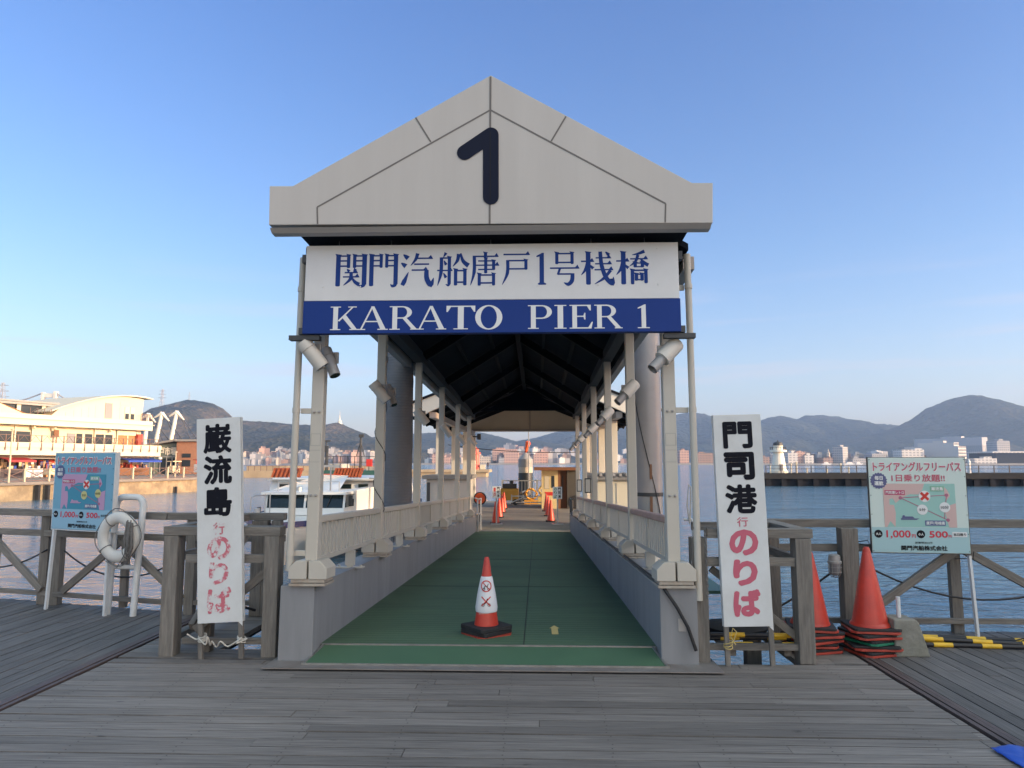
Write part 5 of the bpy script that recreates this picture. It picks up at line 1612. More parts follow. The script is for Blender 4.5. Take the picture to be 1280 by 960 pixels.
# pontoon end railing
Y = 39.7
o = empty('pontoon_railing', 'grey metal railing with thin upright bars along the far end of the pontoon', 'railing', (0, Y, PZ))
b = MB(); 
for z in (1.1, .12): b.box(-1.9, -.03, z, 3.6, .03, z + .05)
b.build('rail', 'steel_rail', o)
b = MB(); x = -1.85
while x < 3.6: b.box(x - .012, -.012, .1705, x + .012, .012, 1.0995); x += .17
b.build('bars', 'steel_rail', o)
for x in (-1.9, 0, 1.8, 3.6):
    b = MB(); b.box(x - .045, -.045, 0, x + .045, .045, 1.18); b.build('post', 'steel_rail', o)
# white cabinet, generator, trolley frame
P = at(637, 622, 36.5)
o = empty('generator', 'yellow wheeled generator with black engine on the pontoon', 'generator', (P.x, 36.5, PZ))
b = MB(); b.box(-.45, -.3, .22, .45, .5, .82); b.build('body', 'machine_yellow', o, bevel=.03)
b = MB(); b.box(-.35, -.2, .825, .35, .4, 1.05); b.lathe([(.1, 1.05), (.1, 1.2), (.03, 1.22)], (.1, .1, 0), 12); b.build('engine', 'dark_steel', o, bevel=.02)
for x in (-.3, .3):
    b = MB(); b.tube([(x, -.36, .15), (x, -.28, .15)], .15, 14); b.build('wheel', 'rubber', o)
P = at(683, 624, 35.0)
o = empty('folding_barrier', 'low white crossed steel barrier in front of the dark pile', 'barrier', (at(668, 625, 35).x, 35.0, PZ))
b = MB()
for a, c in (((-1.1, .35), (1.0, .35)), ((-1.1, .05), (-.4, .35)), ((.95, .05), (.3, .35)), ((-.9, .05), (.95, .05)), ((-1.1, .05), (-1.1, .42))): b.beam((a[0], 0, a[1] + .15), (c[0], 0, c[1] + .15), .05, .05)
b.build('steel_frame', 'white_pipe', o)
for k, (px, hh, mm, lb_) in enumerate([(664, .5, 'machine_yellow', 'yellow coil of hose beside the dark pile'), (681, .7, 'rope_yellow', 'yellowish hose bundle between the dark pile and yellow shed'), (647, .35, 'dark_steel', 'dark coil of rope right of the generator')]):
    P = at(px, 620, 37.2); b = MB()
    for q in range(5): b.tube([((.28 + R.uniform(-.05, .05)) * math.cos(t), R.uniform(-.08, .08), hh + (.26 + R.uniform(-.05, .05)) * math.sin(t)) for t in [j * math.pi / 7 for j in range(15)]], .035, 6)
    b.box(-.35, -.1, 0, .35, .2, max(.05, hh - .3))
    tag(b.build('hose_coil', mm, loc=(P.x, 37.2, PZ)), lb_, 'hose')
# orange disc buoy
P = at(600, 623, 26)
o = empty('round_buoy', 'round orange buoy in a dark rim at the left foot of the ramp', 'buoy', (P.x, 26, P.z))
b = MB(); b.tube([(0, -.05, 0), (0, .05, 0)], .19, 24); b.build('disc', 'orange_paint', o)
b = MB(); b.tube([(.2 * math.cos(t), 0, .2 * math.sin(t)) for t in [k * math.pi / 12 for k in range(25)]], .035, 8); b.build('rim', 'rubber', o)
b = MB(); b.tube([(0, 0, -.2), (0, 0, PZ - P.z)], .03, 8); b.build('stand', 'dark_steel', o)

# cones in two rows on the pontoon
def small_cone(px, py, label):
    g_ = pz(px, py)
    o = empty('traffic_cone', label, 'traffic cone', (g_.x, g_.y, PZ), group='cones in two rows on the pontoon')
    b = MB(); plate(b, .36, .002, .045); b.build('base', 'rubber', o)
    b = MB(); cone_body(b, .72, .14, .03, .045, 16); b.build('cone', 'cone_sun', o, smooth=True)
    return o


for i, (px, py) in enumerate([(619.5, 654.5), (624, 647), (627.5, 641), (630, 636)]):
    small_cone(px, py, ['nearest red cone of the left row on the pontoon', 'second red cone of the left row on the pontoon', 'third red cone of the left row on the pontoon', 'farthest red cone of the left row on the pontoon'][i])
for i, (px, py) in enumerate([(688.5, 652), (685.5, 645), (683, 639)]):
    small_cone(px, py, ['nearest red cone of the right row on the pontoon', 'second red cone of the right row on the pontoon', 'farthest red cone of the right row on the pontoon'][i])
def queue_sign(px, y0, y1, wpx, base_py, label, l1, l2, c1, c2):
    g_ = pz(px, base_py); Y = g_.y
    o = empty('queue_sign', label, 'sign', (g_.x, Y, PZ))
    z0, z1 = at(px, y1, Y).z - PZ, at(px, y0, Y).z - PZ; w = wpx * Y / F / 2
    b = MB(); b.box(-w, -.02, z0, w, .02, z1); b.build('panel', 'white_pipe', o)
    b = MB(); b.tube([(0, 0, 0.03), (0, 0, z0)], .025, 8); b.box(-.2, -.15, 0, .2, .15, .03); b.build('stand', 'steel_rail', o)
    for t_, xx, m_ in ((l1, w * .45, c1), (l2, -w * .45, c2)):
        b = MB(); n = len(t_)
        for i, ch in enumerate(t_): put_text(b, ch, xx, z1 - (z1 - z0) * (i + .6) / (n + .2), w * .62, (z1 - z0) / (n + .2) * .85, -.0215, .03)
        b.build('lettering', m_, o)
queue_sign(620.5, 608, 622.5, 10, 655.5, 'white queue sign with vertical writing behind the nearest left cone', '門司港', '唐戸', 'black_ink', 'red_ink')
queue_sign(697, 608.5, 623.5, 11.5, 655.5, 'white queue sign with green and black writing beside the right row of cones', '門司港', 'のりば', 'black_ink', 'green_tarp')
# sign on the left gangway post, frames on right posts
for px, Y, lab in ((734, 13.98, 'small dark framed notice on the fourth right gangway post'), (723.5, 16.9, 'small dark framed notice on the fifth right gangway post')):
    P = at(px + .7, 607, Y - .1); o = empty('framed_notice', lab, 'notice', (P.x, P.y, P.z))
    b = MB(); b.box(-.06, -.012, -.14, .06, .0, .14); b.build('frame', 'dark_steel', o)
    b = MB(); b.box(-.042, -.015, -.12, .042, -.0125, .12); b.build('sheet', 'lamp_pale', o)
# overhead wires on the pontoon
b = MB(); b.tube(sag(at(560, 556, 40), at(760, 563, 40), .25), .02, 5); tag(b.build('overhead_wire', 'black_cable'), 'thin dark wire crossing above the pontoon end', 'wire')

# ------------------------------------------------------------------ ferry boat
BY = 26.5
bt = empty('ferry_boat', 'white passenger boat with dark windscreen and orange life jackets moored left of the gangway', 'boat', (0, 0, 0))
P = lambda px, py, Y: at(px, py, Y)
xl_, xr_ = P(322, 640, 26).x, P(462, 640, 26).x; xc = (xl_ + xr_) / 2; hw = (xr_ - xl_) / 2
# hull: bow at Y=21.5, wide from 26 on
def hull_ring(y):
    t = min(1, max(0, (y - 21.6) / 5.0)); w = hw * (1 - (1 - t) ** 2.2) * 1.04 + .02
    return [(xc - w, y, -.24), (xc - w * .97, y, -.62), (xc - w * .72, y + .2, -1.2), (xc - w * .5, y + .5, -1.9), (xc + w * .5, y + .5, -1.9), (xc + w * .72, y + .2, -1.2), (xc + w * .97, y, -.62), (xc + w, y, -.24)]
ys = [21.6, 22, 22.5, 23.2, 24, 25, 26.5, 30, 34, 37]
b = MB(); vs = []; fs = []
for y in ys: vs += hull_ring(y)
for i in range(len(ys) - 1):
    for k in range(7): fs.append((i * 8 + k, (i + 1) * 8 + k, (i + 1) * 8 + k + 1, i * 8 + k + 1))
    fs.append((i * 8 + 7, (i + 1) * 8 + 7, (i + 1) * 8, i * 8))
fs.append(tuple(range((len(ys) - 1) * 8, len(ys) * 8))); fs.append(tuple(reversed(range(8))))
b.add(vs, fs); b.build('hull', 'boat_hull', bt, smooth=True)
b = MB(); vs = []; fs = []
for y in ys:
    r_ = hull_ring(y); q = .035
    for p in ((r_[0][0] - q, y - (.05 if y < 22 else 0), -.20), (r_[0][0] - q, y - (.05 if y < 22 else 0), -.38), (r_[7][0] + q, y - (.05 if y < 22 else 0), -.38), (r_[7][0] + q, y - (.05 if y < 22 else 0), -.20)): vs.append(p)
for i in range(len(ys) - 1):
    fs += [(i * 4, (i + 1) * 4, (i + 1) * 4 + 1, i * 4 + 1), (i * 4 + 2, (i + 1) * 4 + 2, (i + 1) * 4 + 3, i * 4 + 3)]
fs.append((0, 1, 2, 3))
b.add(vs, fs); b.build('blue_stripe', 'boat_blue', bt)
b = MB(); vs = []; fs = []
for y in ys: r_ = hull_ring(y); vs += [(r_[0][0], y, -.23), (r_[7][0], y, -.23)]
for i in range(len(ys) - 1): fs.append((i * 2, i * 2 + 1, (i + 1) * 2 + 1, (i + 1) * 2))
b.add(vs, fs); b.build('deck', 'boat_white', bt)
b = MB(); b.lathe([(.0, 0), (.13, .02), (.17, .2), (.13, .5), (.0, .55)], (0, 0, 0), 12, cap=False); b.build('fender', 'boat_dark', bt, smooth=True, loc=(xc + 1.0, 22.6, -1.3))
# wheelhouse
wy = 25.2
z0c, z1c = -.22, P(380, 615, wy).z
wl_, wr_ = P(331, 640, wy).x, P(430, 640, wy).x
wc, wwid = (wl_ + wr_) / 2, (wr_ - wl_) / 2
def wh(b, zlo, zhi, f0, f1, m0=0, inset=0.0, dep=3.0):
    b.add([(wl_ + inset, wy + f0, zlo), (wr_ - inset, wy + f0, zlo), (wr_ - inset, wy + f1, zhi), (wl_ + inset, wy + f1, zhi),
           (wl_ + inset, wy + dep, zlo), (wr_ - inset, wy + dep, zlo), (wr_ - inset, wy + dep, zhi), (wl_ + inset, wy + dep, zhi)],
          [(0, 1, 2, 3), (5, 4, 7, 6), (1, 5, 6, 2), (4, 0, 3, 7), (3, 2, 6, 7), (4, 5, 1, 0)])
za, zb_ = P(380, 635, wy).z, P(380, 617, wy).z
b = MB(); wh(b, z0c, za, -.1, 0); wh(b, zb_, z1c - .09, .15, .15); b.build('wheelhouse', 'boat_white', bt, bevel=.02)
b = MB(); wh(b, za + .002, zb_ - .002, .012, .16, inset=.03); b.build('windscreen', 'boat_glass', bt)
b = MB()
for u in (0, .5, 1.0):
    x = wl_ + (wr_ - wl_) * u
    b.beam((x + (.02 if u == 0 else -.02 if u == 1 else 0), wy + .0, za), (x + (.02 if u == 0 else -.02 if u == 1 else 0), wy + .14, zb_), .07, .04)
b.box(wl_ - .1, wy - .15, z1c - .088, wr_ + .1, wy + 3.1, z1c); b.build('window_frame', 'boat_white', bt)
b = MB()
for u in (.3, .78): b.beam((wl_ + (wr_ - wl_) * u, wy - .03, za + .02), (wl_ + (wr_ - wl_) * (u + .06), wy + .1, za + .5), .03, .02)
b.build('wiper', 'dark_steel', bt)
b = MB(); b.cbox((wr_ + .12, wy + .4, za + .25), (.12, .1, .35)); b.cbox((wl_ - .10, wy - .3, za - .05), (.1, .1, .2)); b.build('side_lamp', 'dark_steel', bt)
# side cabin at right of wheelhouse
cl_, cr_ = P(431, 640, 26.5).x, P(447, 640, 26.5).x
b = MB(); b.box(cl_, 26.3, -.22, cr_, 30, P(440, 612, 26.5).z); b.build('side_cabin', 'boat_white', bt, bevel=.03)
b = MB(); zc = P(437, 628, 26.3).z; b.box(cl_ + .13, 26.285, zc - .13, cl_ + .38, 26.298, zc + .13); b.build('porthole', 'boat_glass', bt, bevel=.004)
# upper saloon
uy = 29.5
ul, ur = P(333, 600, uy).x, P(483, 600, uy).x
zt = P(400, 597.5, uy).z
b = MB(); b.add([(ul, uy, -.2), (ur - .2, uy, -.2), (ur - .2, uy + .3, zt), (ul + .12, uy + .3, zt), (ul, 36.5, -.2), (ur, 36.5, -.2), (ur - .2, 36.5, zt), (ul + .12, 36.5, zt)],
      [(0, 1, 2, 3), (5, 4, 7, 6), (1, 5, 6, 2), (4, 0, 3, 7), (3, 2, 6, 7), (4, 5, 1, 0)])
b.build('saloon', 'boat_white', bt, bevel=.04)
b = MB(); q = P(458, 608, uy); b.add([(q.x, uy + .05, q.z - .35), (q.x + .38, uy + .05, q.z - .35), (q.x + .38, uy + .2, q.z + .35), (q.x + .06, uy + .2, q.z + .35)], [(0, 1, 2, 3)]); b.build('window', 'grey_window', bt)
b = MB(); q = P(372, 596, 27.5); b.add([(q.x - .9, 27.3, z1c + .0), (q.x + 1.7, 27.3, z1c), (q.x + 1.5, 29.3, z1c + .5), (q.x + .6, 28.6, z1c + .55), (q.x - .2, 29.3, z1c + .3)], [(0, 1, 2, 3), (0, 3, 4)]); b.build('white_cover', 'boat_white', bt)
b = MB()
for x in (wl_ + .3, wc, wr_ - .3): b.tube([(x, wy + .4, z1c), (x, wy + .4, z1c + .35)], .015, 6)
b.tube([(wl_ + .3, wy + .4, z1c + .35), (wr_ - .3, wy + .4, z1c + .35)], .015, 6)
b.tube([(wc + .5, wy + 1.4, z1c), (wc + .5, wy + 1.4, z1c + .9)], .03, 8); b.cbox((wc + .5, wy + 1.3, z1c + .9), (.7, .1, .08)); b.lathe([(.10, 0), (.10, .12), (.05, .16)], (wc - .6, wy + 1.2, z1c), 12)
b.build('roof_rail', 'steel_rail', bt)
b = MB()
for k in range(4): q_ = ul + .5 + k * 1.1; b.box(q_, uy + .15, zt - .62, q_ + .8, uy + .24, zt - .25)
b.build('window', 'boat_glass', bt)
b = MB(); b.box(ul + .05, uy - .02, zt - .10, ur - .1, uy + .32, zt - .05); b.build('roof_trim', 'lamp_pale', bt)
# life-jacket racks
for x0_, x1_, n_ in ((340, 377, 7), (417, 452, 9)):
    b = MB(); a = P(x0_, 590, uy + .8).x; c_ = P(x1_, 590, uy + .8).x
    for k in range(n_):
        x = a + (c_ - a) * (k + .3) / n_
        b.beam((x, uy + .8, zt + .02), (x + .12, uy + .8, zt + .40), .085, .3, up=(0, 1, 0))
    b.build('life_jacket_rack', 'jacket_orange', bt)
b = MB(); a = P(397, 595, uy + .6); b.box(a.x, uy + .5, zt + .01, a.x + .55, uy + .9, zt + .16); b.box(a.x + .6, uy + .5, zt + .01, a.x + 1.0, uy + .9, zt + .14); b.build('life_raft', 'orange_paint', bt, bevel=.04)
# rails
b = MB()
x0_ = P(313, 640, 24.5).x
b.tube([(x0_, 24.5, -.22), (x0_, 24.5, P(313, 622, 24.5).z), (x0_ + .1, 24.5, P(313, 620, 24.5).z), (wl_, wy, P(313, 620, 24.5).z)], .02, 6)
for x in (P(331, 640, 24.6).x, P(337, 640, 24.6).x): b.tube([(x, 24.6, -.22), (x, 24.6, .55)], .02, 6)
b.lathe([(.09, -.22), (.09, .1)], (P(317, 640, 23.5).x, 23.8, 0), 10)
b.build('bow_rail', 'steel_rail', bt)
b = MB(); b.tube([(P(344, 640, 22.5).x, 22.2, -.2), (P(347, 640, 22.3).x, 21.6, -.7)], .018, 6); b.build('mooring_line', 'rope_white', bt)
b = MB(); b.box(cl_ - .4, 25.6, -.9, cr_ + .2, 25.7, -.35); b.build('dark_opening', 'boat_dark', bt)
# barge and floodlight masts behind the boat
o = empty('work_barge', 'work barge with railed deck and lamp masts behind the passenger boat', 'barge', (P(440, 590, 44).x, 44, WATER))
zd = lambda y: at(440, y, 44).z - WATER
xo = P(440, 590, 44).x
X_ = lambda px: at(px, 590, 44).x - xo
b = MB(); b.box(X_(402), 0, -.3, X_(482), 6, zd(588)); b.build('hull', 'green_paint', o)
b = MB(); b.box(X_(409), .5, zd(588), X_(421), 3, zd(580)); b.box(X_(455), .5, zd(588), X_(466), 2, zd(584)); b.build('deck_house', 'pale_box', o)
b = MB()
for z in (zd(571), zd(578)): b.box(X_(407), -.02, z, X_(480), .02, z + .03)
for k in range(9): x = X_(407 + k * 9); b.box(x - .02, -.02, zd(588), x + .02, .02, zd(570))
b.build('railing', 'dark_steel', o)
b = MB(); b.tube([(X_(447.5), .5, zd(588)), (X_(447.5), .5, zd(546))], .06, 8); b.cbox((X_(448.5), .5, zd(544.5)), (.3, .2, .2))
for s in (-1, 1): b.tube([(X_(447.5 + s * 5), .5, zd(570)), (X_(447.5), .5, zd(552))], .03, 6)
b.build('mast', 'dark_steel', o)
b = MB(); b.tube([(X_(405), .5, zd(588)), (X_(405), .5, zd(564))], .10, 8); b.cbox((X_(403.5), .5, zd(561)), (.3, .2, .4)); b.cbox((X_(404), .5, zd(551)), (.5, .2, .1)); b.tube([(X_(404), .5, zd(564)), (X_(404), .5, zd(551))], .03, 6)
b.tube([(X_(398), .5, zd(572)), (X_(405), .5, zd(586))], .05, 6); b.build('lamp_mast', 'dark_steel', o)
b = MB(); b.box(X_(458), -.1, zd(583), X_(465), .1, zd(574)); b.build('red_board', 'red_ink', o)

# ------------------------------------------------------------------ left quay and market hall
QA, QB = Vector((-46.6, 45)), Vector((-36.4, 81))
qd = (QB - QA).normalized()
b = MB()
A0 = QA - qd * 30
poly = [(A0.x, A0.y), (QB.x, QB.y), (QB.x - 9.6, QB.y + 28), (-66, 150), (-160, 190), (-220, 20)]
n = len(poly)
b.add([(x, y, -.25) for x, y in poly] + [(x, y, -4) for x, y in poly], [tuple(range(n))] + [(i, i + n, (i + 1) % n + n, (i + 1) % n) for i in range(n)])
structure(b.build('quay', 'quay_stone'))
b = MB()
ins = .0
poly2 = [(A0.x + .5, A0.y), (QB.x + .4, QB.y + .4), (QB.x - 9.4, QB.y + 28), (-65.6, 149), (-158, 189), (-219, 20)]
b.add([(x, y, 0) for x, y in poly2] + [(x, y, -.246) for x, y in poly2], [tuple(range(n)), tuple(reversed(range(n, 2 * n)))] + [(i, i + n, (i + 1) % n + n, (i + 1) % n) for i in range(n)])
structure(b.build('promenade', 'quay_top'))
# fender posts on the quay wall
for t, lab in ((21.0, 'left'), (21.9, 'right')):
    p = QA + qd * (t - 5.6) + Vector((.35, -.1)); b = MB(); b.box(-.14, -.14, -2.2, .14, .14, -.3); tag(b.build('fender_pile', 'rubber', loc=(p.x, p.y, 0)), 'black fender pile on the quay wall, %s of the close pair' % lab, 'fender', 'fender piles')
p = QA + qd * 31; b = MB(); b.box(-.1, -.1, -2.0, .1, .1, -.9); tag(b.build('fender_pile', 'rubber', loc=(p.x + .3, p.y, 0)), 'single short black fender on the quay wall near the left ferry board', 'fender', 'fender piles')
# promenade fence panels: post + X brace each
proto = None; t = 1.0; k = 0
while t < 36.6:
    p = QA + qd * t + Vector((-.1, 0)); ang = math.atan2(qd.y, qd.x)
    if proto is None:
        o = empty('promenade_fence', 'cream quay railing panel with crossed bars', 'railing', (p.x, p.y, 0), ang, 'cream railing panels along the market quay')
        b = MB(); b.box(-.075, -.075, 0, .075, .075, 1.12); b.build('post', 'rail_cream', o)
        b = MB(); b.box(.1, -.03, 1.0, 2.15, .03, 1.06); b.beam((.1, .03, .1), (2.1, .03, .95), .05, .05); b.beam((.1, -.03, .95), (2.1, -.03, .1), .05, .05); b.box(.1, -.02, .06, 2.15, .02, .12); b.build('rail', 'rail_brown', o)
        proto = o
    else:
        o = copy_tree(proto); o.location = (p.x, p.y, 0)
    t += 2.25; k += 1
# market hall frame: origin, along facade t, outward n
MO = Vector((-55.9, 75.0)); MT = Vector((.333, .943)); ang = math.atan2(MT.y, MT.x)
hall = empty('market_hall', 'cream two-storey waterfront hall with curved roof, terraces and balcony railings', 'building', (MO.x, MO.y, 0), ang)
# local: x along facade (s), y = inwards (left of direction) -> away from water is +y
def face(b, s0, s1, z0, z1, y=0.0, d=.15): b.box(s0, y, z0, s1, y + d, z1)
b = MB(); b.box(-25, 0, 5.7, 17.9, 14, 6.9); b.box(-25, -.15, 6.35, 18.05, -.01, 6.45); b.build('roof_terrace', 'cream_trim', hall)
b = MB(); b.box(-25, -1.6, 2.40, 17.9, 13, 3.2); b.box(-25, -1.7, 3.2, 17.9, -1.5, 3.75); b.build('balcony', 'cream_trim', hall)
b = MB(); b.box(-25, 1.2, 3.2, 17.2, 13, 5.69); b.build('upper_wall', 'cream_wall', hall)
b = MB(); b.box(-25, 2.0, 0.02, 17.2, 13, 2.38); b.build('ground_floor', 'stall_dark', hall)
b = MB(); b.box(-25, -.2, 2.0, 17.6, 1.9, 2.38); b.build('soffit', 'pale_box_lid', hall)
# vaulted top floor
pts = [(4.8, 6.9)]
for k in range(15):
    u = k / 14; s_ = 4.8 + 12.4 * u; pts.append((s_, 6.92 + 2.95 * math.sin(math.pi * (.04 + .56 * u)) ** .9 if u > 0 else 6.92))
pts += [(16.6, 9.35), (16.3, 6.9)]
b = MB(); b.prism([(p[0], p[1]) for p in pts[:-2]] + [(17.0, 6.9)], 1.0, 11); b.build('vaulted_storey', 'cream_wall', hall)
b = MB(); rp = []
top = [(4.4 + 13.9 * k / 16, 6.95 + 3.02 * math.sin(math.pi * (.03 + .575 * k / 16)) ** .9) for k in range(17)]
b.prism(top + [(x, z + .14) for x, z in top[::-1]], .6, 11.4); b.build('vault_roof', 'cream_trim', hall)
b = MB()
for s0 in (6.5, 7.5, 8.5, 9.4, 10.3, 13.7): b.box(s0, .985, 6.95, s0 + .05, .998, 7.0 + (s0 - 5) * .28 if s0 < 12 else 9.2)
b.box(13.9, .97, 8.75, 16.2, .996, 8.80); b.build('panel_line', 'stall_cream', hall)
b = MB(); b.box(11.6, .93, 7.0, 12.6, .995, 8.9); b.build('window', 'grey_window', hall)
for s0 in (14.4, 15.2):
    b = MB(); b.box(s0, .93, 7.0, s0 + .65, .995, 8.6); b.build('window', 'cream_trim', hall)
    b = MB(); b.box(s0 + .06, .90, 7.05, s0 + .59, .929, 7.75); b.build('pane', 'dark_window', hall)
b = MB(); b.box(-9, 3, 8.4, 9, 12, 8.58); b.box(-9, 2.9, 8.1, 9, 3.1, 8.35); b.build('flat_roof', 'roof_grey', hall)
b = MB()
for s0, s1 in ((-8.5, -3), (-2, 0.2), (1.0, 2.2), (2.9, 5.2)): b.box(s0, 3.3, 6.95, s1, 3.5, 8.09)
b.build('window', 'dark_window', hall)
b = MB()
for s0 in (-3, .3, 2.3, 5.2): b.box(s0, 3.15, 6.9, s0 + .45, 3.28, 8.09)
b.build('pillar', 'cream_trim', hall)
b = MB(); b.prism([(-6, 6.9), (2.0, 6.9), (-2.6, 8.6), (-6, 8.6)], 1.3, 2.6); b.build('gable_wall', 'stall_cream', hall)
b = MB(); b.beam((-3.0, 1.9, 8.75), (2.2, 1.9, 6.98), .9, .16, up=(0, 0, 1)); b.build('gable_roof', 'brown_wood', hall)
# 2nd floor openings
spec = [(-6, -1.0, 'brown_wood'), (-.9, .7, 'dark_window'), (1.1, 2.6, 'dark_window'), (7.0, 8.0, 'grey_window'), (8.2, 8.9, 'dark_window'), (10.5, 13.0, 'dark_window'), (13.6, 16.4, 'orange_panel'), (9.3, 10.2, 'dark_window')]
for s0, s1, m_ in spec:
    b = MB(); b.box(s0, 1.10, 3.25, s1, 1.195, 5.0); b.build('window', m_, hall)
b = MB()
for s0 in (10.4, 11.7, 12.9, 13.5, 15, 16.4, -6.2, -1, .8, 2.7): b.box(s0, .98, 3.2, s0 + .14, 1.09, 5.6)
for s0 in (10.5, 13.6): b.box(s0, .96, 5.01, s0 + 2.7, 1.09, 5.55)
b.build('window_frame', 'cream_trim', hall)
b = MB()
s0 = -7
while s0 < 17.8:
    b.box(s0 - .04, -1.74, 3.75, s0 + .04, -1.66, 4.55); b.box(s0 - .05, -1.76, 2.9, s0 + .05, -1.71, 3.7)
    if s0 < 16.6: b.beam((s0 + .05, -1.7, 3.82), (s0 + .62, -1.7, 4.45), .03, .03); b.beam((s0 + 1.2, -1.7, 3.82), (s0 + .64, -1.7, 4.45), .03, .03)
    s0 += 1.28
b.box(-7, -1.73, 4.47, 17.8, -1.67, 4.52)
b.build('balcony_railing', 'rail_brown', hall)
b = MB(); s0 = 16.2
while s0 < 18: b.box(s0, .2, 6.9, s0 + .05, .25, 7.8); s0 += .25
b.box(16.2, .2, 7.75, 18, .25, 7.82)
s0 = 1.8
while s0 < 5.0: b.box(s0, .2, 6.9, s0 + .05, .25, 7.6); b.beam((s0, .22, 6.95), (s0 + .7, .22, 7.55), .03, .03); s0 += .8
b.build('roof_railing', 'rail_brown', hall)
b = MB(); b.box(16.2, .5, 3.4, 16.9, .9, 5.2); b.build('red_banner', 'stall_red', hall)
b = MB(); b.box(5.0, .6, 4.5, 5.6, .7, 5.3); b.beam((5.3, .6, 3.2), (5.3, .6, 4.5), .08, .08); b.build('hanging_sign', 'brown_wood', hall)
b = MB()
for s0 in (2.6, 5.0, 12.2): b.lathe([(.02, -.16), (.16, -.08), (.16, .08), (.02, .16)], (s0, .5, 5.45), 10, cap=False)
b.build('globe_lamp', 'stall_cream', hall)
# blue awning and stalls under the balcony
def loc2(s_, y_, z_): return (MO.x + MT.x * s_ - MT.y * y_, MO.y + MT.y * s_ + MT.x * y_, z_)
def stall(label, s0, s1, m1, m2, awn=None, cat='stall'):
    o = empty('market_stall', label, cat, loc2((s0 + s1) / 2, .8, 0), ang, 'shop fronts under the market hall')
    w = (s1 - s0) / 2
    b = MB(); b.box(-w, -.5, .01, w, .6, .95); b.build('counter', m1, o)
    b = MB(); b.box(-w, .7, 1.0, w, 1.0, 1.9); b.build('display', m2, o)
    cell = .34; n_ = int(2 * w / cell)
    for q_, mq in enumerate(('stall_cream', 'stall_orange', 'stall_red', 'white_pipe', 'awning_blue')):
        b = MB()
        for k in range(n_):
            if R.randrange(5) == q_ or (q_ == 0 and k == 0): x = -w + k * cell; b.box(x + .02, -.45, .952, x + .3, -.1, R.uniform(1.0, 1.45)); b.box(x + .02, .62, 1.0, x + .3, .69, R.uniform(1.3, 2.0))
        if b.v: b.build('goods', mq, o)
    if awn:
        b = MB(); b.prism([(0, 0), (0, .08), (1, .08), (1, 0)], 0, 1)
        b = MB(); b.add([(-w, -2.6, 1.85), (w, -2.6, 1.85), (w, .2, 2.35), (-w, .2, 2.35)], [(0, 1, 2, 3)]); b.add([(-w, -2.6, 1.85), (w, -2.6, 1.85), (w, -2.6, 1.65), (-w, -2.6, 1.65)], [(0, 3, 2, 1)]); b.build('awning', awn, o)
stall('dark shop front with pale signboard at the far left under the market hall', -6, -2, 'brown_wood', 'stall_dark')
stall('shop front with a dull red awning strip under the market hall', -1.5, 1.5, 'stall_dark', 'brown_wood', 'awning_red')
stall('white and blue kiosk front under the market hall', 1.8, 3.8, 'white_pipe', 'stall_dark')
stall('orange and cream shop front left of the blue fare board', 4.2, 6.6, 'stall_orange', 'stall_red')
stall('shop front hidden mostly behind the blue fare board', 7, 12.0, 'stall_red', 'stall_dark')
stall('shop front under the long blue awning', 13, 18.0, 'brown_wood', 'stall_cream', 'awning_blue')
for i, (s_, y_, w_, z_, m_) in enumerate([(.5, -6, 1.8, 1.0, 'stall_cream'), (3.4, -7, .9, 1.3, 'white_pipe'), (5.2, -6, 1.2, 1.2, 'stall_orange'), (16, -6, 1.1, 1.2, 'stall_cream'), (19.0, -7, .9, 1.4, 'white_pipe')]):
    o = empty('promenade_kiosk', ['cream cart on the promenade near the left picture edge', 'small white vending cart on the promenade', 'orange flower cart on the promenade beside the fare board', 'cream cart on the promenade under the blue awning', 'white covered cart in front of the glass market entrance'][i], 'cart', loc2(s_, y_, 0), ang)
    b = MB(); b.box(-w_ / 2, -.4, .35, w_ / 2, .4, z_); b.build('body', m_, o, bevel=.03)
    b = MB(); b.box(-w_ / 2 - .1, -.5, z_ + .5, w_ / 2 + .1, .5, z_ + .6); [b.box(x - .03, -.03, z_, x + .03, .03, z_ + .5) for x in (-w_ / 2, w_ / 2)]; b.build('canopy', R.choice(['stall_red', 'stall_cream']), o)
    for x in (-w_ / 3, w_ / 3):
        b = MB(); b.tube([(x, -.45, .2), (x, -.38, .2)], .2, 12); b.build('wheel', 'rubber', o)
# promenade lamp poles
for i, (px, py0, py1, Y) in enumerate([(15.5, 603, 538, 57), (220, 602, 566, 77)]):
    a = at(px, py1, Y); o = empty('lamp_pole', ['slim pale pole standing at the quay edge near the left picture edge', 'slim pale pole at the quay edge in front of the brick wall'][i], 'pole', (a.x, Y, 0))
    b = MB(); b.tube([(0, 0, 0), (0, 0, a.z)], .07, 8, rs=[.08, .05]); b.build('pole', 'rail_cream', o); b = MB(); b.cbox((0, 0, a.z + .08), (.2, .2, .14)); b.build('head', 'rail_cream', o)


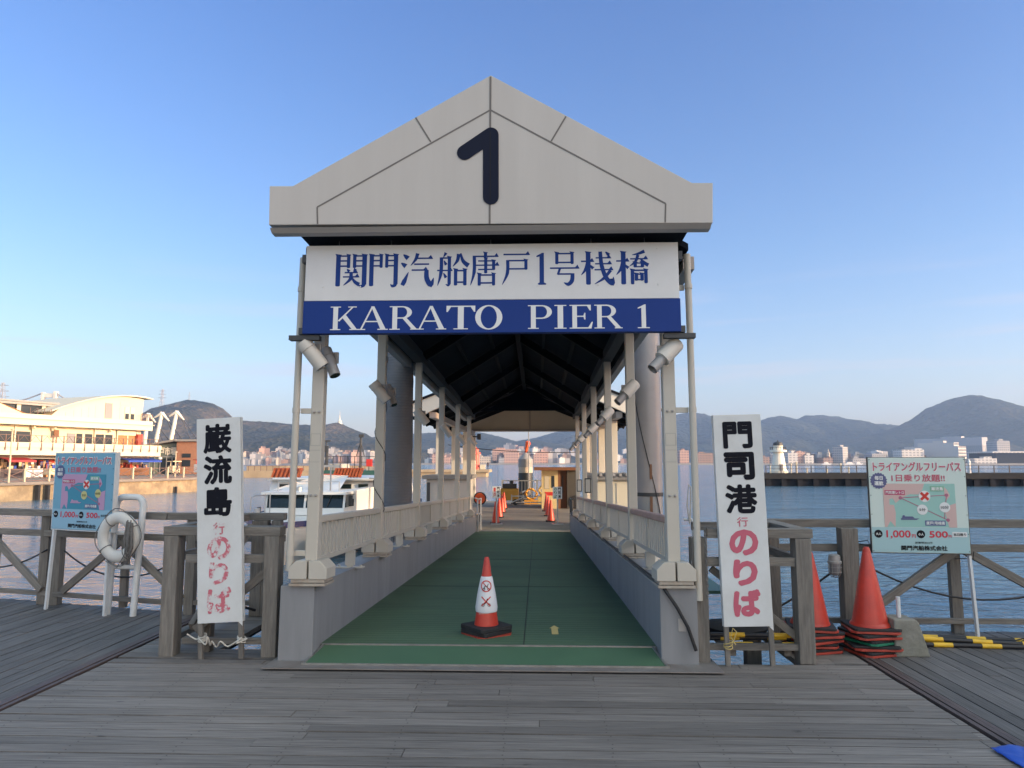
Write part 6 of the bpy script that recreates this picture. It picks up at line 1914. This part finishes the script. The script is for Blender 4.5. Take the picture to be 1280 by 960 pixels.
# people on the promenade and the breakwater
def person(label, x, y, z, top, rz=0, h=1.68):
    o = empty('person', label, 'person', (x, y, z), rz); k = h / 1.7
    vs = [(0, 0, .92), (0, 0, 1.15), (0, 0, 1.42), (0, 0, 1.50), (0, 0, 1.60), (.1, 0, .88), (.11, -.02, .48), (.11, 0, .08), (.11, -.14, .04), (-.1, 0, .88), (-.12, .1, .48), (-.13, .2, .08), (-.13, .06, .04), (.18, 0, 1.38), (.23, .02, 1.1), (.22, -.08, .86), (-.18, 0, 1.38), (-.23, .0, 1.1), (-.22, -.12, .88)]
    es = [(0, 1), (1, 2), (2, 3), (3, 4), (0, 5), (5, 6), (6, 7), (7, 8), (0, 9), (9, 10), (10, 11), (11, 12), (2, 13), (13, 14), (14, 15), (2, 16), (16, 17), (17, 18)]
    rs = [.14, .13, .14, .055, .10, .085, .06, .045, .04, .085, .06, .045, .04, .06, .045, .035, .06, .045, .035]
    me = bpy.data.meshes.new('body'); me.from_pydata([tuple(c * k for c in v) for v in vs], es, []); me.materials.append(MATS[top])
    ob = bpy.data.objects.new('body', me); C.objects.link(ob); ob.parent = o
    ob.modifiers.new('skin', 'SKIN'); sb = ob.modifiers.new('sub', 'SUBSURF'); sb.levels = 1; sb.render_levels = 1
    if not me.skin_vertices:
        bm_ = bmesh.new(); bm_.from_mesh(me); bm_.verts.layers.skin.verify(); bm_.to_mesh(me); bm_.free()
    for i, r_ in enumerate(rs): me.skin_vertices[0].data[i].radius = (r_ * k, r_ * k)
    me.skin_vertices[0].data[0].use_root = True
    b = MB(); b.lathe([(.001, 1.50), (.07, 1.53), (.085, 1.6), (.07, 1.68), (.001, 1.72)], n=12, cap=False); b.build('hair', 'black_ink', o, smooth=True)
for i, (s_, y_, m_, lab) in enumerate([(2.6, -4, 'cloth_dark', 'person in dark clothes walking on the promenade left of the fare board'), (4.9, -9, 'stall_red', 'person in a red jacket on the promenade left of the fare board'), (14.6, -8, 'cloth_dark', 'person in dark clothes near the blue awning'), (20.5, -6, 'white_pipe', 'person in white near the glass market entrance')]):
    x, y, _ = loc2(s_, y_, 0); person(lab, x, y, 0, m_, R.uniform(0, 6))

# glass market entrance and brick wing
Y = 100
def X2(px, Y=100): return at(px, 580, Y).x
def Z2(py, Y=100): return at(200, py, Y).z
mk = empty('fish_market', 'glass fronted market entrance with white lettering and orange brick wing under leaning white masts', 'building', (X2(186), Y, 0))
x0_ = X2(186)
b = MB(); b.add([(0, 0, 0.03), (X2(222) - x0_, 0, .03), (X2(222) - x0_, 0, Z2(553)), (0, 0, Z2(557)), (0, 14, .03), (X2(222) - x0_, 14, .03), (X2(222) - x0_, 14, Z2(553)), (0, 14, Z2(557))], [(0, 1, 2, 3), (5, 4, 7, 6), (1, 5, 6, 2), (4, 0, 3, 7), (3, 2, 6, 7)])
b.build('glass_hall', 'market_glass', mk)
b = MB()
for px in (186.5, 193, 200, 208, 215, 221.5): b.box(X2(px) - x0_ - .06, -.08, 0, X2(px) - x0_ + .06, -.005, Z2(571 if px not in (186.5, 221.5) else 555))
b.box(0, -.1, Z2(571.5), X2(222) - x0_, -.005, Z2(570)); b.build('mullion', 'steel_rail', mk)
b = MB(); b.box(X2(199) - x0_, -.004, .04, X2(219) - x0_, -.002, Z2(573)); b.build('doorway', 'dark_window', mk)
b = MB(); b.box(X2(222.3) - x0_, -.6, .02, X2(252) - x0_, 5, Z2(552)); b.build('brick_wing', 'brick_orange', mk)
b = MB(); b.prism([(X2(183) - x0_, Z2(556)), (X2(221) - x0_, Z2(549)), (X2(221) - x0_, Z2(551.5)), (X2(183) - x0_, Z2(558))], -.9, 15); b.box(X2(221) - x0_, -1.0, Z2(552) + .01, X2(253) - x0_, 5.5, Z2(549.5)); b.build('roof', 'roof_grey', mk)
b = MB(); b.box(X2(230) - x0_, -.66, Z2(572), X2(240.5) - x0_, -.61, Z2(567)); b.box(X2(230) - x0_, -.66, Z2(583), X2(240.5) - x0_, -.61, Z2(575)); b.build('window', 'dark_window', mk)
b = MB(); put_text(b, '唐戸市場', X2(205.5) - x0_, Z2(564.0), X2(220.5) - X2(190.5), Z2(558.8) - Z2(569.5), -.10, .05); b.build('lettering', 'mast_white', mk)
b = MB(); b.lathe([(.02, -.25), (.25, -.1), (.25, .1), (.02, .25)], (X2(204) - x0_, -.9, Z2(573)), 10, cap=False); b.lathe([(.02, -.25), (.25, -.1), (.25, .1), (.02, .25)], (X2(187.5) - x0_, -.9, Z2(569.5)), 10, cap=False); b.build('globe_lamp', 'white_pipe', mk)
# leaning masts
for i, (px, pb_, pt) in enumerate([(185.5, 181, 518), (202.5, 195.5, 516.5), (221, 214, 515)]):
    Ym = 106
    f = lambda a, c: at(a, c, Ym)
    t_ = f(px, pt); o = empty('leaning_mast', ['white leaning mast nearest the market hall', 'middle white leaning mast over the market roof', 'tallest white leaning mast beside the left ferry board'][i], 'mast', (f(pb_, 549).x, Ym, f(pb_, 549).z - 2), group='white leaning masts on the market roof')
    org = o.location.copy()
    L = lambda a, c, dy=0: f(a, c) - org + Vector((0, dy, 0))
    b = MB(); b.tube([L(pb_, 549), L(px, pt)], .3, 10, rs=[.32, .26]); b.tube([L(pb_, 565), L(pb_, 549)], .3, 10); b.build('shaft', 'mast_white', o, smooth=True)
    b = MB(); b.tube([L(px - 9.5, pt + 5.5), L(px, pt)], .25, 8, rs=[.1, .3]); b.tube([L(px, pt), L(px + 9, pt + 10)], .25, 8, rs=[.3, .1]); b.build('head_arm', 'mast_white', o, smooth=True)
    b = MB()
    b.tube([L(px + 5, pt + 6), L(px + 18, 551)], .07, 5); b.tube([L(px + 8, pt + 9), L(px + 26, 551)], .07, 5); b.tube([L(px - 8, pt + 5), L(px - 26, pt + 14)], .06, 5)
    b.build('stay_cable', 'cable_dark', o)

# second quay behind the boat and the red lighthouse pier
b = MB(); a, c_ = at(296, 590, 150), at(474, 590, 150); b.box(a.x, 150, -4, c_.x, 175, -.15); b.box(a.x, 155, -.15, c_.x, 175, .9)
structure(b.build('far_quay', 'far_quay'))
b = MB(); 
for k in range(22): x = a.x + 1 + k * 1.3; b.box(x - .06, 150.3, -.15, x + .06, 150.4, .9)
b.box(a.x, 150.3, .85, c_.x, 150.4, .95); tag(b.build('quay_railing', 'rail_brown'), 'brown railing on the sunlit quay behind the passenger boat', 'railing')
Y = 160
b = MB()
a, c_ = at(480, 590, Y), at(612, 590, Y); c2 = at(607.5, 590, Y)
b.box(a.x, Y, -4, c2.x, Y + 9, at(600, 590.5, Y).z); b.box(a.x, Y - .4, at(600, 590.4, Y).z, c_.x, Y + 9, at(600, 587, Y).z)
structure(b.build('breakwater', 'far_quay'))
P = at(595, 585, Y + 3); zb0 = at(600, 587, Y).z
o = empty('lighthouse', 'small red lighthouse at the end of the sunlit breakwater', 'lighthouse', (P.x, Y + 3, zb0))
zz = lambda y: at(595, y, Y + 3).z - zb0
b = MB(); b.lathe([(1.15, 0), (1.15, .5), (.85, .55), (.68, zz(567.5))], n=24); b.build('tower', 'lighthouse_red', o, smooth=True)
b = MB(); b.lathe([(1.05, zz(567.5)), (1.05, zz(565.5)), (.62, zz(565.4)), (.62, zz(562)), (.3, zz(560.5)), (.02, zz(559))], n=20); b.build('lantern', 'lighthouse_red', o, smooth=False)
P = at(610, 585, Y + 1); person('person in dark clothes standing at the tip of the red lighthouse breakwater', P.x, Y + 1, zb0, 'cloth_dark', 0, 1.75)
for px, lb2 in ((603, 'white box on the breakwater right of the red lighthouse'),):
    P = at(px, 585, Y + 2); b = MB(); b.box(-.6, 0, 0, .6, 1, 1.1); tag(b.build('equipment_box', 'cream_wall', loc=(P.x, Y + 2, zb0), bevel=.05), lb2, 'box')
# warehouse behind red lighthouse is on far shore

# ------------------------------------------------------------------ right jetty and white lighthouse
Y = 98
jz = at(1000, 591.5, Y).z
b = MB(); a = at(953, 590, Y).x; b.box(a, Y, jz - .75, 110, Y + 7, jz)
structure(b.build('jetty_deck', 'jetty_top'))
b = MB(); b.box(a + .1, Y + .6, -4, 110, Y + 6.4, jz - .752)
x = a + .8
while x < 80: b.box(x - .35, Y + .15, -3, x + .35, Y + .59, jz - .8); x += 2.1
structure(b.build('jetty_wall', 'jetty_shade'))
o = empty('jetty_railing', 'thin railing along the top of the dark jetty by the white lighthouse', 'railing', (0, Y + .4, jz))
b = MB(); x = a + .6
while x < 80: b.box(x - .05, -.05, 0, x + .05, .05, 1.05); x += 2.0
for z in (1.0, .55): b.box(a + .6, -.03, z, 80, .03, z + .06)
b.build('rail', 'dark_steel', o)
P = at(973.5, 585, Y + 3)
o = empty('lighthouse', 'small white lighthouse with dark lantern standing on the dark jetty', 'lighthouse', (P.x, Y + 3, jz))
zz = lambda y: at(973, y, Y + 3).z - jz
b = MB(); b.lathe([(1.2, 0), (1.2, .3), (1.0, .32), (.66, zz(565))], n=16); b.build('tower', 'lighthouse_white', o)
b = MB(); b.lathe([(1.12, zz(565)), (1.12, zz(562.5)), (.62, zz(562.4)), (.62, zz(557))], n=16); b.build('gallery', 'lighthouse_white', o)
b = MB(); b.lathe([(.68, zz(557)), (.6, zz(553.5)), (.05, zz(551.5)), (.03, zz(550))], n=12)
for k in range(12): a_ = k * math.pi / 6; b.tube([(1.05 * math.cos(a_), 1.05 * math.sin(a_), zz(562.4)), (1.05 * math.cos(a_), 1.05 * math.sin(a_), zz(559))], .03, 4)
b.tube([(1.05 * math.cos(k * math.pi / 12), 1.05 * math.sin(k * math.pi / 12), zz(559)) for k in range(25)], .03, 4)
b.build('lantern', 'dark_steel', o)
b = MB(); b.box(-.25, -1.04, .3, .25, -.98, 1.2); b.build('door', 'grey_window', o)
# small things along the jetty
for i, px in enumerate([963, 989, 996, 1009, 1034, 1051, 1061]):
    P = at(px, 590, Y + 1.2); b = MB(); h_ = [1.0, 1.3, 1.5, .7, .6, 1.3, .8][i]
    b.lathe([(.09, 0), (.09, h_ * .8), (.13, h_ * .82), (.12, h_), (.02, h_ + .03)], n=10)
    tag(b.build('bollard_lamp', 'cream_wall', loc=(P.x, Y + 1.2, jz)), 'pale bollard light standing on the dark jetty', 'bollard light', 'bollard lights on the dark jetty')
P = at(1212, 590, Y + .8); b = MB(); b.lathe([(.18, 0), (.15, 1.2), (.2, 1.5), (.02, 1.9)], n=10); tag(b.build('post_light', 'white_pipe', loc=(P.x, Y + .8, jz)), 'white post on the jetty just right of the pale fare board', 'post')

# ------------------------------------------------------------------ far shore
b = MB(); z0 = -1.2
poly = [(-3000, 1500), (-620, 1060), (-200, 1000), (600, 985), (1500, 1020), (4000, 1400), (4000, 6000), (-3000, 6000)]
n = len(poly); b.add([(x, y, 0.4) for x, y in poly] + [(x, y, -6) for x, y in poly], [tuple(range(n))] + [(i, i + n, (i + 1) % n + n, (i + 1) % n) for i in range(n)])
structure(b.build('far_shore', 'shore_grey'))


TERR = []


def terrain(x, y):
    h_ = .4
    for xa, xb, ya, dp, nx, ny, zs in TERR:
        u, v = (x - xa) / (xb - xa) * nx, (y - ya) / dp * ny
        if 0 <= u < nx and 0 <= v < ny: h_ = max(h_, zs[int(v) * (nx + 1) + int(u)])
    return h_


def hill(name, D, prof, depth, m_, rough=6, front=.5, seed=1, hfun=None):
    """ridge of profile (photo px, py) standing at distance D, with slopes to both sides"""
    import mathutils
    pr = [(at(px, py, D).x, at(px, py, D).z) for px, py in prof]
    xs = [p[0] for p in pr]; nx = 420; ny = 30
    vs = []
    for j in range(ny + 1):
        v = j / ny                                  # 0 front foot .. 1 back foot
        y = D + (v - front) * depth
        k = (v / front) if v < front else (1 - v) / (1 - front)
        sh = k ** 1.15 * (1.0 - .0 * k)
        for i in range(nx + 1):
            u = i / nx; x = xs[0] + (xs[-1] - xs[0]) * u
            q = 0
            while q < len(pr) - 2 and x > pr[q + 1][0]: q += 1
            t = (x - pr[q][0]) / (pr[q + 1][0] - pr[q][0]); t = max(0, min(1, t))
            h_ = pr[q][1] * (1 - t) + pr[q + 1][1] * t
            nz = mathutils.noise.fractal(Vector((x * .004 + seed, y * .004, seed)), 1.0, 2.0, 6)
            nz2 = mathutils.noise.noise(Vector((x * .025, y * .025, seed))) + mathutils.noise.noise(Vector((x * .07, y * .07, seed + 3)))
            h2 = h_ * sh + (nz * rough * 6 * (1 - k ** 3) + nz2 * rough * .32) * min(1, k * 2.5)
            vs.append((x, y, max(.2, h2)))
    fs = [(j * (nx + 1) + i, j * (nx + 1) + i + 1, (j + 1) * (nx + 1) + i + 1, (j + 1) * (nx + 1) + i) for j in range(ny) for i in range(nx)]
    TERR.append((xs[0], xs[-1], D - front * depth, depth, nx, ny, [v_[2] for v_ in vs]))
    b = MB(); b.add(vs, fs); return structure(b.build(name, m_, smooth=True))


hill('hill', 1900, [(-120, 575), (60, 560), (150, 546), (178, 535), (200, 518), (218, 506), (240, 498.5), (262, 501), (275, 507), (290, 521), (304, 524), (340, 525.5), (380, 530), (404, 531), (425, 527.5), (440, 535), (456, 541), (468, 548), (520, 560), (570, 575)], 1300, 'woods_near', 7, .62, 1)
hill('hill', 2600, [(380, 560), (450, 548), (500, 543), (540, 541), (580, 539), (605, 541), (625, 546), (645, 551.5), (665, 549), (700, 556), (760, 570)], 1500, 'woods_far', 6, .6, 5)
hill('hill', 3300, [(560, 572), (600, 560), (640, 553), (672, 546.5), (690, 541), (720, 536), (780, 531), (830, 521), (858, 515.5), (880, 517), (900, 524), (948, 527), (960, 522), (974, 519.5), (985, 521), (996, 524), (1006, 519.5), (1030, 519), (1048, 520.5), (1066, 525), (1082, 529.5), (1110, 530), (1130, 534), (1200, 550), (1300, 566)], 1700, 'woods_far', 9, .6, 9)
hill('hill', 2700, [(960, 574), (1000, 563), (1040, 553), (1085, 543), (1115, 535.5), (1127, 531), (1143, 522), (1160, 508), (1188, 495.5), (1205, 492), (1220, 492), (1240, 498.5), (1262, 506), (1280, 512), (1340, 530), (1450, 560), (1520, 574)], 1500, 'woods_far', 8, .62, 13)

# towers on the ridges
Pq = at(424.5, 529, 1898); b = MB(); b.lathe([(7, -6), (6, 6), (3, 9), (1, 16), (.3, 34)], n=12); tag(b.build('hilltop_pagoda', 'lighthouse_white', loc=tuple(Pq)), 'white pagoda with spire on the hilltop behind the boat masts', 'tower')
def pylon(px, py0, py1, D, label, arms=3):
    a = at(px, py0, D); top = at(px, py1, D); h_ = top.z - a.z + 6; o = empty('power_pylon', label, 'pylon', (a.x, D, a.z - 6))
    b = MB(); w0, w1 = h_ * .085, h_ * .02; r_ = h_ * .006
    for sx_ in (-1, 1):
        for sy_ in (-1, 1): b.beam((sx_ * w0, sy_ * w0, 0), (sx_ * w1, sy_ * w1, h_), r_ * 2, r_ * 2)
    n_ = 7
    for k in range(n_):
        t0, t1 = k / n_, (k + 1) / n_; wa, wb = w0 + (w1 - w0) * t0, w0 + (w1 - w0) * t1
        for s_ in (-1, 1): b.beam((-wa * s_, -wa, h_ * t0), (wb * s_, -wb, h_ * t1), r_ * 1.3, r_ * 1.3)
    b.build('lattice', 'pylon_steel', o)
    b = MB()
    for k in range(arms): z = h_ * (.62 + .15 * k); l_ = h_ * (.19 - .02 * k); b.beam((-l_, 0, z), (l_, 0, z), r_ * 2, r_ * 2); b.beam((-l_, 0, z), (0, 0, z + h_ * .05), r_, r_); b.beam((l_, 0, z), (0, 0, z + h_ * .05), r_, r_)
    b.build('cross_arm', 'pylon_steel', o)
pylon(202, 512, 486.5, 1850, 'tall lattice power pylon standing on the left hill slope')
pylon(236.5, 499, 490, 1890, 'small mast on the summit of the left hill', 1)
pylon(1, 520, 478, 900, 'lattice pylon cut by the left picture edge', 3)
# bridge tower behind the hall
Yb = 900; o = empty('bridge_tower', 'pale suspension bridge tower rising behind the market hall roof', 'bridge', (at(60, 505, Yb).x, Yb, 0))
xo = at(60, 505, Yb).x; X_ = lambda px: at(px, 500, Yb).x - xo; Zb = lambda py: at(60, py, Yb).z
b = MB(); b.box(X_(52.5), -3, -2, X_(55), 3, Zb(490.5)); b.box(X_(68), -3, -2, X_(71), 3, Zb(489.5)); b.box(X_(55), -2, Zb(497), X_(68), 2, Zb(492)); b.build('portal', 'mast_white', o)
b = MB(); b.tube(sag((X_(68), 0, Zb(490)), (X_(160), 0, Zb(530)), 6), 1.0, 5); b.tube(sag((X_(53), 0, Zb(491)), (X_(-40), 0, Zb(508)), 6), 1.0, 5); b.build('main_cable', 'pylon_steel', o)

# ------------------------------------------------------------------ town on the far shore
TOWN = 'town buildings on the far shore'
def bld(px0, px1, ytop, ybot, Y, m_, label, name='town_building', cat='building', deep=25, group=TOWN, rz=0, extra=True):
    a, c_ = at(px0, ytop, Y), at(px1, ytop, Y)
    z0 = max(.4, at(px0, ybot, Y).z) if ybot < 581 else .4
    w = (c_.x - a.x)
    o = empty(name, label, cat, ((a.x + c_.x) / 2, Y, z0 - (0 if z0 < 1 else 6)), rz, group)
    base = o.location.z; h_ = a.z - base
    b = MB(); b.box(-w / 2, 0, 0, w / 2, deep, h_); b.build('block', m_, o)
    if extra:
        b = MB(); u = w * R.uniform(.15, .4); x = R.uniform(-w / 2, w / 2 - u); b.box(x, 3, h_ + .01, x + u, 3 + deep * .4, h_ + R.uniform(1.2, 3)); b.build('roof_house', m_, o)
    return o


main = [
    (316, 331, 566, 576, 1200, 'city_cream', 'long cream apartment slab right of the left ferry board'),
    (333, 350, 565, 576, 1200, 'city_cream', 'cream apartment slab, second from the left ferry board'),
    (318, 345, 579, 584, 1040, 'city_white', 'low white shed on the shore beside the left ferry board'),
    (373, 380.5, 565.5, 582, 1100, 'city_cream', 'tall narrow cream tower between the left downpipe and front post'),
    (417, 429, 564.5, 581, 1080, 'city_cream', 'cream tower with domed top behind the work barge'),
    (441, 453, 568, 582, 1060, 'city_cream', 'cream block behind the mast of the work barge'),
    (455, 464, 564, 574, 1150, 'city_cream', 'stepped cream building left of the second gangway post'),
    (585, 600, 568, 581, 1010, 'city_cream', 'pale yellow warehouse behind the red lighthouse'),
    (598, 613, 571, 581.5, 1005, 'city_cream', 'low yellow warehouse right of the red lighthouse'),
    (615.5, 646, 561.5, 571, 1040, 'city_pink', 'long pinkish hospital block with roof clutter in the middle of the gap'),
    (630, 648, 564, 581, 1000, 'city_pink', 'large windowless pink warehouse left of the conical pile'),
    (623.5, 630, 572, 581.5, 1000, 'city_grey', 'small grey block beside the pink warehouse'),
    (667, 676, 568, 581, 1005, 'city_pink', 'pink block right of the conical pile'),
    (672, 685, 565, 581, 1020, 'city_pink', 'stepped pink building behind the yellow shed'),
    (540, 551, 568, 580, 1010, 'city_pink', 'pink block seen between the left pavilion columns'),
    (553, 562, 571, 580, 1010, 'city_pink', 'low pink block beside the left pavilion columns'),
    (849.5, 861, 563, 580.5, 1000, 'city_pink', 'pinkish block between the front right post and downpipe'),
    (871, 893, 566, 581, 1000, 'city_brown', 'long red brown brick building left of the right ferry board'),
    (953, 962, 571, 580, 1000, 'city_brown', 'red brown block left of the white lighthouse'),
    (963, 972, 568, 581, 1020, 'city_grey', 'grey block directly behind the white lighthouse'),
    (985, 997, 566, 580.5, 1000, 'city_white', 'white stepped hotel right of the white lighthouse'),
    (995, 1006, 564.5, 580.5, 1005, 'city_pink', 'pink hotel wing right of the white lighthouse'),
    (1006, 1017, 569, 580.5, 1000, 'city_white', 'white striped block right of the pink hotel'),
    (1029, 1041, 572, 581, 1000, 'city_brown', 'brown customs house with a small turret'),
    (1041, 1049, 566, 581, 1020, 'city_grey', 'bluish grey block left of the tall tower'),
    (1066, 1084, 573, 581, 1000, 'city_grey', 'low grey shed right of the tall tower'),
    (1090, 1108, 567, 581, 1010, 'city_grey', 'mid grey office block above the left of the pale fare board'),
    (1127, 1155, 562, 581, 1005, 'city_white', 'pale office block above the pale fare board'),
]
for m_ in main:
    bld(*m_)
TW = math.atan2(1, 2.2)
def turned(pc, ytop, Y, L_, deep, m_, label, name, cat, rz=-62):
    """long block turned so that its end catches the sun: pc = pixel of the near corner"""
    a = at(pc, ytop, Y); o = empty(name, label, cat, (a.x, Y, .4), rad(rz))
    b = MB(); b.box(-L_, 0, 0, 0, deep, a.z - .4); b.build('block', m_, o)
    b = MB(); b.box(-L_ * .6, deep * .2, a.z - .39, -L_ * .3, deep * .8, a.z + 2.2); b.build('roof_house', m_, o)
    return o


turned(1197.5, 557.5, 990, 78, 17, 'hotel_white', 'long white hotel with horizontal bands behind the pale fare board', 'hotel', 'hotel')
o = turned(1192, 553, 999, 52, 11, 'hotel_white', 'upper storeys rising from the roof of the white hotel', 'hotel_tower', 'hotel')
turned(1227, 546.5, 1120, 110, 14, 'tower_grey', 'tall grey slab tower with one sunlit end behind the white hotel', 'slab_tower', 'tower')
turned(1053, 558.5, 1000, 14, 14, 'city_grey', 'tall grey residential tower with a lit right face', 'town_building', 'building', -50)
bld(1246, 1262, 551, 566, 1060, 'city_grey', 'concrete silo building at the right picture edge', name='silo', cat='silo', group=None)
bld(1218, 1246, 573, 581.5, 985, 'city_white', 'low white market building with pillars at the right', name='town_building', cat='building', group=None)
# dome-roofed grey hall at right edge
bld(1244, 1330, 565.5, 580.5, 1000, 'jetty_top', 'big dark grey round hall cut by the right picture edge', name='arena', cat='hall', deep=60, group=None, extra=False)
b = MB(); a = at(1241, 565, 995); c_ = at(1335, 565, 995); b.box(a.x, 995, a.z - 1.2, c_.x, 1060, a.z + .8); tag(b.build('arena_roof', 'city_white'), 'pale flat roof rim over the dark hall at the right edge', 'roof')
# spire on customs house
P = at(1037, 571, 1000); b = MB(); b.lathe([(2.4, 0), (2.4, 4), (1.2, 7), (.1, 11)], n=8); tag(b.build('turret', 'city_cream', loc=(P.x, 1004, P.z)), 'small pale turret on the brown customs house', 'turret')
# random small houses climbing the slopes (each a copy of one of five)
protos = []
for m_ in ('city_cream', 'city_white', 'city_pink', 'city_grey', 'city_brown'):
    o = empty('town_house', 'small distant house or apartment block on the far shore', 'building', (0, 0, 0), 0, 'small houses spread along the far shore')
    b = MB(); b.box(-.5, 0, 0, .5, .8, 1); b.build('block', m_, o); b = MB(); b.box(-.3, .2, 1.002, .1, .6, 1.15); b.build('roof_house', m_, o)
    protos.append(o)
used = [0] * 5
def place_house(x, y, z, sx_, sz):
    k = R.choices(range(5), weights=(4, 3, 2, 3, 1))[0]
    o = protos[k] if not used[k] else copy_tree(protos[k]); used[k] = 1
    o.location = (x, y, z); o.scale = (sx_, sx_, sz); o.rotation_euler = (0, 0, R.uniform(-.5, .5))
rng = [(306, 480, 110, 568, 581), (570, 592, 8, 568, 580), (606, 720, 52, 567, 581), (720, 800, 18, 568, 581), (848, 960, 20, 573, 581), (955, 1090, 36, 573, 581), (1085, 1290, 28, 573, 581), (535, 590, 8, 570, 581), (-300, 0, 0, 560, 580)]
for a, c_, n_, y0_, y1_ in rng:
    for i in range(n_):
        px = R.uniform(a, c_); t = R.random() ** 1.5; py = y1_ - (y1_ - y0_) * t
        Y = 1012 + R.uniform(0, 60)
        while Y < 2600:
            P = at(px, py, Y)
            if terrain(P.x, Y) > P.z - 4: break
            Y += 8
        w = R.uniform(.006, .016) * Y * (1 if R.random() < .8 else 1.7); h_ = R.uniform(.004, .008) * Y if R.random() < .8 else R.uniform(.009, .016) * Y
        z0 = terrain(P.x, Y)
        place_house(P.x, Y, z0 - 4, w, h_ + 4)
# boats by the far shore
for i, (px, py, L_) in enumerate([(1033, 580.8, 11), (1062, 580.5, 16), (1073, 581.0, 10), (700, 572, 0)]):
    if not L_: continue
    P = at(px, 581, 930); o = empty('white_boat', ['small white boat left of the pair near the far shore', 'larger white boat near the far shore', 'rightmost small white boat near the far shore'][i], 'boat', (P.x, 930, WATER))
    b = MB(); b.prism([(-L_ / 2, .2), (L_ / 2 - 1, .2), (L_ / 2 + .6, 1.8), (-L_ / 2, 1.6)], -1.6, 1.6); b.build('hull', 'white_pipe', o)
    b = MB(); b.prism([(-L_ / 4, 1.7), (L_ / 4, 1.7), (L_ / 6, 3.6), (-L_ / 5, 3.6)], -1.2, 1.2); b.lathe([(.15, 3.6), (.1, 5.5)], n=6); b.build('cabin', 'boat_white', o)

# ------------------------------------------------------------------ the building to the right that shades the wharf (outside the picture)
sh_ = empty('harbour_building', 'large plain harbour building right of the wharf, outside the picture', 'building', (0, 0, 0))
# sun ray through (1.2, 21.6): y = 21.6 - .364*(x-1.2)
k = -SY / SX
ye = lambda x: 21.7 - k * (x - 1.2)
b = MB(); b.add([(48, ye(48), -2), (90, ye(90), -2), (90, -70, -2), (48, -70, -2), (48, ye(48), 19), (90, ye(90), 19), (90, -70, 19), (48, -70, 19)], [(0, 3, 2, 1), (4, 5, 6, 7), (0, 1, 5, 4), (1, 2, 6, 5), (2, 3, 7, 6), (3, 0, 4, 7)])
b.build('wall', 'city_white', sh_)
b = MB(); b.box(47.4, -70.6, 19.01, 48.6, ye(48), 19.5); b.build('parapet', 'city_grey', sh_)

# ------------------------------------------------------------------ air
if HAZE:
    b = MB(); b.box(-3600, -80, WATER - 9, 3900, 4600, 330)
    hz = b.build('haze', 'joint'); hz.data.materials.clear()
    m = bpy.data.materials.new('haze'); m.use_nodes = True; N = m.node_tree.nodes; N.clear()
    out = N.new('ShaderNodeOutputMaterial'); pvn = N.new('ShaderNodeVolumePrincipled')
    pvn.inputs['Color'].default_value = (.42, .62, 1.0, 1); pvn.inputs['Density'].default_value = HAZE; pvn.inputs['Anisotropy'].default_value = .2
    m.node_tree.links.new(pvn.outputs[0], out.inputs['Volume']); hz.data.materials.append(m)
    hz['kind'] = 'stuff'
